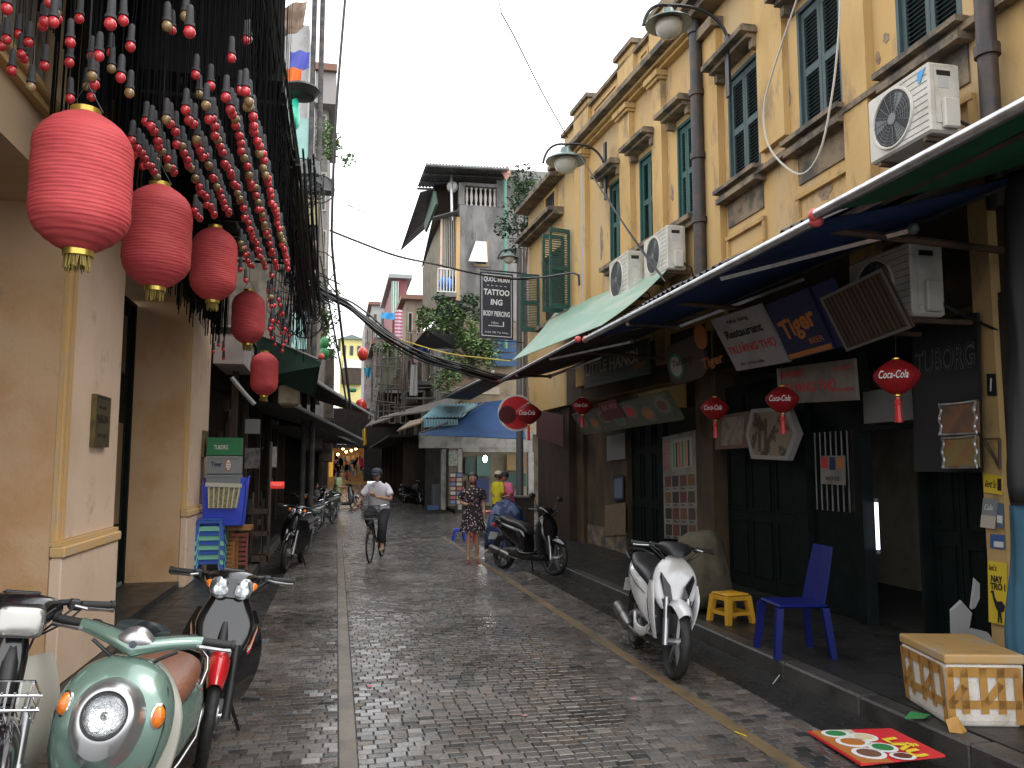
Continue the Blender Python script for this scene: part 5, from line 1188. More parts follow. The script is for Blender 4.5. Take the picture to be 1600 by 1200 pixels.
# ================================================================ FAR BUILDINGS
def rail(par, p0, p1, h, n, m, r=.015, name='railing'):
    p0, p1 = Vector(p0), Vector(p1)
    for z in (0, h): b = MB(); b.tube([p0+Vector((0, 0, z)), p1+Vector((0, 0, z))], r*1.3, 6); b.build('rail', m, par)
    b = MB()
    for k in range(n+1): q = p0.lerp(p1, k/n); b.tube([q, q+Vector((0, 0, h))], r, 4)
    b.build('balusters', m, par, kind='stuff')
def fbox(name, m, par, lo, hi, bev=0): b = MB(); b.box(lo, hi, bev=bev); return b.build(name, m, par)
def win(par, x0, x1, y, z0, z1, fm, pm=glassd, bars=0):
    """window on a face looking to the camera (-Y)"""
    w = fbox('window', fm, par, (x0, y-.05, z0), (x1, y-.001, z1)); b = MB(); b.box((x0+.06, y-.058, z0+.06), (x1-.06, y-.051, z1-.06)); b.build('pane', pm, w, world=True)
    for k in range(bars): b = MB(); x = x0+.1+(x1-x0-.2)*k/max(1, bars-1); b.box((x-.012, y-.09, z0), (x+.012, y-.066, z1)); b.build('bar', fm, w)
    return w
def winx(par, x, y0, y1, z0, z1, fm, pm=glassd, s=1):
    """window on a face looking along X (s=+1 outward +X)"""
    w = fbox('window', fm, par, (min(x+s*.001, x+s*.05), y0, z0), (max(x+s*.001, x+s*.05), y1, z1)); b = MB(); a, c = x+s*.051, x+s*.058; b.box((min(a, c), y0+.08, z0+.08), (max(a, c), y1-.08, z1-.08)); b.build('pane', pm, w)
    return w
def leafball(c, r, n, seed, sz=.09, sq=(1, 1, 1)):
    rr = random.Random(seed); b = MB()
    cl = [(Vector((rr.gauss(0, .45)*sq[0], rr.gauss(0, .45)*sq[1], rr.gauss(0, .42)*sq[2]))*r, rr.uniform(.25, .5)*r) for _ in range(max(4, int(8+r*3)))]
    for i in range(n):
        o, q = rr.choice(cl); p = Vector(c)+o+Vector((rr.gauss(0, 1), rr.gauss(0, 1), rr.gauss(0, 1))).normalized()*q*rr.uniform(.4, 1)
        M = Matrix.Rotation(rr.uniform(0, 6.3), 4, 'Z') @ Matrix.Rotation(rr.uniform(-1, 1), 4, 'X') @ Matrix.Rotation(rr.uniform(-1, 1), 4, 'Y'); s_ = sz*rr.uniform(.6, 1.4)
        b.add([p+(M @ Vector(v))*s_ for v in ((-.5, 0, 0), (0, -.28, .05), (.6, 0, 0), (0, .28, .05))], [(0, 1, 2, 3)])
    return b
def foliage_mat(n, c, c2):
    m = mat(n, c, .6, c2=c2, ns=1.2, rnd=.45); m.node_tree.nodes['Principled BSDF'].inputs['Transmission Weight'].default_value = 0
    return m
leafm = foliage_mat('leaf_green', (.085, .15, .045), (.13, .20, .07)); leafd = foliage_mat('leaf_dark_green', (.03, .06, .028), (.06, .10, .04)); barkm = mat('bark', (.09, .07, .05), .9, c2=(.05, .04, .03), ns=6, bump=.4)
def tree(name, label, c, r, n, seed, m, sz, root, sq=(1, 1, 1), cat='tree'):
    t = thing(name, label, cat, root); rr = random.Random(seed); c = Vector(c); root = Vector(root)
    leafball(c, r, n, seed, sz, sq).build('crown', m, t)
    b = MB(); b.tube([root, root.lerp(c, .5)+Vector((.05, .03, 0)), c], [.07*r+.03, .05*r+.02, .02], 7); b.build('trunk', barkm, t)
    for k in range(5):
        e = c+Vector((rr.uniform(-1, 1)*sq[0], rr.uniform(-1, 1)*sq[1], rr.uniform(-.2, .9)*sq[2]))*r*.7; b = MB(); b.tube([root.lerp(c, .6), (root.lerp(c, .8)+e)/2, e], [.03*r+.015, .02*r+.01, .006], 5); b.build('limb', barkm, t)
    return t
sidem_ = mat('sooty_wall', (.15, .12, .09), .9, c2=(.07, .06, .05), ns=2, c3=(.26, .21, .15), n3=3)
# ---- grey concrete house at the junction
YD = 30.0
Q = lambda px, py, Y=YD: at(px, py, Y=Y)
xl, xr = Q(717, 500).x, Q(860, 500).x; zt = Q(760, 322).z
gh = thing('concrete_house', 'tall weathered grey concrete house with white balusters and a tin roof at the junction', 'building', (xl+2, YD+2, .1))
wnx0, wnx1, wnz0, wnz1 = Q(743, 400).x, Q(760, 400).x, Q(750, 412).z, Q(750, 377).z
zb = Q(760, 500).z
for (x0, x1, z0, z1) in ((xl, wnx0, zb, zt), (wnx1, xr+2, zb, zt), (wnx0, wnx1, zb, wnz0), (wnx0, wnx1, wnz1, zt)): fbox('wall_panel', conc, gh, (x0+.001, YD, z0+.001), (x1-.001, YD+.25, z1-.001))
fbox('window_back', darkm, gh, (wnx0-.1, YD+.251, wnz0-.1), (wnx1+.1, YD+.27, wnz1+.1))
b = MB(); b.slab([(wnx0, YD-.02, wnz1), (wnx1, YD-.02, wnz1), (wnx1-.05, YD-.5, wnz0-.05), (wnx0-.35, YD-.5, wnz0-.05)], (0, -.04, -.01)); b.build('open_sash', mat('white_sash', (.62, .62, .6), .4), gh)
b = MB(); b.box((wnx1+.01, YD-.05, wnz0-.1), (wnx1+.08, YD-.001, wnz1+.08)); b.box((wnx0-.06, YD-.05, wnz0-.12), (wnx1+.005, YD-.001, wnz0-.03)); b.build('window_frame', mat('tan_frame', (.35, .25, .13), .6), gh)
fbox('lower_wall', mat('tan_wall', (.30, .24, .16), .85, c2=(.2, .16, .11), ns=2), gh, (xl-.1, YD+.02, 2.9), (xr+2, YD+.3, zb))
fbox('side_wall', conc, gh, (xl-.001, YD+.26, 3.0), (xl+.25, YD+8, zt))
# baluster row: lintel dips along (725,295)-(775,288)
zz0, zz1 = Q(740, 319).z, Q(740, 291).z
fbox('balustrade_rail', conc, gh, (Q(724, 300).x, YD-.05, zz1), (Q(778, 300).x, YD+.25, zz1+.12)); 
balm = mat('white_baluster', (.62, .6, .56), .6); bp = MB(); H_ = zz1-zz0
bp.lathe([(.05, 0), (.05, .06), (.03, .1), (.055, .25), (.06, .36), (.03, .55*H_/ .66), (.03, .6*H_/.66), (.05, H_-.05), (.05, H_)], 10); bo = bp.build('baluster', balm, origin=False, smooth=True)
for k in range(7):
    o = bpy.data.objects.new('baluster', bo.data); col.objects.link(o); o.parent = gh; o.location = WM[gh].inverted() @ Vector((Q(730+k*7.3, 300).x, YD+.1, zt+.001))
bpy.data.objects.remove(bo)
fbox('corner_post', conc, gh, (Q(776, 300).x, YD-.02, zt+.001), (Q(790, 300).x, YD+.25, zz1+.3)); fbox('corner_post', conc, gh, (Q(717, 300).x, YD-.02, zt+.001), (Q(726, 300).x, YD+.25, zz1+.1))
fbox('roof_room', darkw, gh, (Q(690, 300).x, YD+2.5, zt+.05), (xr+1.5, YD+2.7, zz1+1.0))
tin = mat('grey_tin_sheet', (.13, .13, .135), .6, .2, c2=(.08, .08, .085), ns=2)
A1, A2, A3, A4 = Q(652, 292, 32.5), Q(783, 296, 33.5), Q(795, 262, 28.8), Q(666, 255, 28.8)
corrugate('roof_sheet', tin, A1, A4, A2, A3, 26, amp=.03, par=gh)
for k in range(4): b = MB(); p_, q_ = A1.lerp(A4, k/3), A2.lerp(A3, k/3); b.tube([p_-Vector((0, 0, .08)), q_-Vector((0, 0, .08))], .05, 5); b.build('purlin', greym, gh)
b = MB(); b.tube([Q(705, 262, 30), Q(706, 345, 30)], .05, 6); b.build('post', alum, gh)
# white globe & upper room
b = MB(); b.ball(Q(707, 292, 30.2), .22, 14, 10); b.build('globe_light', whitep, gh, smooth=True)
# left bay with bars, sloping side roof
fbox('bay_post', trimy, gh, (Q(712, 400).x, YD-.1, Q(712, 470).z), (Q(718, 400).x, YD-.001, Q(712, 340).z)); fbox('bay_post', pinkm, gh, (Q(687.5, 400).x, YD-.1, Q(700, 440).z), (Q(690, 400).x, YD, Q(700, 338).z))
bayb = fbox('bay_room', mat('bay_brown', (.10, .075, .05), .7), gh, (Q(690, 400).x, YD+.3, Q(700, 445).z), (Q(712, 400).x, YD+.4, Q(700, 338).z))
for k in range(8): x = Q(691+k*2.8, 400).x; b = MB(); b.box((x-.012, YD-.04, Q(700, 432).z), (x+.012, YD-.02, Q(700, 338).z)); b.build('window_bar', mat('pale_bar', (.4, .38, .34), .5), gh)
beige = mat('beige_wall', (.42, .37, .28), .8, c2=(.3, .26, .19), ns=2)
b = MB(); b.add([], []); b.hexa([Q(660, 512, 34), Q(690, 470, YD), Q(690, 470, YD)+Vector((.2, .1, 0)), Q(660, 512, 34)+Vector((.2, .1, 0))], [Q(660, 420, 34), Q(690, 335, YD), Q(690, 335, YD)+Vector((.2, .1, 0)), Q(660, 420, 34)+Vector((.2, .1, 0))]); b.build('side_bay', beige, gh)
for (q0, q1, q2, q3, nm) in (((676, 340, 29.5), (717, 329, 29.5), (716, 337, 30), (658, 420, 36), 'lean_to_sheet'), ((656, 301, 31), (677, 296, 31), (664, 358, 35), (625, 393, 40), 'lean_to_sheet')):
    b = MB(); b.slab([Q(*q0), Q(*q1), Q(*q2), Q(*q3)], (.05, .1, .08)); b.build(nm, tin, gh)
b = MB(); b.slab([Q(678, 298, 30.4), Q(681, 318, 30.4), Q(664, 362, 34), Q(662, 350, 34)], (.1, .1, 0)); b.build('green_panel', mat('pale_green_panel', (.16, .3, .2), .6), gh)
# balcony with white railing
bz = Q(700, 457, 29.2).z
fbox('balcony_slab', conc, gh, (Q(683, 457, 29.2).x, 29.2, bz-.15), (Q(714, 457, 29.2).x, YD-.001, bz)); rail(gh, (Q(684, 450, 29.2).x, 29.22, bz+.02), (Q(712, 450, 29.2).x, 29.22, bz+.02), .85, 6, whitep, .02)
b = MB(); b.ball(Q(697, 443, 29.6), .28, 12, 8, (1, 1, .9)); b.build('blue_bag', mat('blue_bag_plastic', (.03, .2, .6), .3), smooth=True, label='round blue plastic bag behind the white balcony railing', cat='bag')
b = MB(); b.tube([Q(790, 545, 29.5), Q(789, 280, 29.5)], .07, 8); b.build('green_pipe', mat('green_pipe_paint', (.12, .28, .22), .5), label='tall pale green pipe on the grey concrete house', cat='pipe')
b = MB(); b.slab([Q(783, 268, 29.4), Q(794, 258, 29.4), Q(799, 272, 29.4), Q(791, 282, 29.4)], (0, .02, 0)); b.build('small_flag', mat('pale_red_flag', (.6, .3, .25), .6), label='small pale red flag on the roof of the grey house', cat='flag')
bluepan = mat('blue_panels', (.03, .09, .2), .5)
for k in range(4): fbox('blue_panel', bluepan, gh, (Q(770, 540, 29.8).x, 29.8, Q(790, 572-k*11, 29.8).z), (Q(808, 540, 29.8).x, 29.86, Q(790, 563-k*11, 29.8).z))
# balcony level wall below greenery
fbox('parapet_wall', mat('brick_tan', (.34, .25, .17), .8, c2=(.22, .15, .10), ns=4), gh, (Q(690, 600, 29).x, 29.0, Q(700, 602, 29).z), (Q(775, 600, 29).x, 29.3, Q(700, 585, 29).z)); fbox('parapet_rail', beige, gh, (Q(688, 600, 29).x, 28.95, Q(700, 615, 29).z), (Q(780, 600, 29).x, 29.35, Q(700, 603, 29).z))
tree('balcony_shrub', 'leafy green shrub spilling over the balcony behind the tattoo sign', Q(735, 545, 28.6), 1.25, 2600, 3, leafm, .13, Q(738, 590, 28.9), (1.1, .5, 1), 'shrub')
tree('balcony_shrub', 'sparse green creeper growing under the white balcony railing', Q(690, 498, 29), 1.0, 1100, 4, leafm, .13, Q(700, 520, 29.4), (1.5, .4, .5), 'shrub')
tree('balcony_shrub', 'dark leafy plants under the grey concrete wall, left of the tattoo sign', Q(722, 482, 29), .8, 900, 14, leafd, .14, Q(725, 500, 29.5), (1.2, .4, .5), 'shrub')
tree('bamboo', 'feathery green bamboo between the grey house and the last yellow house', Q(818, 350, 23.5), 1.0, 2400, 5, leafd, .11, (Q(820, 400, 23.5).x, 23.5, 3), (.55, .5, 1.3), 'bamboo')
tree('roof_plant', 'thin green plants on the roof of the grey concrete house', Q(820, 285, 29.8), .7, 350, 6, leafm, .12, Q(820, 300, 29.8), (1.6, .4, .4), 'plant')
fbox('roof_wall', conc, gh, (Q(790, 300).x+.01, YD+.3, zt+.001), (xr+2, YD+.5, zz1+.9))
# ---- shop at the ground floor of the junction, lit inside
sh = thing('corner_shop', 'small lit corner shop with white pillars under the blue tarpaulin', 'building', (5.5, 31, .16))
S = lambda px, py, Y=29.6: at(px, py, Y=Y)
wcol = mat('white_pillar', (.34, .33, .30), .7, c2=(.2, .19, .17), ns=3)
def sb(name, m, px0, px1, py0, py1, Y=29.6, dep=.3, par=None, **k): a, c = S(px0, py1, Y), S(px1, py0, Y); b = MB(); b.box((a.x, Y, max(a.z, .165)), (c.x, Y+dep, c.z)); return b.build(name, m, par or sh, **k)
sb('pillar', wcol, 689, 697, 702, 806); sb('pillar', wcol, 715, 722, 702, 806); sb('beam', wcol, 655, 832, 676, 700); sb('beam', wcol, 722.5, 832, 700.5, 706)
sb('pillar', wcol, 826, 834, 706.5, 806)
inm = mat('shop_inner_wall', (.30, .26, .19), .8, c2=(.22, .19, .14), ns=3)
a, c = S(716, 810), S(834, 690)
b = MB(); b.box((a.x, 32.5, .16), (c.x+.5, 32.6, 3.2)); b.build('inner_wall', inm, sh); b = MB(); b.box((a.x-.0, 29.91, 2.9), (c.x+.5, 32.49, 3.0)); b.build('ceiling', inm, sh)
b = MB(); b.box((a.x-1.0, 31.5, .16), (a.x-.1, 31.6, 3.0)); b.build('inner_wall', darkm, sh)
for (x0, x1, y0, y1, m_) in ((727, 741, 714, 741, mat('teal_board', (.04, .10, .09), .5)), (745, 766, 712, 744, mat('green_notice', (.12, .25, .22), .5)), (744, 764, 747, 785, mat('blue_notice', (.05, .07, .2), .5)), (728, 742, 750, 785, mat('brown_notice', (.12, .09, .06), .5)), (792, 806, 710, 735, mat('tan_print', (.4, .27, .12), .5)), (809, 822, 710, 735, mat('tan_print2', (.35, .2, .1), .5)), (790, 822, 740, 760, MC['teal_board'])): sb('wall_picture', m_, x0, x1, y0, y1, 32.3, .1)
t = thing('hanging_bulb_light', 'bright bare white bulb hanging inside the corner shop', 'lamp', S(758, 724, 31)); b = MB(); c0 = S(758, 717, 30.8); b.ball(c0, .10, 12, 8, (.8, .8, 1.3)); b.build('glowing_bulb', mat('white_glow', (1, .97, .9), .4, emit=30), t, smooth=True); b = MB(); b.tube([c0+Vector((0, 0, .12)), c0+Vector((0, 0, .5))], .01, 5); b.build('cord', blackm, t)
t = thing('postcard_rack', 'rack of postcards in rows on the white pillar of the corner shop', 'rack', S(710, 790, 29.3)); b = MB(); a, c = S(703, 788, 29.35), S(723, 738, 29.35); b.box((a.x, 29.4, a.z), (c.x, 29.44, c.z)); b.build('backboard', mat('rack_dark', (.08, .05, .05), .6), t)
pc = [mat('card_%d' % k, c, .5) for k, c in enumerate(((.5, .45, .4), (.4, .12, .12), (.15, .2, .35), (.45, .35, .25)))]
for r_ in range(7):
    for c_ in range(2): a, e = S(704+c_*10, 745+r_*7, 29.3), S(712+c_*10, 740+r_*7, 29.3); b = MB(); b.box((a.x, 29.36, a.z), (e.x, 29.39, e.z)); b.build('postcard', pc[(r_+c_*2) % 4], t)
f = Face(S(701, 728, 29.4), S(715, 728, 29.4)-S(701, 728, 29.4), S(701, 704, 29.4)-S(701, 728, 29.4)); t = thing('wall_poster', 'painted figure poster on the white pillar above the postcard rack', 'poster', f.p(.5, 0)); f.board('sheet', mat('poster_grey', (.35, .36, .33), .6, c2=(.12, .16, .1), ns=12), t, .02)
t = thing('grey_cabinet', 'grey cabinet with blue crates at the left of the corner shop', 'cabinet', S(684, 790, 29.8)); sb('cabinet_body', mat('cabinet_grey', (.12, .14, .14), .6), 676, 689, 757, 790, 29.9, .4, t); b = MB(); sb('blue_crate', mat('crate_navy', (.03, .06, .15), .5), 668, 686, 790, 804, 29.4, .4, t)
b = MB(); b.box((c.x+.3, 33, 0), (16, 33.2, 3.2)); b.build('side_wall', sidem_, sh)
# tarpaulin and tin awning over the shop
T = lambda px, py, Y: at(px, py, Y=Y)
t = thing('tarpaulin', 'big blue tarpaulin stretched over the corner shop', 'tarpaulin', T(730, 685, 27)); q = [T(652, 679, 26.5), T(822, 686, 24), T(815, 622, 27.5), T(742, 630, 29)]
b = MB(); b.grid(lambda u, v: q[0].lerp(q[1], u).lerp(q[3].lerp(q[2], u), v)-Vector((0, 0, .18*math.sin(math.pi*v)*(.6+.4*math.cos(6*u)))), 16, 8); k = list(b.v); b.add([(p_[0], p_[1], p_[2]-.015) for p_ in k], [tuple(reversed(f_)) for f_ in b.f]); b.build('fabric', mat('blue_tarpaulin', (.005, .04, .13), .7, c2=(.004, .03, .09), ns=3, bump=.3, bs=6), t, smooth=True, ang=180)
b = MB(); b.tube([T(660, 676, 26), T(700, 660, 27), T(758, 628, 28)], .03, 6); b.build('tie_rope', blackm, t)
ts = thing('tin_awning', 'pale blue corrugated tin awning left of the blue tarpaulin', 'awning', T(690, 650, 28))
corrugate('roof_sheet', mat('pale_blue_tin', (.17, .30, .34), .45, .2, c2=(.13, .22, .25), ns=3), T(658, 653, 27), T(685, 632, 29), T(722, 652, 27), T(748, 630, 29), 12, amp=.03, par=ts)
corrugate('valance', mat('pale_blue_tin'[:] if 0 else 'pale_blue_tin2', (.20, .34, .38), .45, .2), T(662, 668, 27), T(662, 655, 27), T(715, 664, 27), T(715, 655, 27), 12, amp=.03, par=ts)
# dark roofs on the right past the junction
for (q0, q1, q2, q3, lab, m_) in (((590, 655, 40), (700, 640, 29), (735, 615, 30), (640, 640, 42), 'patched grey tin roof running down toward the lit street end', mat('patched_tin', (.16, .14, .11), .7, c2=(.07, .06, .05), ns=2)), ((620, 675, 31), (655, 663, 28), (664, 655, 29), (640, 660, 33), 'tan board awning left of the blue tarpaulin', mat('tan_board', (.28, .2, .13), .7)), ((570, 668, 50), (625, 650, 38), (640, 640, 40), (585, 655, 50), 'far dark tin awning over the street end', mat('dark_tin', (.07, .055, .045), .7)), ((690, 622, 28.5), (770, 586, 15.8), (800, 590, 16.5), (735, 625, 28.5), 'old fabric roof edge with a pale pole above the tin awning', brownF)):
    b = MB(); b.slab([T(*q0), T(*q1), T(*q2), T(*q3)], (0, .05, .06)); b.build('street_awning', m_, label=lab, cat='awning')
b = MB(); b.tube([T(692, 622, 28.4), T(771, 584, 15.7)], .03, 6); b.ball(T(771, 583, 15.7), .06, 10, 6); b.build('awning_pole', MC['dull_bar'], label='pale awning pole ending in a red ball near the brown awning', cat='pole')
# right row beyond the junction: side facade, shops
rb = thing('far_right_houses', 'narrow dark house with cluttered balconies, left of the grey concrete house', 'building', (3.6, 42, .1))
sidem = mat('sooty_wall', (.15, .12, .09), .9, c2=(.07, .06, .05), ns=2, c3=(.26, .21, .15), n3=3)
b = MB(); b.box((4.35, 38.1, 0), (9, 60, 8.5)); b.build('wall', sidem, rb)
for k in range(5):
    z = 3.2+k*.0; y = 39+k*4
    for zz in (3.3, 6.0): winx(rb, 4.35, y, y+2.2, zz, zz+1.5, beige, glassd, -1)
    b = MB(); b.box((3.5, y-.2, 5.6), (4.349, y+2.8, 5.75)); b.build('balcony_slab', conc, rb); rail(rb, (3.52, y-.2, 5.8), (3.52, y+2.8, 5.8), .9, 12, rustm)
    b = MB(); b.box((3.2, y-.2, 2.9), (4.349, y+3, 3.0)); b.build('shop_canopy', darkw, rb)
b = MB(); b.slab([T(640, 545, 33), T(665, 515, 31), T(722, 502, 29.5), T(715, 545, 29.5)], (.1, .1, .05)); b.build('dark_balcony_canopy', mat('dark_canopy_tin', (.03, .028, .03), .7), label='dark curved balcony canopy left of the leafy shrub', cat='canopy')
# clothes and cloths
def cloth(label, q, Y, m, wav=.05, name='hanging_cloth'):
    P_ = [T(*a_, Y) for a_ in q]; b = MB(); b.grid(lambda u, v: P_[0].lerp(P_[1], u).lerp(P_[3].lerp(P_[2], u), v)+Vector((0, wav*math.sin(9*u+2*v), 0)), 12, 6); k = list(b.v); b.add([(p_[0], p_[1]+.012, p_[2]) for p_ in k], [tuple(reversed(f_)) for f_ in b.f]); return b.build(name, m, smooth=True, ang=180, label=label, cat='cloth')
strp = mat('striped_cloth', (.55, .45, .5), .8)
nt_ = strp.node_tree; wv = nt_.nodes.new('ShaderNodeTexWave'); wv.bands_direction = 'Z'; wv.inputs['Scale'].default_value = 1.6; wv.inputs['Distortion'].default_value = .6; tc_ = nt_.nodes.new('ShaderNodeTexCoord'); nt_.links.new(tc_.outputs['Object'], wv.inputs[0]); mm_ = nt_.nodes.new('ShaderNodeMixRGB'); mm_.inputs[1].default_value = (.45, .06, .12, 1); mm_.inputs[2].default_value = (.6, .55, .6, 1); nt_.links.new(wv.outputs[0], mm_.inputs[0]); nt_.links.new(mm_.outputs[0], nt_.nodes['Principled BSDF'].inputs['Base Color'])
cloth('long striped pink and white cloth hanging from a far balcony', ((617, 484), (629, 484), (628, 560), (616, 556)), 45, strp)
cloth('bright blue tarp scrap under the far green building', ((597, 488), (617, 489), (616, 500), (595, 497)), 46, mat('sky_blue_cloth', (.03, .3, .6), .6))
cloth('pale pink cloth hanging below the dark balcony canopy', ((645, 548), (660, 545), (664, 568), (647, 566)), 32, mat('pale_pink_cloth', (.4, .28, .27), .8))
cloth('dark blue cloth hanging beside the pale pink cloth', ((652, 543), (668, 541), (670, 560), (655, 558)), 31.6, mat('dark_blue_cloth', (.02, .04, .14), .8))
cloth('white sheet hanging on the wall over the tin roofs', ((642, 570), (652, 570), (652, 618), (640, 618)), 32, mat('white_sheet_cloth', (.45, .45, .45), .8))
cloth('blue plastic scrap near the far curved roof', ((568, 575), (583, 573), (578, 590), (572, 588)), 50, mat('teal_scrap', (.03, .25, .4), .6))
cloth('yellow flag hanging at the end of the left awnings', ((566, 672), (571, 668), (573, 694), (566, 697)), 25, mat('yellow_flag', (.5, .33, .03), .7))
# row of far houses seen over the awnings
def hut(label, px0, px1, pt, pb, Y, dep, m, rm=None, roof='flat', wins=0, bal=False):
    a, c = T(px0, pb, Y), T(px1, pt, Y); t = thing('town_house', label, 'building', ((a.x+c.x)/2, Y+dep/2, 0))
    b = MB(); b.box((a.x, Y, max(a.z, gz(Y)-.1)), (c.x, Y+dep, c.z)); b.build('wall', m, t)
    if roof == 'gable':
        h = (c.x-a.x)*.22; b = MB(); b.slab([(a.x-.3, Y-.3, c.z), (c.x+.3, Y-.3, c.z), ((a.x+c.x)/2, Y-.3, c.z+h)], (0, dep+.6, 0)); b.build('roof', rm, t)
    elif rm: b = MB(); b.box((a.x-.3, Y-.4, c.z+.001), (c.x+.3, Y+dep, c.z+.25)); b.build('roof', rm, t)
    for k in range(wins):
        x = a.x+(c.x-a.x)*(k+.5)/wins; w = (c.x-a.x)/wins*.28
        for z in ([c.z-1.9] if c.z-a.z < 4 else [c.z-1.9, c.z-4.6]): win(t, x-w, x+w, Y, z, z+1.2, beige)
    if bal: b = MB(); b.box((a.x, Y-.9, c.z-2.9), (c.x, Y-.001, c.z-2.75)); b.build('balcony_slab', conc, t); rail(t, (a.x, Y-.88, c.z-2.7), (c.x, Y-.88, c.z-2.7), .8, 10, rustm)
    return t
terr = mat('terracotta_tin', (.2, .10, .07), .7); yelw = mat('bright_yellow_wall', (.70, .62, .25), .7, c2=(.6, .53, .22), ns=1)
yh = hut('far bright yellow house with grey green gable roof at the street end', 530, 567, 531, 640, 95, 10, yelw, mat('grey_green_roof', (.16, .22, .20), .6), 'gable', 3)
a, c = T(536, 575, 94.6), T(566, 562, 94.6); fbox('balcony_band', whitep, yh, (a.x, 94.2, a.z), (c.x, 94.9, c.z)); a, c = T(533, 600, 94.6), T(566, 577, 94.6); fbox('dark_band', darkw, yh, (a.x, 94.3, a.z), (c.x, 94.85, c.z))
hut('far house with brown overhanging tin roof and pale wall', 578, 604, 478, 640, 70, 8, mat('pale_house_wall', (.42, .42, .40), .8, c2=(.3, .3, .29), ns=1), terr, 'flat', 2, True)
gr2 = hut('tall narrow far house with green side and dark red front', 611, 636, 437, 640, 52, 10, mat('faded_red_wall', (.24, .08, .08), .7), mat('pale_grey_roof', (.3, .32, .32), .5), 'flat', 0)
a, c = T(611, 490, 51.9), T(621, 440, 51.9); fbox('green_front', mat('pale_green_wall', (.25, .40, .33), .7), gr2, (a.x, 51.8, a.z), (c.x, 51.99, c.z))
for k in range(3): x = a.x+.1+k*.15; b = MB(); b.box((x, 51.75, a.z), (x+.04, 51.795, c.z)); b.build('strip', whitep, gr2)
hut('pale cluttered far house with stacked balconies beside the yellow house', 568, 586, 500, 640, 62, 8, mat('stained_pale_wall', (.33, .32, .30), .85, c2=(.2, .19, .18), ns=2), None, 'flat', 2, True)
hut('brownish far house behind the striped cloth', 632, 662, 470, 640, 46, 8, mat('dusty_brown_wall', (.26, .20, .15), .85, c2=(.16, .13, .10), ns=2), terr, 'flat', 2, True)
hut('low sooty house behind the curved mossy roof', 586, 640, 540, 660, 48, 6, sidem, terr, 'flat', 3, True)
b = MB(); cc = [(590+18*math.cos(a_)*-1, 0) for a_ in (0,)]
pts = [T(588, 610, 44), T(592, 580, 44), T(600, 560, 44), T(612, 545, 44), T(625, 545, 44), T(622, 570, 44), T(612, 600, 44), T(598, 615, 44)]
b.slab(pts, (0, .4, 0)); b.build('mossy_curved_roof', mat('mossy_tin', (.16, .17, .11), .85, c2=(.08, .09, .06), ns=1.5, c3=(.3, .3, .25), n3=3), label='curved mossy old tin roof at the far right side of the street', cat='roof')
tree('creeper', 'green creeper on top of the mossy curved roof', T(607, 545, 43.5), .9, 500, 61, leafm, .16, T(607, 560, 44), (1.2, .5, .5), 'plant')
# scaffold like poles and clutter of pipes far centre right
rs = random.Random(17); b = MB()
for k in range(70):
    px = rs.uniform(575, 690); py = rs.uniform(560, 650); Y = rs.uniform(36, 46); p_ = T(px, py, Y); l = rs.uniform(.5, 2.2)
    d = Vector((0, 0, 1)) if rs.random() < .6 else Vector((1, 0, rs.uniform(-.1, .1))); b.tube([p_, p_+d*l], rs.uniform(.02, .05), 5)
b.build('pipe_clutter', mat('grey_clutter', (.10, .09, .08), .7, c2=(.2, .19, .18), ns=1), label='clutter of pipes, wires and railings over the far shops', cat='pipes', kind='stuff')
b = MB()
for k in range(2): b.tube([T(576+k*7, 655, 40), T(588+k*5, 590, 40)], .04, 5)
for k in range(7): b.tube([T(577.5+k*1.6, 648-k*8, 40), T(584+k*1.4, 648-k*8, 40)], .03, 4)
b.build('ladder', MC['pale_pipe'], label='pale ladder leaning in front of the mossy curved roof', cat='ladder')
for k, (px, py, r_, m_, lab) in enumerate(((564, 635, .28, redl, 'far small red street lantern near the street end'), (567, 553, .25, redl, 'far upper red lantern beside the yellow house'), (507, 536, .2, grn, 'small green lantern above the green awning ball'), (507, 552, .18, grn, 'lower small green lantern by the pink ball'))):
    b = MB(); b.ball(T(px, py, 40 if k < 2 else 16), r_ if k < 2 else .09, 10, 8, (1, 1, 1.4)); b.build('small_lantern', m_, smooth=True, label=lab, cat='lantern')
b = MB(); a, c = T(543, 612, 38), T(557, 606, 38); b.box((a.x, 38, a.z), (c.x, 38.3, c.z), bev=.05); b.build('green_lamp', mat('lamp_green', (.08, .45, .2), .4), label='long pale green street lamp head far down the street', cat='lamp')
# ---- far left: houses behind the poles
tealw = mat('pale_teal_wall', (.30, .50, .46), .7, c2=(.24, .40, .37), ns=2); tl = thing('teal_house', 'pale teal walled house behind the poles with a green bag hanging in front', 'building', (-2.5, 19, .1))
def lbx(name, m, px0, px1, py0, py1, Y, dep, par): a, c = T(px0, py1, Y), T(px1, py0, Y); b = MB(); b.box((a.x, Y, a.z), (c.x, Y+dep, c.z)); return b.build(name, m, par)
lbx('wall', tealw, 425, 485, 186, 264, 19, 6, tl); lbx('upper_wall', mat('dull_white_wall', (.42, .41, .40), .8, c2=(.25, .24, .23), ns=2), 430, 484, 40, 185, 19.2, 5, tl); lbx('balcony_slab', conc, 440, 500, 262, 276, 18, 7, tl)
lbx('lower_wall', sidem, 400, 500, 277, 600, 19, 6, tl); lbx('balcony_front', darkw, 462, 498, 300, 352, 18.4, .1, tl)
for k in range(16): lbx('blind_slat', mat('pale_yellow_slat', (.36, .32, .16), .6), 468, 497, 303+k*3.0, 304.6+k*3.0, 18.3, .06, tl)
lbx('pale_curtain', mat('dusty_pink_sheet', (.35, .28, .24), .8, c2=(.2, .16, .14), ns=5), 480, 494, 376, 450, 18.3, .06, tl)
lbx('pale_teal_panel', tealw, 455, 480, 490, 545, 18.5, .1, tl)
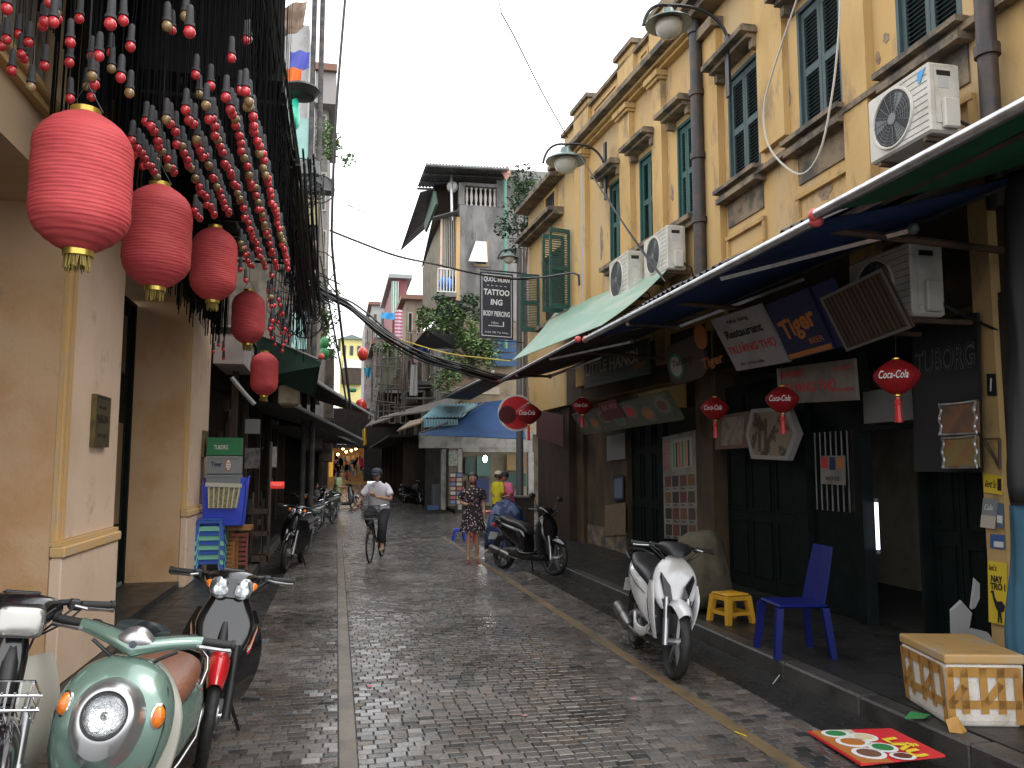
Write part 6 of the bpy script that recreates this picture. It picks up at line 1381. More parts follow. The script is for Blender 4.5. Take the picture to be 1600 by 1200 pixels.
lh = thing('town_house', 'tall dark narrow house with a projecting roof slab, just right of the poles', 'building', (-1.5, 32, .1))
lbx('wall', mat('grey_brown_wall', (.2, .18, .17), .9, c2=(.12, .11, .1), ns=2), 470, 514, 160, 700, 30, 8, lh); lbx('roof_slab', mat('slab_grey', (.30, .28, .27), .8), 492, 526, 100, 160, 29.5, 6, lh); lbx('roof_edge', terr, 492, 527, 100, 107, 29.3, .19, lh)
for z0_, z1_ in ((180, 240), (270, 330), (360, 420), (450, 520)): a, c = T(500, z1_, 30), T(511, z0_, 30); win(lh, a.x, c.x, 30, a.z, c.z, beige)
lbx('lower_block', sidem, 498, 522, 545, 720, 36, 8, lh); 
tree('roof_plant', 'leafy plants on the terrace right of the poles', T(518, 225, 28), .95, 700, 41, leafm, .12, T(514, 250, 28.3), (.7, .4, 1.2), 'plant')
tree('creeper', 'green creeper hanging on the left row above the small green lanterns', T(512, 500, 24), .7, 500, 42, leafm, .1, T(508, 520, 24.2), (.5, .5, 1.8), 'plant')
cloth('blue shorts hung on a line beside the poles', ((453, 80), (484, 80), (483, 108), (452, 107)), 16, mat('periwinkle_cloth', (.10, .12, .48), .8), name='hanging_shorts')
cloth('orange shirt hung below the blue shorts', ((444, 106), (472, 107), (468, 143), (443, 146)), 15.8, mat('orange_cloth', (.75, .17, .03), .8), name='hanging_shirt')
cloth('brown and tan cloth hung high beside the poles', ((438, 12), (480, 0), (474, 44), (440, 60)), 15.7, mat('brown_tan_cloth', (.16, .10, .07), .8, c2=(.35, .26, .19), ns=3))
cloth('grey dark cloth bundled at the left of the orange shirt', ((432, 40), (446, 40), (444, 130), (436, 130)), 15.6, mat('dark_grey_cloth', (.10, .09, .10), .8, c2=(.2, .17, .15), ns=4))
b = MB(); p_ = T(452, 180, 15.2)
b.lathe([(.02, .36), (.05, .32), (.11, .22), (.20, .0), (.24, -.14), (.19, -.26), (.08, -.32), (.005, -.33)], 16, Matrix.Translation(p_) @ Matrix.Rotation(.35, 4, 'Y') @ Matrix.Scale(1.0, 4), cap=False); b.build('plastic_bag', mat('jade_bag_plastic', (.03, .48, .30), .3, c2=(.05, .6, .42), ns=4), smooth=True, label='jade green plastic bag hanging in front of the pale teal wall', cat='bag')
b = MB(); b.lathe([(.34, .04), (.36, 0), (.26, -.12), (.05, -.15), (.001, -.15)], 18, Matrix.Translation(T(470, 142, 15.2)), cap=False); b.build('dark_pan', blackm, smooth=True, label='dark shallow basin hung right of the green bag', cat='basin')
# closing street end: dark mass with lit shop
es = thing('lit_shop', 'warmly lit shop front glowing at the far end of the street', 'building', (1, 62, .5))
def eb(name, m, px0, px1, py0, py1, Y, dep, par=None, **k): a, c = T(px0, py1, Y), T(px1, py0, Y); b = MB(); b.box((a.x, Y, a.z), (c.x, Y+dep, c.z)); return b.build(name, m, par or es, **k)
eb('dark_wall', darkm, 498, 690, 640, 700, 60, .4); eb('dark_wall', darkm, 498, 513, 700, 760, 60, .4); eb('dark_wall', darkm, 568, 690, 700, 752, 60, .4); eb('back_wall', mat('warm_wall', (.45, .26, .08), .7, c2=(.3, .14, .05), ns=.8), 505, 575, 696, 760, 63, .3); eb('ceiling', mat('warm_wall_c', (.4, .25, .1), .7), 505, 575, 694, 697, 60.5, 2.4)
eb('yellow_post', mat('lit_yellow_panel', (.8, .45, .06), .5, emit=.35), 514, 521, 705, 745, 59.8, .15)
eb('sign_letter_board', blackm, 512, 570, 684, 699, 59.7, .1); f = Face(T(522, 696, 59.6), T(545, 696, 59.6)-T(522, 696, 59.6), T(522, 688, 59.6)-T(522, 696, 59.6)); f.text('HUG', .45, .5, .8, whi, es, fit=.8, bold=.02)
wg = mat('warm_glow', (1, .62, .25), .4, emit=14)
for k, (px, py) in enumerate(((536, 701), (541, 706), (556, 701), (528, 710), (549, 704))):
    t = thing('shop_bulb', 'warm glowing bulb in the far shop, %s' % ['leftmost of the top row', 'just below the leftmost bulb', 'rightmost bulb', 'lowest and farthest left', 'small middle bulb'][k], 'lamp', T(px, py, 60.8)); b = MB(); b.ball(T(px, py, 60.8), .09, 10, 6); b.build('glowing_bulb', wg, t, smooth=True); b = MB(); b.cyl(T(px, py, 60.8)+Vector((0, 0, .09)), T(px, py, 60.8)+Vector((0, 0, .3)), .02, n=6); b.build('cord', blackm, t)
rs = random.Random(19); gm = [mat('goods_%d' % k, c, .7) for k, c in enumerate(((.3, .04, .04), (.04, .2, .1), (.1, .1, .1), (.4, .3, .2), (.05, .08, .2)))]
g = MB()
for k in range(60): px, py = rs.uniform(518, 566), rs.uniform(712, 744); p_ = T(px, py, 61.5); g.k = rs.randrange(5); g.box((p_.x, 61.4, p_.z-.25), (p_.x+rs.uniform(.1, .3), 61.6, p_.z+rs.uniform(0, .3)))
g.build('shop_goods', gm, label='coloured clothes and goods hanging in the lit far shop', cat='goods', kind='stuff')
cloth('red shirts hanging right of the lit shop', ((561, 716), (568, 716), (568, 730), (561, 730)), 58, mat('crimson_cloth', (.4, .02, .05), .8))
# right side dark stalls between shop and street end
rs_ = thing('dark_stalls', 'row of dark shuttered stalls between the lit street end and the corner shop', 'building', (3.8, 42, .3))
b = MB(); b.box((3.9, 31.7, .1), (4.1, 58, 3.2)); b.build('wall', darkw, rs_); b = MB(); b.box((2.2, 36, 3.0), (4.3, 58, 3.1)); b.build('roof', darkm, rs_)
for k in range(6): b = MB(); y = 37+k*3.6; b.box((2.9, y, .1), (3.899, y+.1, 2.95)); b.build('stall_side', darkw, rs_)
# left stall masses to x~.6 beyond 26
ls = thing('left_stalls', 'dark stalls and motorbike repair fronts on the far left side', 'building', (-1.2, 32, .3))
b = MB(); b.box((-3, 34.2, .1), (-.9, 58, 3.6)); b.build('wall', darkm, ls); b = MB(); b.box((-3, 26, 3.1), (-.1, 58, 3.2)); b.build('roof', darkm, ls)
b = MB(); b.box((-3.6, 24, 3.9), (-2.0, 60, 9)); b.build('upper_wall', sidem, ls)
# ================================================================ MOTORBIKES AND SCOOTERS (local +X is forward)
tyrem = blackr; rimb = mat('dark_alloy', (.03, .03, .032), .4, .4); alloy = mat('silver_alloy', (.45, .45, .46), .3, .9)
lens = mat('headlight_lens', (.55, .57, .58), .08, .6, c2=(.16, .17, .18), ns=22, nlo=.45, nhi=.55, coat=1)
lensg = mat('headlight_cover', (.9, .9, .9), .02, trans=.85)
amber = mat('amber_lens', (.85, .22, .02), .2, c2=(.6, .12, .01), ns=40, coat=.8)
seatb = mat('black_vinyl_seat', (.018, .018, .019), .4, bump=.15, bs=90); seatbr = mat('brown_leather_seat', (.19, .075, .04), .35, c2=(.24, .11, .065), ns=3, bump=.2, bs=50)
engm = mat('dirty_engine_metal', (.12, .115, .11), .45, .7, c2=(.04, .035, .03), ns=14); exm = mat('muffler_metal', (.20, .19, .185), .35, .8, c2=(.08, .075, .07), ns=9)
gripm = mat('grip_rubber', (.012, .012, .012), .6); mirr = mat('mirror_glass', (.5, .52, .55), .03, 1.0)
def P_(b, name, m, par, smooth=True, ang=40): return b.build(name, m, par, smooth=smooth, ang=ang, world=False)
def wheel(par, x, r, w, kind='spoke', y=0, m=None, disc=True, drumr=.06):
    b = MB(); b.torus((x, y, r), r-.03, .012, 'Y', 40, 6, 1.8); b.cyl((x, y-w*.9, r), (x, y+w*.9, r), .028, n=14)
    if kind == 'alloy':
        for k in range(5):
            a = 2*math.pi*k/5+.3; d = Vector((math.cos(a), 0, math.sin(a))); e = Vector((-d.z, 0, d.x)); c = Vector((x, y, r))
            b.hexa([c+d*.02-e*.022+Vector((0, -.012, 0)), c+d*.02+e*.022+Vector((0, -.012, 0)), c+d*.02+e*.022+Vector((0, .012, 0)), c+d*.02-e*.022+Vector((0, .012, 0))],
                   [c+d*(r-.035)-e*.012+Vector((0, -.012, 0)), c+d*(r-.035)+e*.012+Vector((0, -.012, 0)), c+d*(r-.035)+e*.012+Vector((0, .012, 0)), c+d*(r-.035)-e*.012+Vector((0, .012, 0))])
    wh = P_(b, 'wheel', m or (alloy if kind == 'alloy' else chrome), par)
    b = MB(); prof = []
    rs = []
    for i in range(48):
        a = 2*math.pi*i/48; q = []
        for j in range(10):
            t = 2*math.pi*j/10; tr = .034*(1.0 if math.cos(t) > 0 else .75); rad = r-.034+tr*math.cos(t)+(.0015 if i % 2 else -.0015)*(math.cos(t) > .3); q.append(Vector((x+rad*math.cos(a), y+w*.5*math.sin(t), r+rad*math.sin(a))))
        rs.append(q)
    b.rings(rs, False, True); P_(b, 'tyre', tyrem, wh)
    if kind == 'spoke':
        b = MB()
        for k in range(36):
            a = 2*math.pi*k/36; s = (1 if k % 2 else -1); a2 = a+(.25 if k % 4 < 2 else -.25)
            b.tube([(x+.035*math.cos(a2), y+s*.03, r+.035*math.sin(a2)), (x+(r-.04)*math.cos(a), y, r+(r-.04)*math.sin(a))], .0016, 4)
        P_(b, 'spokes', chrome, wh, kind_stuff := False) if 0 else b.build('spokes', chrome, wh, world=False, kind='stuff')
        b = MB(); b.cyl((x, y-.045, r), (x, y+.045, r), drumr, n=18); P_(b, 'hub', alloy, wh)
    if disc:
        b = MB(); b.torus((x, y+w*.8, r), .085, .012, 'Y', 24, 4, .2); P_(b, 'brake_disc', steel, wh)
    return wh
def fender(par, x, r, a0, a1, w, m, gap=.03, y=0, tip=.6, name='fender'):
    b = MB(); rs = []; n = 18
    for i in range(n+1):
        u = i/n; a = R(a0+(a1-a0)*u); ww = w*(1-(1-tip)*(abs(u-.45)/.55)**2.5); q = []
        for j in range(9):
            t = -1+2*j/8; rad = r+gap+.022*(1-t*t); drop = .035*abs(t)**3; q.append(Vector((x+(rad-drop)*math.cos(a), y+ww*t, r+(rad-drop)*math.sin(a))))
        for j in range(8, -1, -1):
            t = -1+2*j/8; rad = r+gap+.022*(1-t*t)-.005; drop = .035*abs(t)**3; q.append(Vector((x+(rad-drop)*math.cos(a), y+ww*t*.96, r+(rad-drop)*math.sin(a))))
        rs.append(q)
    b.rings(rs); return P_(b, name, m, par)
def mirror(par, base, tip, s=.05, m=None):
    b = MB(); base, tip = Vector(base), Vector(tip); b.tube([base, base.lerp(tip, .5)+Vector((0, 0, .03)), tip], .006, 6); mm = P_(b, 'mirror', blackm, par)
    b = MB(); b.loft([(tip.x-.015, tip.z, 0, s*1.1, s*.75, 2.6, tip.y), (tip.x+.005, tip.z, 0, s*1.25, s*.85, 2.6, tip.y), (tip.x+.03, tip.z, 0, s*.7, s*.5, 2.4, tip.y)], 16); P_(b, 'mirror_housing', m or blackm, mm)
    b = MB(); b.loft([(tip.x-.018, tip.z, 0, s*.95, s*.65, 2.6, tip.y), (tip.x-.0155, tip.z, 0, s*.95, s*.65, 2.6, tip.y)], 16); P_(b, 'mirror_glass', mirr, mm)
def bars(par, x, z, w=.33, m=None, drop=.0, back=.07, lever=True):
    for s in (-1, 1):
        b = MB(); b.tube([(x, s*.08, z), (x-.01, s*.18, z+.012), (x-back*.6, s*(w-.09), z+.0-drop*.5)], .013, 8); P_(b, 'handlebar', m or chrome, par)
        b = MB(); b.tube([(x-back*.6, s*(w-.09), z-drop*.5), (x-back, s*(w+.03), z-drop)], [.018, .0175], 12); b.cyl((x-back-.001, s*(w+.03), z-drop), (x-back-.004, s*(w+.045), z-drop), .022, n=12); P_(b, 'grip', gripm, par)
        if lever:
            b = MB(); b.tube([(x+.02, s*(w-.12), z+.002), (x+.045, s*(w-.08), z-.004), (x+.03-back*.5, s*(w+.01), z-.012-drop), (x+.02-back*.6, s*(w+.035), z-.014-drop)], [.007, .008, .006, .009], 7); P_(b, 'brake_lever', steel, par)
            b = MB(); b.cbox((x-.01, s*(w-.12), z+.004), (.05, .045, .045), bev=.008); P_(b, 'switch_box', blackm, par, False)
def cables(par, x, z, x1, z1):
    for s in (-1, 1):
        for k in (0, 1):
            b = MB(); b.tube([(x, s*(.20+.03*k), z), (x+.07, s*(.15+.02*k), z-.03-.02*k), (x+.05, s*.07, z-.12), (x1, s*.03, z1)], .0045, 5); P_(b, 'cable', blackm, par)
def exhaust(par, x0, z0, x1, z1, y, r=.05):
    b = MB(); b.tube([(x0+.35, y*.5, z0-.02), (x0+.15, y*.8, z0-.03), (x0, y, z0)], .017, 8); P_(b, 'exhaust_pipe', exm, par)
    b = MB(); b.tube([(x0, y, z0), (x0-.03, y, z0+.01), (x1+.04, y, z1-.01), (x1, y, z1)], [r*.6, r, r, r*.8], 14); P_(b, 'muffler', exm, par)
def text_on(par, t, pos, u, v, h, m, fit=None, **k):
    o = text3(t, pos, u, v, h, m, None, fit, **k)
    if o: 
        o.parent = par
    return o

def underbone(label, loc, rz, lean=-8, body=None, shield=None, fend=None, seat=None, steer=0, rack=False, head='cowl', group=None, detail=True, stripes=False, name='motorbike', mirrors=False):
    body = body or mat('gloss_black_paint', (.008, .008, .009), .2, coat=1); shield = shield or body; fend = fend or body; seat = seat or seatb
    t = thing(name, label, 'motorbike', loc, 0, group); t.rotation_euler = (R(lean), 0, rz)
    r = .30; fx, rx = .62, -.60
    wheel(t, fx, r, .07, 'spoke', disc=False); wheel(t, rx, r, .085, 'spoke', disc=False, drumr=.07)
    fender(t, fx, r, 40, 165, .062, fend, tip=.45); fender(t, rx, r, 35, 150, .07, blackm, name='rear_fender')
    for s in (-1, 1):
        b = MB(); b.cyl((fx+.0, s*.085, r), (fx-.10, s*.085, r+.36), .020, .020, 10); b.cyl((fx+.005, s*.085, r-.02), (fx-.045, s*.085, r+.17), .028, n=10); P_(b, 'fork_leg', alloy if detail and not stripes else blackm, t)
        b = MB(); b.tube([(rx, s*.10, r), (rx+.04, s*.11, r+.18), (rx+.06, s*.12, r+.34)], [.028, .026, .018], 10); P_(b, 'shock_absorber', steel, t)
        b = MB(); b.tube([(rx-.02, s*.08, r), (rx+.42, s*.08, r-.0)], .018, 6); P_(b, 'swing_arm', blackm, t)
    b = MB(); b.tube([(fx-.12, 0, r+.36), (fx-.24, 0, r+.62)], .035, 10); P_(b, 'steering_stem', blackm, t)
    # leg shields: two wings curving back from the steering column
    for s in (-1, 1):
        b = MB()
        def f(u, v, s=s):
            z = .32+.50*v; w = (.045+.175*math.sin(math.pi*(.18+.62*v)))*u+.02
            return Vector((fx-.17-.10*v+.10*(1-u)**1.5-.17*u*u*(.5+.5*(1-v)), s*w, z-.04*u*u*(1-v)))
        b.grid(f, 8, 10); k = list(b.v); b.add([(p[0]-.012, p[1], p[2]) for p in k], [tuple(reversed(q)) for q in b.f]); P_(b, 'leg_shield', shield, t, ang=180)
    if stripes:
        for s in (-1, 1):
            for k, (m_, o_) in enumerate(((redb, 0), (whi, .02), (ori, .04))):
                b = MB(); b.tube([(fx-.20, s*.03, .44+o_), (fx-.185-.03, s*.10, .50+o_*1.1), (fx-.23-.03, s*.165, .60+o_), (fx-.245-.03, s*.19, .72+o_*.6)], [.002, .005, .005, .002], 5); P_(b, 'stripe', m_, t)
    if not stripes: b = MB(); b.loft([(fx-.13, .40, -90, .035, .03, 2.5), (fx-.17, .6, -90, .055, .045, 2.5), (fx-.22, .82, -90, .065, .055, 2.5), (fx-.25, .93, -90, .045, .05, 2.3)], 16); P_(b, 'front_cover', body, t)
    if stripes: b = MB(); b.loft([(fx-.10, .50, -85, .05, .035, 2.4), (fx-.14, .62, -85, .125, .05, 2.5), (fx-.19, .76, -85, .165, .055, 2.5), (fx-.215, .88, -85, .12, .055, 2.4), (fx-.24, .96, -85, .09, .05, 2.3)], 20); P_(b, 'front_fairing', body, t)
    # handlebar cowl with headlight
    hx, hz = fx-.24, .98; hk = 1.3 if stripes else 1
    b = MB(); b.loft([(hx-.10, hz+.01, 0, .16, .035, 2.3), (hx-.04, hz+.02, 0, .16, .055, 2.5), (hx+.03, hz+.01, 5, .115, .065, 2.6), (hx+.085, hz-.01, 12, .085, .055, 2.6)], 22); P_(b, 'handlebar_cowl', body, t)
    if head == 'square':
        b = MB(); b.loft([(hx+.06, hz-.01, 8, .088, .062, 5), (hx+.10, hz-.018, 8, .085, .06, 5)], 24); P_(b, 'headlight_bezel', blackm, t)
        b = MB(); b.loft([(hx+.101, hz-.018, 8, .080, .055, 5), (hx+.112, hz-.02, 8, .066, .044, 4), (hx+.118, hz-.021, 8, .03, .02, 3)], 24); P_(b, 'headlight', mat('cloudy_headlight', (.42, .41, .38), .22, .7), t)
    else:
        for s in (-1, 1):
            b = MB(); b.loft([(hx+.07, hz-.012, 12, .042*hk, .046*hk, 2.4, s*.052*hk), (hx+.10, hz-.022, 14, .034*hk, .038*hk, 2.4, s*.046*hk), (hx+.108, hz-.026, 14, .012, .014, 2.2, s*.042*hk)], 18); P_(b, 'headlight', lens, t)
            b = MB(); b.loft([(hx+.03, hz-.0, 8, .022, .022, 2.2, s*.125), (hx+.065, hz-.01, 8, .014, .014, 2.2, s*.115)], 12); P_(b, 'turn_signal', amber, t)
    bars(t, hx-.05, hz+.035, .32, blackm); cables(t, hx-.04, hz+.03, hx+.06, .74)
    b = MB(); b.cbox((fx-.01, .05, .34), (.06, .03, .09), (0, R(-10), 0), bev=.006); P_(b, 'brake_caliper', engm, t, False)
    b = MB(); b.tube([(.05, -.12, .30), (.16, -.17, .27), (.22, -.20, .27)], .008, 6); P_(b, 'brake_pedal', steel, t)
    b = MB(); b.cbox((hx-.06, 0, hz+.072), (.08, .13, .012), (0, R(-12), 0), bev=.004); P_(b, 'instrument', glassd, t, False)
    for s in ((-1, 1) if mirrors else ()): mirror(t, (hx-.05, s*.19, hz+.04), (hx-.08, s*.29, hz+.20))
    # frame, seat, rear body
    b = MB(); b.loft([(fx-.24, .52, -35, .05, .05, 2.6), (.15, .42, -20, .06, .06, 2.8), (-.02, .45, 10, .07, .08, 2.8), (-.12, .56, 10, .10, .10, 2.8)], 16); P_(b, 'centre_cover', body, t)
    b = MB(); b.loft([(-.02, .58, 0, .07, .10, 2.6), (-.15, .60, 0, .12, .11, 2.8), (-.40, .64, 0, .12, .09, 2.8), (-.70, .70, 0, .10, .07, 2.6), (-.88, .75, 0, .05, .04, 2.4)], 20); P_(b, 'rear_body', body, t)
    b = MB(); b.loft([(.02, .68, 0, .06, .02, 2.4), (-.08, .715, 0, .10, .045, 2.6), (-.35, .735, 0, .13, .05, 3), (-.62, .775, 0, .12, .045, 3), (-.78, .80, 0, .07, .025, 2.6)], 20); P_(b, 'seat', seat, t)
    b = MB(); b.tube([(-.60, .115, .78), (-.80, .12, .83), (-.92, .06, .85), (-.92, -.06, .85), (-.80, -.12, .83), (-.60, -.115, .78)], .011, 8); P_(b, 'grab_rail', chrome, t)
    b = MB(); b.loft([(-.86, .72, 0, .05, .035, 2.5), (-.93, .72, 0, .035, .025, 2.4)], 14); P_(b, 'tail_light', redl, t)
    b = MB(); b.cbox((-.90, 0, .56), (.006, .16, .12), (0, R(15), 0)); P_(b, 'number_plate', whitep, t, False)
    b = MB(); b.loft([(.30, .34, 0, .07, .05, 3), (.12, .32, 0, .10, .09, 3), (-.08, .32, 0, .11, .10, 3), (-.2, .33, 0, .06, .06, 2.5)], 16); P_(b, 'engine', engm, t)
    for s in (-1, 1):
        b = MB(); b.tube([(.10, s*.08, .26), (.10, s*.22, .26)], .012, 6); b.cbox((.10, s*.24, .265), (.05, .10, .02)); P_(b, 'foot_peg', gripm, t)
    exhaust(t, .0, .27, -.72, .36, -.14, .042)
    b = MB(); b.tube([(.02, .10, .25), (-.04, .20, .03)], .011, 6); P_(b, 'side_stand', blackm, t)
    b = MB(); b.tube([(.12, 0, .28), (-.3, .075, .28), (-.56, .075, .30)], .03, 4); P_(b, 'chain_case', blackm, t)
    if rack:
        b = MB(); X0, X1, Zr = fx-.06, fx+.12, .66
        for y in (-.08, -.04, 0, .04, .08): b.tube([(X0, y, Zr+.10), (X0+.01, y, Zr), (X1, y, Zr-.01), (X1+.02, y, Zr+.10)], .0045, 5)
        for z in (Zr+.05, Zr+.10): b.tube([(X0, -.085, z), (X1+.02, -.085, z-.01), (X1+.02, .085, z-.01), (X0, .085, z), (X0, -.085, z)], .005, 5)
        P_(b, 'front_rack', chrome, t)
    return t

def scooter(label, loc, rz, lean=-6, body=None, trim=None, seat=None, group=None, kind='sport', r=.27, wk='alloy', name='scooter', lowc=None):
    body = body or mat('gloss_black_paint', (.008, .008, .009), .2, coat=1); trim = trim or blackm; lowc = lowc or blackm; seat = seat or seatb
    t = thing(name, label, 'scooter', loc, 0, group); t.rotation_euler = (R(lean), 0, rz)
    fx, rx = .63, -.60
    wheel(t, fx, r, .085, wk); wheel(t, rx, r, .10, wk, disc=False)
    fender(t, fx, r, 48, 155, .075, body, tip=.55); 
    for s in (-1, 1):
        b = MB(); b.cyl((fx, s*.09, r), (fx-.09, s*.09, r+.33), .020, n=10); b.cyl((fx+.005, s*.09, r-.03), (fx-.04, s*.09, r+.17), .027, n=10); P_(b, 'fork_leg', alloy, t)
    # front apron
    b = MB(); b.loft([(.50, .31, -78, .06, .035, 2.6), (.49, .42, -78, .09, .045, 2.8), (.475, .52, -78, .11, .05, 2.8)], 20); P_(b, 'lower_apron', lowc, t)
    b = MB(); b.loft([(.48, .50, -78, .10, .05, 2.8), (.44, .60, -78, .17, .06, 2.8), (.42, .75, -78, .185, .065, 2.6), (.385, .86, -75, .14, .06, 2.4), (.35, .93, -70, .06, .04, 2.2)], 24); P_(b, 'front_apron', body, t)
    # inner leg shield + floor
    b = MB(); b.loft([(.40, .30, -80, .15, .03, 3), (.36, .55, -80, .20, .035, 3), (.33, .78, -80, .17, .035, 3), (.31, .9, -80, .08, .03, 3)], 20); P_(b, 'leg_shield', trim, t)
    b = MB(); b.loft([(.46, .27, 0, .10, .05, 3.5), (.30, .24, 0, .15, .045, 4), (.0, .24, 0, .16, .045, 4), (-.12, .28, 0, .14, .06, 3.5)], 22); P_(b, 'floorboard', lowc, t)
    for s in (-1, 1):
        b = MB(); b.loft([(.44, .42, -60, .012, .08, 2.4, s*.15), (.30, .29, -20, .014, .045, 2.4, s*.175), (.0, .27, 0, .014, .04, 2.4, s*.175), (-.10, .34, 20, .014, .05, 2.4, s*.165)], 14); P_(b, 'side_skirt', body, t)
    # rear body
    b = MB(); b.loft([(.0, .46, 10, .11, .17, 2.8), (-.10, .52, 5, .15, .18, 2.8), (-.35, .60, 0, .17, .15, 2.7), (-.62, .68, -5, .14, .11, 2.6), (-.85, .76, -10, .06, .05, 2.3), (-.90, .78, -10, .02, .02, 2)], 26); P_(b, 'rear_body', body, t)
    b = MB(); b.loft([(.02, .62, 0, .09, .03, 2.6), (-.06, .68, 0, .125, .055, 2.7), (-.22, .73, 0, .15, .06, 3), (-.42, .76, 0, .15, .055, 3), (-.62, .81, 0, .12, .05, 2.8), (-.74, .83, 0, .07, .03, 2.4)], 24); P_(b, 'seat', seat, t)
    b = MB(); b.tube([(-.62, .14, .79), (-.82, .13, .84), (-.93, .05, .87), (-.93, -.05, .87), (-.82, -.13, .84), (-.62, -.14, .79)], .014, 8); P_(b, 'grab_rail', blackm if kind != 'chromerail' else chrome, t)
    b = MB(); b.loft([(-.88, .70, 0, .06, .04, 2.5), (-.95, .71, 0, .04, .025, 2.4)], 14); P_(b, 'tail_light', redl, t)
    b = MB(); b.cbox((-.93, 0, .52), (.006, .18, .13), (0, R(18), 0)); P_(b, 'number_plate', whitep, t, False); fender(t, rx, r, 95, 172, .06, blackm, name='mud_flap')
    b = MB(); b.loft([(-.05, .29, 0, .08, .06, 3), (-.25, .29, 0, .11, .09, 3), (-.5, .28, 0, .11, .08, 3), (-.64, .28, 0, .05, .05, 2.6)], 16); P_(b, 'engine', engm, t)
    b = MB(); b.tube([(rx+.02, .13, r+.02), (rx+.02, .14, r+.32)], [.032, .022], 10); P_(b, 'shock_absorber', steel, t)
    exhaust(t, -.28, .22, -.78, .33, -.17, .055)
    b = MB(); b.tube([(-.05, .12, .22), (-.10, .22, .02)], .012, 6); P_(b, 'side_stand', blackm, t)
    hx, hz = .36, .98
    b = MB(); b.loft([(hx-.10, hz, 0, .13, .035, 2.4), (hx-.03, hz+.02, 0, .15, .05, 2.5), (hx+.05, hz+.005, 8, .10, .05, 2.5), (hx+.09, hz-.015, 15, .05, .03, 2.4)], 22); P_(b, 'handlebar_cowl', trim if kind == 'sport' else body, t)
    bars(t, hx-.04, hz+.02, .31, blackm); cables(t, hx-.02, hz+.02, hx+.05, .86)
    b = MB(); b.cbox((fx-.02, .07, .36), (.06, .035, .09), (0, R(-12), 0), bev=.006); P_(b, 'brake_caliper', engm, t, False)
    for s in (-1, 1):
        b = MB(); b.tube([(.0, s*.125, .56), (-.2, s*.168, .62), (-.45, s*.165, .68), (-.7, s*.11, .74)], .0035, 5); P_(b, 'panel_gap', blackm, t)
    if kind in ('sport',):
        for s in (-1, 1):
            b = MB(); b.loft([(.43, .27, -90, .016, .035, 2.5, s*.12), (.45, .42, -90, .016, .07, 2.5, s*.165), (.43, .60, -90, .018, .09, 2.5, s*.19), (.40, .72, -90, .012, .06, 2.3, s*.185)], 14); P_(b, 'side_wing', body, t)
        for s in (-1, 1):
            b = MB(); b.slab([(.525, s*.03, .56), (.505, s*.10, .62), (.478, s*.145, .76), (.455, s*.135, .80), (.50, s*.06, .70)][::s], (.022, 0, .004)); P_(b, 'headlight', mat('smoked_headlight', (.02, .018, .02), .12, .1), t, False)
            b = MB(); b.slab([(.535, s*.02, .50), (.530, s*.10, .52), (.525, s*.125, .60), (.532, s*.03, .575)][::s], (.014, 0, 0)); P_(b, 'centre_panel', blackm, t, False)
    mirr_z = hz+.22
    for s in ((-1, 1) if kind != 'sport' or label[:3] == 'sil' else ()): mirror(t, (hx-.04, s*.18, hz+.03), (hx-.05, s*.30, mirr_z), .05)
    return t

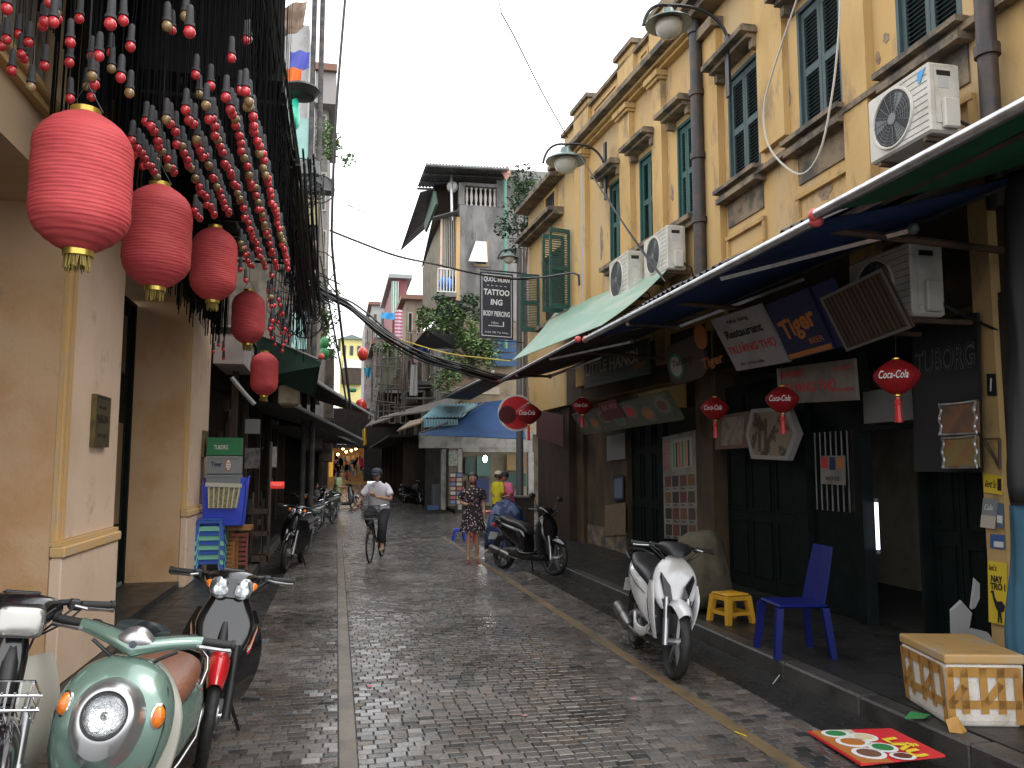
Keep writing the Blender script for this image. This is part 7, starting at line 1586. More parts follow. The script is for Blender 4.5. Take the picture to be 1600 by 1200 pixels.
# ---- near pale green retro scooter
mintp = mat('pale_green_metallic', (.19, .29, .24), .26, .4, c2=(.16, .25, .205), ns=2, coat=1)
def retro(label, loc, rz, lean):
    t = thing('scooter', label, 'scooter', loc, 0); t.rotation_euler = (R(lean), 0, rz)
    r = .25; wheel(t, .62, r, .09, 'alloy'); wheel(t, -.58, r, .10, 'alloy', disc=False); fender(t, .62, r, 20, 170, .085, mintp)
    for s in (-1, 1):
        b = MB(); b.cyl((.62, s*.09, r), (.53, s*.09, r+.33), .022, n=10); P_(b, 'fork_leg', alloy, t)
    silv = mat('satin_silver_trim', (.50, .50, .50), .28, .85)
    # bulbous front body
    b = MB(); b.loft([(.45, .36, -86, .10, .05, 2.6), (.46, .46, -86, .15, .08, 2.6), (.47, .58, -86, .195, .105, 2.6), (.465, .70, -84, .215, .115, 2.5), (.445, .81, -80, .20, .11, 2.4), (.41, .89, -74, .15, .085, 2.3), (.38, .93, -70, .08, .05, 2.2)], 36); P_(b, 'front_apron', mintp, t)
    b = MB(); b.loft([(.36, .28, -82, .17, .03, 3), (.335, .50, -82, .225, .04, 3), (.315, .72, -82, .225, .04, 3), (.30, .86, -80, .15, .035, 3), (.30, .92, -80, .08, .03, 3)], 26); P_(b, 'leg_shield', mat('cream_legshield', (.46, .45, .38), .35, coat=.5), t)
    # headlight: bezel teardrop + lens
    H = Matrix.Translation((.606, 0, .775)) @ Matrix.Rotation(R(90-18), 4, 'Y') @ Matrix.Scale(.92, 4)
    b = MB(); rs = []
    for q, h in ((.150, -.075), (.128, -.02), (.112, .018), (.100, .028), (.088, .03), (.082, .018)):
        rs.append([H @ Vector((-(q*(math.cos(a)*(1.0 if math.cos(a) > 0 else 1.0)+(0 if math.cos(a) > 0 else 0))*(1.06)), q*math.sin(a)*1.0, h)) for a in [2*math.pi*k/40 for k in range(40)]])
    for R_ in rs[:3]:
        for k in range(40):
            c = math.cos(2*math.pi*k/40)
            if c < 0: R_[k] = R_[k]+(H.to_3x3() @ Vector((-c*.045, 0, -.012*-c)))
    b.rings(rs, cap=False); P_(b, 'headlight_bezel', silv, t)
    b = MB(); b.torus((0, 0, 0), .083, .006, 'Z', 40, 6); b.v = [tuple(H @ (Vector(p)+Vector((0, 0, .022)))) for p in b.v]; P_(b, 'headlight_ring', blackm, t)
    b = MB(); b.lathe([(.082, .004), (.076, -.008), (.055, -.020), (.018, -.024), (.016, -.006), (.004, .0)], 36, H @ Matrix.Translation((0, 0, .012)), cap=False); P_(b, 'reflector', mat('reflector_chrome', (.9, .91, .92), .06, 1.0, bump=.5, bs=28), t)
    b = MB(); b.lathe([(.083, .020), (.078, .028), (.060, .035), (.03, .040), (.001, .042)], 36, H, cap=False); gl = P_(b, 'headlight_glass', mat('clear_headlight_glass', (.95, .97, .97), .02, trans=1.0), t)
    b = MB()
    for k in range(7): y = -.054+k*.018; b.cbox((0, y, .024), (.11*math.sqrt(max(.05, 1-(y/.075)**2)), .0016, .002))
    b.v = [tuple(H @ Vector(p)) for p in b.v]; P_(b, 'lens_rib', lensg, t)
    for s in (-1, 1):
        M = Matrix.Translation((.530, s*.165, .775)) @ Matrix.Rotation(R(s*38), 4, 'Z') @ Matrix.Rotation(R(80), 4, 'Y') @ Matrix.Scale(1, 4)
        b = MB(); b.lathe([(.036, -.01), (.036, .006), (.030, .008)], 24, M @ Matrix.Diagonal((1.35, .85, 1, 1)), cap=False); P_(b, 'signal_ring', chrome, t)
        b = MB(); b.lathe([(.031, .0), (.030, .010), (.022, .020), (.001, .026)], 24, M @ Matrix.Diagonal((1.35, .85, 1, 1)), cap=False); P_(b, 'turn_signal', amber, t)
    for k in (-1, 0, 1):
        M = Matrix.Translation((.572-.004*abs(k), k*.045, .545-.006*abs(k))) @ Matrix.Rotation(R(92), 4, 'Y')
        b = MB(); b.lathe([(.019, -.004), (.019, .004), (.015, .005), (.014, -.006), (.001, -.008)], 18, M @ Matrix.Diagonal((1.25, .85, 1, 1)), cap=False); P_(b, 'air_vent', mat('vent_dark', (.02, .03, .025), .5), t)
    for s in (-1, 1): b = MB(); b.tube([(.40, s*.11, .905), (.475, s*.172, .86), (.525, s*.195, .74), (.535, s*.185, .62), (.525, s*.155, .50), (.50, s*.12, .40)], .0035, 6); P_(b, 'panel_gap', mat('gap_dark', (.02, .03, .025), .6), t)
    # headset with V-shaped cowl
    b = MB(); b.loft([(.37, 1.02, 0, .02, .015, 2.3, -.30), (.37, 1.02, 0, .02, .015, 2.3, -.29)], 6)
    b = MB(); rs = []
    for k in range(25):
        u = -1+2*k/24; y = u*.235; lift = .010*abs(u); thick = .034*(1-.30*abs(u)); dep = .062*(1-.42*abs(u)); cx = .365-.055*abs(u)**1.6+.03*(1-abs(u)); cz = 1.005+lift-.028*(1-abs(u))**2
        rs.append([Vector((cx+dep*math.copysign(abs(math.cos(a))**.85, math.cos(a)), y, cz+thick*math.sin(a))) for a in [2*math.pi*j/18 for j in range(18)]])
    b.rings(rs); P_(b, 'handlebar_cowl', mintp, t)
    b = MB(); rs = []
    for k in range(13):
        u = -1+2*k/12; rs.append([Vector((.405+.045*math.cos(a)*(1-abs(u)**2*.8), u*.082, 1.0+.052*(1-abs(u)**2)*math.sin(a)+.01*(1-u*u))) for a in [2*math.pi*j/14 for j in range(14)]])
    b.rings(rs); P_(b, 'silver_cowl', silv, t)
    M = Matrix.Translation((.452, 0, 1.0)) @ Matrix.Rotation(R(80), 4, 'Y'); b = MB(); b.lathe([(.0135, -.002), (.0135, .003), (.001, .004)], 16, M); P_(b, 'badge', mat('badge_dark', (.03, .04, .06), .3), t)
    b = MB(); b.loft([(.30, 1.03, 0, .10, .03, 2.4), (.33, 1.035, 0, .105, .035, 2.4)], 16); P_(b, 'instrument', glassd, t)
    bars(t, .31, 1.01, .31, blackm, back=.05)
    for s in (-1, 1): b = MB(); b.tube([(.40, s*.16, .985), (.41, s*.10, .95), (.38, s*.05, .90)], .007, 6); P_(b, 'cable', blackm, t)
    b = MB(); b.loft([(.45, .25, 0, .12, .04, 3.5), (.30, .24, 0, .16, .045, 4), (.0, .24, 0, .17, .045, 4), (-.1, .28, 0, .15, .06, 3.5)], 22); P_(b, 'floorboard', blackm, t)
    b = MB(); b.loft([(.02, .46, 10, .12, .17, 2.8), (-.10, .50, 5, .18, .19, 2.6), (-.32, .52, 0, .205, .17, 2.4), (-.54, .54, 0, .18, .15, 2.3), (-.74, .56, 0, .11, .10, 2.2), (-.82, .57, 0, .04, .04, 2)], 30); P_(b, 'rear_body', mintp, t)
    b = MB(); b.tube([(.0, .17, .36), (-.1, .192, .39), (-.32, .212, .44), (-.54, .185, .49), (-.72, .12, .54)], .006, 8); P_(b, 'chrome_strip', chrome, t)
    b = MB(); b.loft([(.06, .60, 0, .09, .03, 2.6), (.0, .65, 0, .135, .06, 2.6), (-.14, .69, 0, .165, .07, 2.7), (-.32, .705, 0, .165, .07, 2.8), (-.48, .715, 0, .14, .06, 2.6), (-.60, .71, 0, .08, .04, 2.3)], 28); P_(b, 'seat', seatbr, t)
    b = MB(); b.tube([(-.40, .17, .65), (-.54, .165, .69), (-.65, .14, .72), (-.71, .10, .735), (-.74, .04, .74), (-.74, -.04, .74), (-.71, -.10, .735), (-.65, -.14, .72), (-.54, -.165, .69), (-.40, -.17, .65)], .011, 10); P_(b, 'grab_rail', chrome, t)
    b = MB(); b.loft([(-.80, .60, 0, .06, .04, 2.5), (-.86, .60, 0, .04, .025, 2.4)], 14); P_(b, 'tail_light', redl, t)
    b = MB(); b.loft([(-.25, .29, 0, .11, .09, 3), (-.5, .28, 0, .11, .08, 3), (-.64, .28, 0, .05, .05, 2.6)], 16); P_(b, 'engine', engm, t); exhaust(t, -.28, .22, -.78, .33, -.17, .05)
    sc_ = text3('Cuccolo', (.576, .125, .585), (-.40, 1, .14), (-.10, 0, 1), .022, redb, None, .11, shear=.4); sc_.parent = t; sc_.location = sc_.location
    return t
g_loc = Vector((-.93, 3.94, 0.0))
retro('pale green retro scooter with big round headlight and brown seat at the lower left', g_loc, R(-92), -11)
# white/black cub at the far left edge
creamp = mat('cream_legshield', (.46, .45, .38), .35)
underbone('old motorbike with cream leg shields and square silver headlight at the extreme lower left', (-1.51, 3.93, .12), R(-66), -9, shield=mat('cream_legshield'[:] if 0 else 'cream_plastic_shield', (.50, .49, .42), .35, coat=.4), head='square', rack=True)
# black bike with red fender
underbone('black motorbike with flame stripes and red front fender, behind the green scooter', (-.77, 5.58, .0), R(-84), -8, fend=mat('gloss_red_paint', (.5, .015, .02), .2, coat=1), stripes=True)
# white scooter right
whp = mat('gloss_white_paint', (.68, .68, .68), .2, c2=(.50, .48, .45), ns=3, coat=1)
p = at(1058, 1063, Z=0)
t = scooter('white scooter with black trim and slanted headlights parked facing the camera on the right', (2.71, 6.22+.62+.05, 0), R(-97), -7, body=whp, r=.285)
# muddy silver muffler etc is in builder. black scooter right
p = at(856, 897, Z=0)
bkp = mat('gloss_black_paint', (.008, .008, .009), .2, coat=1)
a = at(858, 899, Z=0); c = at(790, 889, Z=0); d_ = a-c
scooter('glossy black scooter parked side-on at the right kerb beyond the white one', ((a.x+c.x)/2, (a.y+c.y)/2, 0), math.atan2(d_.y, d_.x), -7, body=bkp, kind='side')
# left motorbikes in a row
a = at(440, 893, Z=0)
underbone('black motorbike with spoked wheels, first of the left row near the red sign', (a.x+.15, a.y+.62, 0), R(-100), -8)
for k, (px, py, rz, lab) in enumerate(((487, 838, -118, 'dark motorbike second in the left row, behind the first black one'), (503, 822, -112, 'dark motorbike third in the left row, partly hidden'), (478, 815, -100, 'dark motorbike with bright headlight at the back of the left row'))):
    a = at(px, py, Z=0); underbone(lab, (a.x-.2+.25*k, a.y+.5, 0), R(rz), -8, detail=False)
a = at(545, 797, Z=0); scooter('silver and black scooter parked across at the far end of the left bike row', (a.x-.35, a.y, 0), R(-12), -5, body=mat('silver_grey_paint', (.30, .31, .31), .25, .5, coat=.7), trim=blackm, seat=seatb)
for k, (px, py, rz, lab) in enumerate(((598, 752, 160, 'far dark motorbike parked in front of the stalls, left one'), (612, 757, 200, 'far dark motorbike parked in front of the stalls, right one'), (642, 785, -60, 'dark motorbike in the shade left of the corner shop'), (628, 772, -75, 'motorbike with pale plate behind the cyclist'), (536, 742, -80, 'far motorbike with round lamp before the lit shop'))):
    a = at(px, py, Z=.15); underbone(lab, (a.x, a.y, gz(a.y)), R(rz), -6, detail=False)
# ================================================================ PEOPLE
skinm = mat('skin', (.42, .24, .15), .5, c2=(.36, .19, .12), ns=6); hairm = mat('black_hair', (.012, .009, .008), .45, bump=.3, bs=80)
def skin_body(name, nodes, edges, m, par, root=0, lv=1):
    """nodes: list of (x,y,z,radius or (rx,ry)); grown with a skin modifier and applied"""
    me = bpy.data.meshes.new(name); me.from_pydata([n[:3] for n in nodes], edges, []); o = bpy.data.objects.new(name, me); col.objects.link(o)
    md = o.modifiers.new('skin', 'SKIN'); md.use_smooth_shade = True; md.branch_smoothing = .6
    lay = me.skin_vertices[0] if len(me.skin_vertices) else None
    if lay is None:
        bpy.context.view_layer.objects.active = o; bpy.ops.mesh.customdata_skin_add() ; lay = me.skin_vertices[0]
    for i, n in enumerate(nodes):
        r = n[3]; lay.data[i].radius = (r, r) if not isinstance(r, tuple) else r; lay.data[i].use_root = (i == root)
    s = o.modifiers.new('sub', 'SUBSURF'); s.levels = lv; s.render_levels = lv
    bpy.context.view_layer.update(); dg = bpy.context.evaluated_depsgraph_get(); nm = bpy.data.meshes.new_from_object(o.evaluated_get(dg))
    bpy.data.objects.remove(o); nm.name = name; nm.materials.clear(); nm.materials.append(m); nm.shade_smooth()
    k = bpy.data.objects.new(name, nm); col.objects.link(k); k.parent = par; return k
def head(par, c, r=.095, yaw=0, pitch=0, hair='short', skin=skinm, hat=None, hatm=None):
    """head facing local +X; c = centre"""
    M = Matrix.Translation(Vector(c)) @ Matrix.Rotation(yaw, 4, 'Z') @ Matrix.Rotation(pitch, 4, 'Y')
    b = MB(); rs = []
    for i in range(15):
        t = math.pi*(.03+.94*i/14); z = -math.cos(t)*1.22; q = []
        wy = math.sin(t)*(.80 if z > -.2 else .80-.22*(-z-.2)); wx = math.sin(t)*(1.0 if z > -.3 else 1-.10*(-z-.3))
        for j in range(22):
            a = 2*math.pi*j/22; x = wx*math.cos(a); y = wy*math.sin(a)
            if math.cos(a) > .5: x += .05*(z < -.5)+(.16*max(0, 1-abs(z+.12)/.35) if math.cos(a) > .97 else 0)-(.05 if abs(z-.18) < .16 and abs(y) > .15 else 0)
            q.append(M @ Vector((x*r, y*r, z*r)))
        rs.append(q)
    b.rings(rs); h = b.build('head', skin, par, smooth=True, world=False)
    b = MB()
    for s in (-1, 1): b.ball(M @ Vector((.93*r, s*.32*r, .14*r)), r*.10, 8, 6)
    b.build('eyes', mat('eye_dark', (.02, .015, .012), .2), h, world=False)
    b = MB(); b.loft([(0, 0, 0, .01, .01, 2), (0.001, 0, 0, .01, .01, 2)], 6); b = MB(); b.cbox((0, 0, 0), (.16*r, .46*r, .11*r), bev=.03*r); b.v = [tuple(M @ (Vector(p)+Vector((.90*r, 0, -.55*r)))) for p in b.v]; b.build('mouth', mat('lip', (.32, .10, .09), .5), h, world=False)
    b = MB()
    for s in (-1, 1): b.ball(M @ Vector((.0, s*.84*r, -.0)), r*.17, 8, 6, (.7, .4, 1.2))
    b.build('ears', skin, h, world=False)
    if hair:
        b = MB(); rs = []
        zl = {'short': -.1, 'long': -1.4, 'tied': -.5}[hair]
        for i in range(11):
            u = i/10; z = 1.30-(1.30-zl)*u; rad = 1.15*math.sqrt(max(.02, 1-(max(z, -.1)/1.34)**2)); q = []
            for j in range(20):
                a = 2*math.pi*j/20; cc = math.cos(a); cut = 1.0
                x = rad*cc-.06; y = rad*.90*math.sin(a)
                if cc > .1 and z < .42: x = min(x, .25-.1*(.42-z)); 
                q.append(M @ Vector((x*r, y*r, z*r)))
            rs.append(q)
        b.rings(rs); b.build('hair', hairm, h, smooth=True, world=False)
    if hat:
        b = MB()
        prof = {'cap': [(1.12, .35), (1.13, .6), (1.02, .98), (.7, 1.28), (.2, 1.42), (.01, 1.43)], 'bucket': [(1.75, .28), (1.2, .48), (1.12, .55), (1.08, .95), (.85, 1.3), (.3, 1.4), (.01, 1.4)]}[hat]
        b.lathe([(q*r, z*r) for q, z in prof], 22, M @ Matrix.Translation((-.04*r, 0, 0)), cap=False); hh = b.build('hat', hatm, par, smooth=True, world=False, ang=180)
        if hat == 'cap':
            b = MB(); b.slab([M @ Vector((x*r, y*r, (.42-.12*max(0, x-1))*r)) for x, y in ((.8, -.8), (1.5, -.6), (1.85, -.2), (1.85, .2), (1.5, .6), (.8, .8))], (0, 0, .012)); b.build('brim', hatm, hh, world=False)
    return h
def hand(par, wrist, direc, palmn, side, skin=skinm, curl=.5, s=1.0):
    """palm plus five separate fingers; local frame from direction and palm normal"""
    w = Vector(wrist); d = Vector(direc).normalized(); n = Vector(palmn).normalized(); u = d.cross(n).normalized()*side
    b = MB(); rs = []
    for k, (t, hw, ht) in enumerate(((-.01, .022, .018), (.02, .034, .016), (.055, .040, .014), (.08, .037, .012))):
        rs.append([w+d*t*s+u*(hw*math.cos(a)*s)+n*(ht*math.sin(a)*s) for a in [2*math.pi*j/10 for j in range(10)]])
    b.rings(rs)
    for k, (o, l) in enumerate(((-.030, .060), (-.010, .070), (.010, .066), (.029, .050))):
        p0 = w+d*.072*s+u*o*s; c = curl; d1 = (d*math.cos(c)+n*math.sin(c)); d2 = (d*math.cos(c*2.1)+n*math.sin(c*2.1)); d3 = (d*math.cos(c*3)+n*math.sin(c*3))
        p1 = p0+d1*l*.45*s; p2 = p1+d2*l*.33*s; p3 = p2+d3*l*.25*s; b.tube([p0, p1, p2, p3], [.0095*s, .0085*s, .0078*s, .006*s], 7)
    t0 = w+d*.02*s-u*.028*s; t1 = t0+(d*.7-u*.7+n*.2)*.03*s; t2 = t1+(d*.9-u*.1+n*.4).normalized()*.028*s; b.tube([t0, t1, t2], [.012*s, .010*s, .007*s], 7)
    return b.build('hand', skin, par, smooth=True, world=False)
# limbs as tapered lofts is done through the skin modifier; garments are separate shells
def limb(par, pts, rad, m, name, n=12):
    P = [Vector(p) for p in pts]; P2, R2 = [], []
    for i in range(len(P)-1):
        for k in range(4): u = k/4; P2.append(P[i].lerp(P[i+1], u)); R2.append(rad[i]*(1-u)+rad[i+1]*u)
    P2.append(P[-1]); R2.append(rad[-1])
    for _ in range(2): P2 = [P2[0]]+[(P2[i-1]+P2[i]*2+P2[i+1])/4 for i in range(1, len(P2)-1)]+[P2[-1]]
    b = MB(); b.tube(P2, R2, n); return b.build(name, m, par, smooth=True, world=False, ang=180)

# ---------------- woman in the dark floral dress (local +X forward)
dressm = mat('dark_floral_dress', (.018, .013, .018), .8)
def spots(m, base, dots, scale=22, thr=.33):
    nt = m.node_tree; L = nt.links; vo = nt.nodes.new('ShaderNodeTexVoronoi'); vo.inputs['Scale'].default_value = scale; tc = nt.nodes.new('ShaderNodeTexCoord'); L.new(tc.outputs['Object'], vo.inputs[0])
    mr = nt.nodes.new('ShaderNodeMapRange'); mr.inputs[1].default_value = thr; mr.inputs[2].default_value = thr-.06; L.new(vo.outputs['Distance'], mr.inputs[0])
    mx = nt.nodes.new('ShaderNodeMixRGB'); mx.inputs[1].default_value = (*base, 1); L.new(mr.outputs[0], mx.inputs[0])
    m2 = nt.nodes.new('ShaderNodeMixRGB'); m2.inputs[0].default_value = .75; L.new(vo.outputs['Color'], m2.inputs[1]); m2.inputs[2].default_value = (*dots, 1); L.new(m2.outputs[0], mx.inputs[2]); L.new(mx.outputs[0], nt.nodes['Principled BSDF'].inputs['Base Color'])
spots(dressm, (.018, .012, .018), (.5, .28, .26))
wloc = at(738, 878, Z=0)
W_ = thing('person', 'woman in a dark floral dress walking toward the camera holding a phone at her waist', 'person', wloc, 0); W_.rotation_euler = (0, 0, R(-98)); W_.scale = (.955,)*3
nodes = [(0, 0, .90, .10), (0, 0, 1.08, (.085, .11)), (0, 0, 1.26, (.09, .13)), (0, 0, 1.36, .05), (.01, 0, 1.44, .045),
         (0, .16, 1.31, .05), (-.02, .205, 1.08, .038), (.05, .22, .86, .026), (0, -.16, 1.31, .05), (-.03, -.215, 1.09, .038), (.17, -.10, 1.06, .027),
         (0, .085, .86, .085), (.03, .085, .48, .052), (.0, .085, .09, .032), (.0, -.085, .86, .085), (.09, -.08, .48, .052), (.10, -.08, .10, .032),
         (.09, .085, .035, .026), (.20, -.08, .04, .026)]
edges = [(0, 1), (1, 2), (2, 3), (3, 4), (2, 5), (5, 6), (6, 7), (2, 8), (8, 9), (9, 10), (0, 11), (11, 12), (12, 13), (0, 14), (14, 15), (15, 16), (13, 17), (16, 18)]
skin_body('body', nodes, edges, skinm, W_, 0, 2)
def dress(par, prof, m, n=28, seed=1, name='dress'):
    rs = []
    for (z, rx, ry, x, w) in prof: rs.append([Vector((x+rx*math.cos(a)*(1+w*math.sin(7*a+seed+z*4)), ry*math.sin(a)*(1+w*math.sin(5*a+seed)), z)) for a in [2*math.pi*k/n for k in range(n)]])
    b = MB(); b.rings(rs, cap=False); return b.build(name, m, par, smooth=True, world=False, ang=180)
dress(W_, [(.56, .20, .235, .01, .10), (.64, .19, .225, .01, .08), (.80, .165, .20, 0, .04), (.92, .145, .18, 0, .02), (1.04, .112, .145, 0, .01), (1.15, .12, .155, 0, 0), (1.26, .125, .175, 0, 0), (1.34, .10, .16, 0, 0), (1.385, .06, .09, 0, 0)], dressm)
for s, e in ((1, (-.015, .205, 1.16)), (-1, (-.025, -.21, 1.17))): limb(W_, [(0, s*.13, 1.335), (0, s*.175, 1.29), e], [.06, .068, .075], dressm, 'sleeve')
head(W_, (.03, 0, 1.545), .092, yaw=0, pitch=.12, hair='tied')
b = MB(); b.ball((-.06, 0, 1.47), .05, 10, 8, (.8, 1, 1.4)); b.build('hair_bun', hairm, W_, smooth=True, world=False)
hand(W_, (.18, -.09, 1.06), (.75, .6, .25), (0, 0, 1), 1, curl=.5, s=.9); hand(W_, (.06, .22, .84), (.15, 0, -1), (0, -1, 0), 1, curl=.35, s=.9)
b = MB(); b.cbox((.26, -.04, 1.115), (.14, .07, .009), (0, R(-25), R(35)), bev=.003); b.build('phone', mat('phone_glass', (.02, .02, .025), .1, emit=0), W_, world=False)
for y, x in ((.085, .05), (-.08, .16)): b = MB(); b.loft([(x-.10, .012, 0, .035, .012, 2.5, y), (x, .012, 0, .038, .012, 2.5, y), (x+.11, .012, 0, .042, .011, 2.5, y), (x+.13, .012, 0, .025, .01, 2.4, y)], 12); b.build('sandal', mat('red_sandal', (.3, .05, .04), .5), W_, world=False)
b = MB(); b.loft([(-.10, .80, 90, .05, .03, 2.5, .20), (-.08, .95, 90, .09, .05, 2.6, .22), (-.08, 1.02, 90, .06, .03, 2.5, .21)], 14)
# ---------------- cyclist and bicycle
def bicycle(label, loc, rz, lean=0):
    t = thing('bicycle', label, 'bicycle', loc, 0); t.rotation_euler = (R(lean), 0, rz); r = .345
    for x in (.54, -.54):
        b = MB(); b.torus((x, 0, r), r-.02, .011, 'Y', 44, 6, .9); w = b.build('wheel', chrome, t, smooth=True, world=False)
        b = MB(); b.torus((x, 0, r), r-.008, .017, 'Y', 44, 8, 1); b.build('tyre', tyrem, w, smooth=True, world=False)
        b = MB()
        for k in range(28): a = 2*math.pi*k/28; b.tube([(x+.02*math.cos(a+.6), (.03 if k % 2 else -.03), r+.02*math.sin(a+.6)), (x+(r-.025)*math.cos(a), 0, r+(r-.025)*math.sin(a))], .0014, 4)
        b.build('spokes', steel, w, world=False, kind='stuff'); b = MB(); b.cyl((x, -.04, r), (x, .04, r), .02, n=10); b.build('hub', alloy, w, world=False)
    fm = mat('dark_bicycle_paint', (.02, .02, .022), .35)
    b = MB(); bb, st, hd, hb = (-.08, 0, .30), (-.22, 0, .72), (.36, 0, .80), (.40, 0, .64)
    for a, c in ((bb, hb), (st, hd), (bb, st), (hd, (.34, 0, .92))): b.tube([a, c], .015, 8)
    for s in (-1, 1): b.tube([bb, (-.54, s*.05, r)], .010, 6); b.tube([st, (-.54, s*.05, r)], .009, 6); b.tube([hb, (.46, s*.05, .5), (.54, s*.05, r)], .011, 6)
    b.build('frame', fm, t, smooth=True, world=False)
    b = MB(); b.tube([(.20, -.30, .98), (.33, -.24, 1.0), (.36, -.1, .98), (.36, .1, .98), (.33, .24, 1.0), (.20, .30, .98)], .011, 8); b.tube([(.36, 0, .98), (.34, 0, .85)], .012, 8); b.build('handlebar', chrome, t, smooth=True, world=False)
    for s in (-1, 1): b = MB(); b.cyl((.21, s*.30, .98), (.10, s*.31, .975), .016, n=10); b.build('grip', gripm, t, world=False)
    b = MB(); b.loft([(-.36, .80, 0, .09, .03, 2.5), (-.26, .81, 0, .08, .03, 2.5), (-.10, .80, 0, .03, .02, 2.4), (-.05, .79, 0, .018, .015, 2.2)], 16); b.build('saddle', seatb, t, smooth=True, world=False)
    b = MB(); b.tube([(-.22, 0, .72), (-.235, 0, .79)], .012, 8); b.build('seat_post', chrome, t, world=False)
    for s, x, z in ((1, .05, .16), (-1, -.20, .44)): b = MB(); b.tube([(-.08, s*.05, .30), (x, s*.07, z)], .010, 6); b.cbox((x, s*.12, z), (.09, .09, .02)); b.build('pedal', blackm, t, world=False)
    b = MB(); b.torus((-.08, .045, .30), .085, .006, 'Y', 24, 5); b.build('chainring', steel, t, world=False)
    # wire basket
    b = MB(); x0, x1, y1, z0, z1 = .42, .66, .15, .76, .99
    for k in range(9): y = -y1+2*y1*k/8; b.tube([(x0, y, z1), (x0+.02, y*.85, z0), (x1-.03, y*.85, z0), (x1, y, z1)], .003, 4)
    for k in range(6): x = x0+(x1-x0)*k/5; b.tube([(x, -y1, z1), (x*.9+.05, -y1*.85, z0), (x*.9+.05, y1*.85, z0), (x, y1, z1)], .003, 4)
    for z, f_ in ((z1, 1), (.92, .97), (.85, .92), (z0, .85)): b.tube([(x0, -y1*f_, z), (x1*f_+.54*(1-f_), -y1*f_, z), (x1*f_+.54*(1-f_), y1*f_, z), (x0, y1*f_, z), (x0, -y1*f_, z)], .005, 5)
    b.build('basket', mat('basket_wire', (.10, .10, .10), .5, .5), t, world=False)
    for x in (.54, -.54):
        fender(t, x, r, 20 if x < 0 else 60, 170, .03, fm, gap=.025, name='mudguard')
    b = MB(); b.tube([(-.30, .06, .72), (-.72, .07, .70), (-.72, -.07, .70), (-.30, -.06, .72)], .007, 6); b.build('rear_rack', steel, t, world=False)
    return t
cl_ = at(577, 880, Z=0); cc_ = at(601, 869, Z=0); ang = R(-104)
cx_, cy_ = .60+.0, 15.15
hd_ = Vector((math.cos(ang), math.sin(ang), 0)); fr_ = at(578, 879, Z=0); org = Vector((fr_.x, fr_.y, 0))-hd_*.54
BK = bicycle('old black bicycle with wire front basket ridden toward the camera', org, ang)
Cc = thing('person', 'cyclist in a pale T-shirt and dark cap riding toward the camera', 'person', org+Vector((0, 0, .3)), 0); Cc.location = org; Cc.rotation_euler = (0, 0, ang)
nodes = [(-.24, 0, .90, .12), (-.16, 0, 1.08, (.10, .14)), (-.06, 0, 1.25, (.10, .15)), (.0, 0, 1.35, .055), (.04, 0, 1.42, .05),
         (-.04, .18, 1.30, .055), (.02, .27, 1.08, .042), (.17, -.0, 1.14, .030), (-.04, -.18, 1.30, .055), (.0, -.30, 1.10, .040), (.15, -.315, 1.02, .028)]
edges = [(0, 1), (1, 2), (2, 3), (3, 4), (2, 5), (5, 6), (6, 7), (2, 8), (8, 9), (9, 10)]
legs = [(-.22, .10, .86, .09), (.12, .13, .62, .062), (.02, .11, .26, .042), (-.22, -.10, .86, .09), (.14, -.15, .80, .062), (-.14, -.11, .52, .042)]
n0 = len(nodes); nodes += legs+[(.11, .12, .20, .03), (-.05, -.12, .47, .03)]
edges += [(0, n0), (n0, n0+1), (n0+1, n0+2), (0, n0+3), (n0+3, n0+4), (n0+4, n0+5), (n0+2, n0+6), (n0+5, n0+7)]
skin_body('body', nodes, edges, skinm, Cc, 0, 2)
tee = mat('pale_lilac_tshirt', (.58, .54, .60), .8, c2=(.50, .47, .54), ns=3); spots(tee, (.78, .75, .80), (.45, .3, .5), 6, .18); pants = mat('dark_trousers', (.03, .03, .035), .8)
rs = []
for (z, rx, ry, x) in ((.84, .16, .20, -.24), (.92, .16, .20, -.22), (1.06, .145, .19, -.16), (1.20, .14, .20, -.09), (1.30, .12, .20, -.04), (1.37, .08, .12, -.0), (1.40, .06, .07, .02)): rs.append([Vector((x+rx*math.cos(a)*(1+.03*math.sin(5*a+z*9)), ry*math.sin(a), z)) for a in [2*math.pi*k/26 for k in range(26)]])
b = MB(); b.rings(rs, cap=False); b.build('tshirt', tee, Cc, smooth=True, world=False, ang=180)
limb(Cc, [(-.03, .12, 1.34), (-.04, .18, 1.30), (.0, .25, 1.16)], [.06, .062, .066], tee, 'sleeve'); limb(Cc, [(-.03, -.12, 1.34), (-.04, -.18, 1.30), (-.01, -.275, 1.16)], [.06, .062, .066], tee, 'sleeve')
limb(Cc, [(-.24, .09, .88), (.12, .13, .63), (.03, .112, .32)], [.12, .088, .065], pants, 'trouser_leg'); limb(Cc, [(-.24, -.09, .88), (.14, -.15, .81), (-.10, -.115, .57)], [.12, .088, .065], pants, 'trouser_leg')
for x, y, z in ((.05, .12, .18), (-.10, -.12, .455)): b = MB(); b.loft([(x-.07, z+.02, 0, .035, .03, 2.5, y), (x+.02, z+.02, 0, .042, .032, 2.5, y), (x+.14, z+.005, 0, .040, .02, 2.5, y), (x+.17, z, 0, .02, .012, 2.4, y)], 12); b.build('shoe', mat('tan_shoe', (.3, .22, .15), .6), Cc, smooth=True, world=False)
head(Cc, (.075, 0, 1.525), .095, pitch=.18, hair='short', hat='cap', hatm=mat('dark_cap', (.03, .035, .05), .7))
hand(Cc, (.15, -.315, 1.02), (.2, 0, -.9), (1, 0, -.2), 1, curl=.8); hand(Cc, (.17, .0, 1.15), (.25, -.85, .35), (-.6, 0, .6), 1, curl=.7)
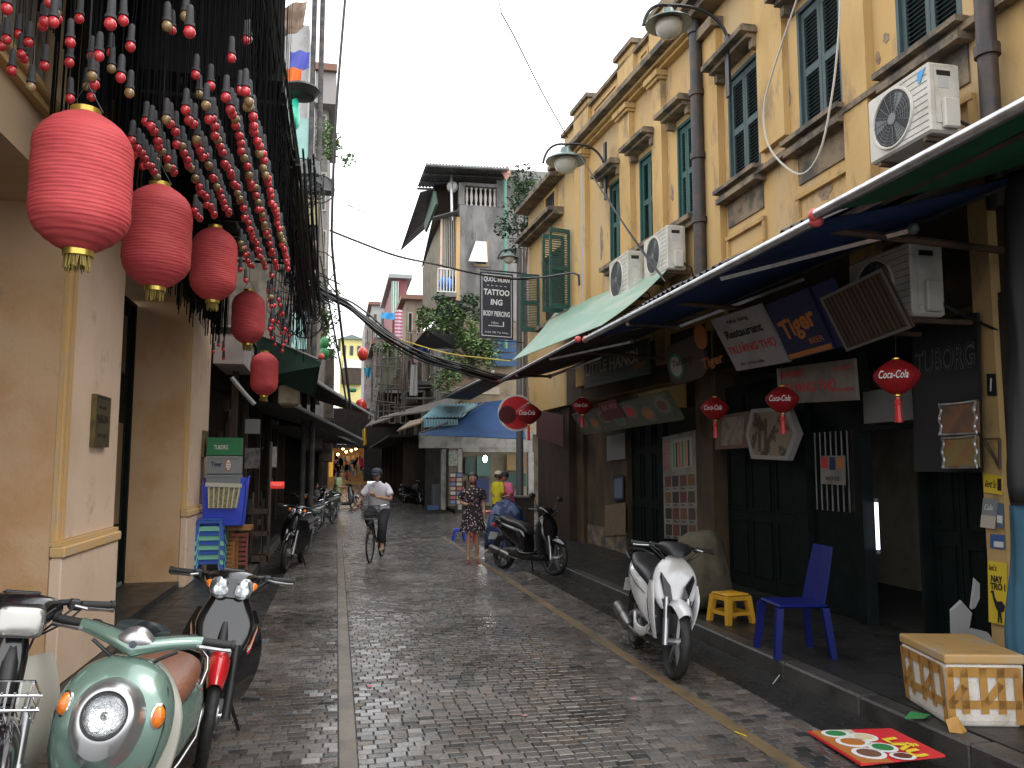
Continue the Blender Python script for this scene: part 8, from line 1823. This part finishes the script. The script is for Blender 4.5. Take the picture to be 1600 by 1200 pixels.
b = MB(); b.ball((.21, -.06, 1.20), .035, 10, 8, (1, 1.2, .8)); b.build('bread', mat('bread_crust', (.5, .32, .14), .7), label='small piece of bread held by the cyclist', cat='food', world=False, origin=False)
br = bpy.data.objects['bread']; br.matrix_world = Matrix.Translation(org) @ Matrix.Rotation(ang, 4, 'Z')
# ---------------- other people: simple standing / sitting builder
def standing(label, px, py, hpx, yaw, shirt, pant, hat=None, hatm=None, hair='short', Zg=None, bend=0, arms='fwd', crop=0):
    g = Zg if Zg is not None else 0
    p = at(px, py, Z=g); 
    t = thing('person', label, 'person', p, 0); H = hpx*(p-CP).dot(cf)/FPX; s = H/1.66; t.rotation_euler = (0, 0, yaw); t.scale = (s,)*3
    f = .10 if bend else 0
    nodes = [(0, 0, .92, .11), (f*.4, 0, 1.10, (.09, .12)), (f, 0, 1.28, (.09, .14)), (f*1.3, 0, 1.40, .05), (f*1.4, 0, 1.46, .045), (f, .17, 1.34, .05), (f, .22, 1.10, .038), (f+.22, .15, 1.05, .028), (f, -.17, 1.34, .05), (f, -.22, 1.10, .038), (f+.22, -.15, 1.05, .028),
             (0, .09, .88, .09), (.03, .09, .48, .06), (0, .09, .09, .04), (0, -.09, .88, .09), (.05, -.09, .48, .06), (.02, -.09, .09, .04), (.12, .09, .04, .03), (.14, -.09, .04, .03)]
    edges = [(0, 1), (1, 2), (2, 3), (3, 4), (2, 5), (5, 6), (6, 7), (2, 8), (8, 9), (9, 10), (0, 11), (11, 12), (12, 13), (0, 14), (14, 15), (15, 16), (13, 17), (16, 18)]
    skin_body('body', nodes, edges, skinm, t, 0, 1)
    dress(t, [(.86, .13, .165, 0, .02), (1.0, .13, .16, f*.3, .02), (1.12, .12, .155, f*.6, 0), (1.28, .125, .18, f, 0), (1.38, .09, .14, f*1.2, 0), (1.42, .055, .07, f*1.3, 0)], shirt, name='shirt')
    for s_ in (-1, 1):
        limb(t, [(f, s_*.14, 1.37), (f, s_*.19, 1.33), (f, s_*.225, 1.12)], [.065, .068, .065], shirt, 'sleeve'); limb(t, [(0, s_*.085, .93), (.03, s_*.09, .5), (.01, s_*.09, .14)], [.115, .085, .07], pant, 'trouser_leg')
        hand(t, (f+.21, s_*.155, 1.05), (1, 0, .1), (0, 0, 1), s_, curl=.5, s=.85)
    head(t, (f*1.4+.02, 0, 1.56), .095, pitch=.15, hair=hair, hat=hat, hatm=hatm)
    return t
standing('customer in a yellow top and cream cap at the corner shop stall', 778, 842, 104, R(20), mat('yellow_shirt', (.65, .55, .03), .8), mat('navy_pants', (.02, .03, .08), .8), 'cap', mat('cream_cap', (.6, .52, .35), .8), 'tied')
standing('customer in a bright pink jacket and dark cap beside the yellow top', 797, 842, 103, R(200), mat('pink_jacket', (.75, .16, .28), .7), mat('navy_pants', (.02, .03, .08)), 'cap', mat('dark_hat', (.03, .03, .04), .8), 'short', bend=1)
standing('person in a pale green shirt standing between the parked motorbikes on the left', 524, 806, 70, R(-20), mat('pale_green_shirt', (.22, .30, .16), .8), pants, bend=1)
standing('person in a grey top half hidden behind the left motorbikes', 493, 818, 62, R(-80), mat('grey_top', (.14, .12, .13), .8), pants)
for k, (px, lab, c_) in enumerate(((532, 'far figure in dark clothes left in front of the lit shop', (.05, .05, .06)), (557, 'far figure in green standing right in front of the lit shop', (.02, .12, .08)))):
    standing(lab, px, 752, 30, R(90), mat('far_shirt_%d' % k, c_, .8), pants, Zg=.35)
# ================================================================ SMALL THINGS ON THE RIGHT PAVEMENT
ystool = mat('yellow_stool_plastic', (.62, .33, .03), .4)
a = at(1148, 975, Z=.12)
def legstool(label, cx, cy, z, s, h, m, rz=0):
    t = thing('plastic_stool', label, 'stool', (cx, cy, z), rz)
    b = MB(); b.box((-s/2, -s/2, h-.022), (s/2, s/2, h), bev=.01); b.build('seat', m, t, world=False, smooth=True)
    w = .03
    for sx in (-1, 1):
        for sy in (-1, 1):
            A = Vector((sx*(s/2-.02), sy*(s/2-.02), h-.0225)); B_ = Vector((sx*(s/2+.015), sy*(s/2+.015), 0)); b = MB(); b.hexa([B_+Vector((i*w*.8, j*w*.8, 0)) for i, j in ((-1, -1), (1, -1), (1, 1), (-1, 1))], [A+Vector((i*w, j*w, 0)) for i, j in ((-1, -1), (1, -1), (1, 1), (-1, 1))]); b.build('leg', m, t, world=False)
    for k in range(4):
        M = Matrix.Rotation(math.pi/2*k, 4, 'Z'); b = MB(); b.box((-s/2+.035, -s/2-.002, h-.065), (s/2-.035, -s/2+.008, h-.0225), M); b.build('apron', m, t, world=False)
        b = MB(); b.box((-s/2+.02, -s/2-.012, h*.28), (s/2-.02, -s/2+.0, h*.28+.035), M); b.build('stretcher', m, t, world=False)
    return t
legstool('low square yellow plastic stool beside the blue chair', a.x+.02, a.y+.12, .12, .27, .29, ystool, R(12))
bluech = mat('blue_chair_plastic', (.002, .007, .11), .5, spec=.3)
a = at(1232, 985, Z=.12)
t = thing('plastic_chair', 'dark blue plastic chair with high back facing away from the street', 'chair', (lambda q: (q.x, q.y, .12))(at(1238, 940, Z=.54)), R(172))
b = MB(); b.box((-.22, -.21, .40), (.20, .21, .425), bev=.012); b.build('seat', bluech, t, world=False)
for sx, sy in ((-1, -1), (-1, 1), (1, -1), (1, 1)):
    b = MB(); A = Vector((sx*.19, sy*.19, .399)); B_ = Vector((sx*.235, sy*.225, 0)); w = .024; b.hexa([B_+Vector((i*w, j*w, 0)) for i, j in ((-1, -1), (1, -1), (1, 1), (-1, 1))], [A+Vector((i*w*1.2, j*w*1.2, 0)) for i, j in ((-1, -1), (1, -1), (1, 1), (-1, 1))]); b.build('leg', bluech, t, world=False)
b = MB(); rs = []
for k in range(7): z = .426+.46*k/6; x = -.19-.10*k/6; w = .20-.03*(k/6)**2; rs.append([(x, -w, z), (x-.012*1, 0, z), (x, w, z), (x+.016, w, z), (x+.004, 0, z), (x+.016, -w, z)])
b.rings(rs); b.build('backrest', bluech, t, world=False)
b = MB()
for sx in (0,): 
    for sy in (-1, 1): b.tube([(-.20, sy*.21, .60), (.0, sy*.235, .62), (.15, sy*.225, .60), (.19, sy*.20, .43)], .016, 6)
# taped foam box
foam = mat('dirty_white_foam', (.62, .58, .52), .85, c2=(.46, .40, .33), ns=3, c3=(.25, .2, .15), n3=6, bump=.3, bs=70); tape = mat('brown_packing_tape', (.40, .21, .05), .3, c2=(.30, .15, .04), ns=4)
F_ = at(1480, 1140, Z=0.12); L_ = at(1402, 1098, Z=.12); Rr = at(1625, 1133, Z=.12)
c0 = Vector((3.86, 4.83, .12)); e1 = Vector((L_.x-F_.x, L_.y-F_.y, 0)); e2 = Vector((Rr.x-F_.x, Rr.y-F_.y, 0))
F0 = at(1482, 1138, Z=.12); e1 = (at(1408, 1090, Z=.12)-F0); e1 = e1.normalized()*.62; e2 = Vector((-e1.y, e1.x, 0)); 
if e2.x < 0: e2 = -e2
e2 = e2.normalized()*.46; up = Vector((0, 0, .36))
t = thing('foam_box', 'dirty white foam box criss-crossed with brown packing tape at the lower right', 'box', F0+(e1+e2)/2)
ins = .03
def ring(z, k): return [F0+e1*((1-k)/2+k*a)+e2*((1-k)/2+k*c)+Vector((0, 0, z)) for a, c in ((0, 0), (1, 0), (1, 1), (0, 1))]
b = MB(); b.rings([ring(0, .90), ring(.04, .94), ring(.37, 1.0)]); o = b.build('body', foam, t); bevel(o, .015, 2)
b = MB(); b.rings([ring(.372, 1.03), ring(.43, 1.03)]); o = b.build('lid', mat('tape_covered_lid', (.44, .27, .10), .45, c2=(.38, .30, .20), ns=3, c3=(.2, .13, .07), n3=5), t); bevel(o, .012, 2)
def tapeon(A, u, v, m0, a0, b0, a1, b1, wd=.05):
    """strip from (a0,b0) to (a1,b1) in face coordinates"""
    p, q = A+u*a0+v*b0, A+u*a1+v*b1; d = (q-p).normalized(); n = u.cross(v).normalized(); s = n.cross(d)*wd/2
    b = MB(); b.slab([p-s+n*.006, q-s+n*.006, q+s+n*.006, p+s+n*.006], n*.002); b.build('tape_strip', tape, t)
sc1 = .95
A1_ = ring(.02, .93)[1]; u1 = ring(.02, .93)[0]-A1_; v1 = ring(.36, 1.0)[1]-A1_
A2_ = ring(.02, .93)[0]; u2 = ring(.02, .93)[3]-A2_; v2 = ring(.36, 1.0)[0]-A2_
for (A, u, v) in ((A1_, u1, v1), (A2_, u2, v2)):
    tapeon(A, u, v, 0, .02, .90, .98, .90, .06); tapeon(A, u, v, 0, .0, .34, 1.0, .34, .05)
    for a in (.04, .24, .50, .74, .97): tapeon(A, u, v, 0, a, .0 if a in (.04, .97) else .18, a, .97, .045)
    tapeon(A, u, v, 0, .52, .36, .74, .70, .045); tapeon(A, u, v, 0, .05, .36, .24, .66, .045)
b = MB(); q = F0+Vector((0, 0, .06)); b.slab([q+Vector((-.05, -.04, 0)), q+Vector((.02, -.05, .02)), q+Vector((.05, -.09, -.055)), q+Vector((-.0, -.11, -.058)), q+Vector((-.06, -.08, -.055))], (0, .0, .004)); b.build('loose_tape', tape, t)
# pale paddles leaning behind the box
for q, lab in ((((1488, 992), (1487, 955), (1503, 940), (1519, 958), (1514, 985), (1500, 996)), 'pale leaf shaped plastic piece leaning behind the foam box'), (((1518, 952), (1524, 905), (1531, 912), (1531, 935), (1524, 950)), 'small upper pale plastic piece leaning behind the foam box'), (((1508, 992), (1520, 984), (1545, 990), (1560, 1012), (1530, 1008)), 'low rounded pale plastic sheet just behind the foam box lid')):
    b = MB(); b.slab([at(x, y, Y=5.35) for x, y in q], (0, .02, .01)); b.build('plastic_piece', mat('dull_pale_plastic', (.32, .32, .31), .5), label=lab, cat='plastic piece')
# blue cloth and dark rolled tarp at the right edge
b = MB(); P0, P1 = at(1600, 1030, Y=4.75), at(1600, 790, Y=4.75)
rs = []
for k in range(15):
    u = k/14; c = P0.lerp(P1, u); rr = .075*(1+.12*math.sin(7*u))*(1-.2*u); rs.append([c+Vector((rr*(1+.12*math.sin(5*a+3*u))*math.cos(a)*1.5, rr*math.sin(a), 0)) for a in [2*math.pi*j/26 for j in range(26)]])
b.rings(rs); b.build('hanging_cloth', mat('faded_blue_cloth', (.035, .10, .15), .9, c2=(.02, .06, .09), ns=6, stretch=(1, 1, .2)), smooth=True, ang=180, label='faded blue cloth hanging in folds at the right edge of the picture', cat='cloth')
b = MB(); P0, P1 = at(1600, 785, Y=4.7), at(1590, 270, Y=4.7); rs = []
for k in range(21):
    u = k/20; c = P0.lerp(P1, u); rr = .075*(1+.2*math.sin(11*u)+.1*math.sin(23*u)); rs.append([c+Vector((rr*1.2*math.cos(a)*(1+.1*math.sin(4*a+9*u)), rr*math.sin(a), 0)) for a in [2*math.pi*j/20 for j in range(20)]])
b.rings(rs); b.build('rolled_tarp', mat('black_tarp', (.014, .013, .013), .6), smooth=True, ang=180, label='black rolled tarpaulin hanging vertically at the right edge', cat='tarpaulin')
# printed mat lying on the gutter
M0, M1, M2, M3 = at(1262, 1146, Z=.0), at(1392, 1141, Z=.0), at(1477, 1182, Z=.0), at(1345, 1196, Z=.0)
z = Vector((0, 0, .135)); M0, M1, M2, M3 = [at(x, y, Z=zz) for x, y, zz in ((1262, 1145, .02), (1393, 1141, .06), (1477, 1183, .06), (1345, 1197, .02))]
b = MB(); b.slab([M0, M3, M2, M1], (0, 0, .012)); t = thing('printed_board', 'flat red and yellow printed food board lying in the right gutter', 'board', (M0+M2)/2)
b.build('board', redb, t)
f = Face(M0+Vector((0, 0, .012)), M3-M0, M1-M0)
f.u, f.v = M3-M0, M1-M0; f.n = Vector((0, 0, 1)) if f.u.cross(f.v).z > 0 else Vector((0, 0, -1))
f.n = f.u.cross(f.v).normalized()
def m_rect(a0, b0, a1, b1, m, d=.003): f.rect(a0, b0, a1, b1, m, t, 'printed_panel', d=d)
m_rect(.02, .02, .98, .36, ori); f.rect(.02, .30, .5, .5, mat('print_cream', (.5, .45, .35), .5), t, 'printed_panel', d=.004)
for q_, (u, v, ra, rb, m_) in enumerate(((.15, .25, .12, .16, whi), (.42, .28, .15, .18, whi), (.75, .25, .16, .17, whi), (.28, .5, .13, .14, whi), (.6, .5, .14, .15, whi), (.85, .55, .1, .13, whi))): f.disc(u, v, ra, rb, m_, t, 'printed_plate', d=.007); f.disc(u, v, ra*.7, rb*.7, [grn, ori, MC['meat_brown'], mat('noodle', (.6, .5, .3), .6), grn, MC['dish_red']][q_ % 6], t, 'printed_food', d=.010)
f.text('LẨU', .6, .78, .26, yel, t, fit=.55, bold=.05, d=.008, rot=-1.57 if 0 else 0)
# litter
b = MB(); c = at(1432, 1122, Z=.125); b.slab([c+Vector((-.08, 0, 0)), c+Vector((.02, -.05, .01)), c+Vector((.12, .02, 0)), c+Vector((.0, .05, .02))], (0, 0, .008)); b.build('litter_bag', grn, label='crumpled green packet beside the foam box', cat='litter')
b = MB(); p0, p1 = at(1208, 1068, Z=.0), at(1222, 1052, Z=.0); b.tube([p0, p1+Vector((0, 0, .01))], .004, 5); b.build('stick', whitep, label='thin white stick lying in the right gutter', cat='stick')
b = MB(); p0, p1 = at(1148, 1143, Z=.006), at(1166, 1150, Z=.006); b.tube([p0, p1], .004, 5); b.build('straw', MC['yellow_print'], label='short yellow straw on the paving near the ochre band', cat='litter')
for k, (px, py) in enumerate(((442, 905), (577, 1072), (820, 1118), (990, 1092))): b = MB(); c = at(px, py, Z=.008); b.slab([c+Vector((.022*math.cos(a), .015*math.sin(a), 0)) for a in (0, 1.2, 2.5, 3.6, 5)], (0, 0, .004)); b.build('petal', redb if k < 2 else pinki, label=['small red petal on the wet ground by the left motorbike', 'tiny red scrap near the pale band stones', 'small pink scrap in the middle of the paving', 'pink scrap right of the middle of the paving'][k], cat='litter')
# olive tarp thrown over a bike behind the white scooter
tarpm = mat('olive_tarp', (.10, .088, .055), .85, c2=(.06, .053, .035), ns=5, bump=.8, bs=9)
b = MB(); c = at(1080, 980, Z=.12); cx, cy = 3.95, 8.6
rr_ = random.Random(6); rs = []
for k in range(13):
    u = k/12; z = .16+.80*math.sin(u*1.57); w = (.40-.10*u)*math.sqrt(max(.0009, 1-u**4)); q = []
    for j in range(40):
        a = 2*math.pi*j/40; q.append(Vector((cx+w*(1-.35*u)*math.cos(a)*(1+.10*math.sin(6*a+2*u)*(1-u*.6)+.05*math.sin(13*a-5*u)+.04*math.sin(23*a+9*u)), cy+.72*w/.5*.55*math.sin(a)*(1+.08*math.sin(9*a)*(1-u)), z+.06*math.sin(3*a)*(1-u)+.10*math.cos(a+.5)*u*(1-u)*2)))
    rs.append(q)
b.rings(rs); b.build('tarp_cover', tarpm, smooth=True, ang=180, label='olive tarp draped over a parked bike behind the white scooter', cat='tarpaulin')
# blue striped tarp bundle left of the black scooter
nv = mat('blue_striped_tarp', (.012, .025, .09), .6, c2=(.10, .14, .24), ns=4, nlo=.52, nhi=.56, bump=.3, bs=9)
b = MB(); c = at(805, 868, Z=0); rs = []
for k in range(11):
    u = k/10; z = .05+.98*u; w = .42*math.sqrt(max(.001, 1-u**3)); rs.append([Vector((c.x+.02+w*math.cos(a)*(1+.08*math.sin(7*a+3*u)), c.y+.9+w*.8*math.sin(a)*(1+.07*math.sin(5*a)), z+.03*math.sin(4*a))) for a in [2*math.pi*j/30 for j in range(30)]])
b.rings(rs); b.build('striped_tarp', nv, smooth=True, ang=180, label='blue striped tarp bundled over goods left of the black scooter', cat='tarpaulin')
t = thing('market_table', 'red legged small table behind the woman by the blue tarp', 'table', at(762, 858, Z=0)); p = at(762, 855, Z=0)
for dx in (-.12, .28):
    for dy in (.6, 1.1): b = MB(); b.box((p.x+dx-.02, p.y+dy-.02, 0), (p.x+dx+.02, p.y+dy+.02, .68)); b.build('leg', redb, t)
b = MB(); b.box((p.x-.16, p.y+.56, .681), (p.x+.32, p.y+1.14, .71)); b.build('tabletop', redb, t)
p = at(719, 845, Z=0); stool('x', 'small blue plastic stool just left of the woman', p.x, p.y+.2, 0, .24, .26, bb_)
# dark counter behind pink customer
p = at(815, 850, Z=0); t = thing('counter', 'dark market counter beside the customer in pink', 'counter', (p.x+.1, p.y+1.5, 0)); b = MB(); b.box((p.x-.25, p.y+1.3, 0), (p.x+.6, p.y+1.9, .95), bev=.01); b.build('counter_body', darkw, t); b = MB(); b.box((p.x-.3, p.y+1.25, .951), (p.x+.65, p.y+1.95, .99)); b.build('counter_top', greym, t)
# manhole grate in left gutter and low ladder
t = thing('drain_grate', 'iron drain grate in the left gutter beside the black motorbike', 'drain', at(398, 1003, Z=0)); p = at(396, 1004, Z=0)
for k in range(6): b = MB(); b.box((p.x-.12, p.y-.12+k*.045, -.012), (p.x+.12, p.y-.10+k*.045, .006)); b.build('bar', greym, t)
b = MB(); b.box((p.x-.135, p.y-.14, -.012), (p.x-.121, p.y+.14, .008)); b.build('frame', greym, t); b = MB(); b.box((p.x+.121, p.y-.14, -.012), (p.x+.135, p.y+.14, .008)); b.build('frame', greym, t)
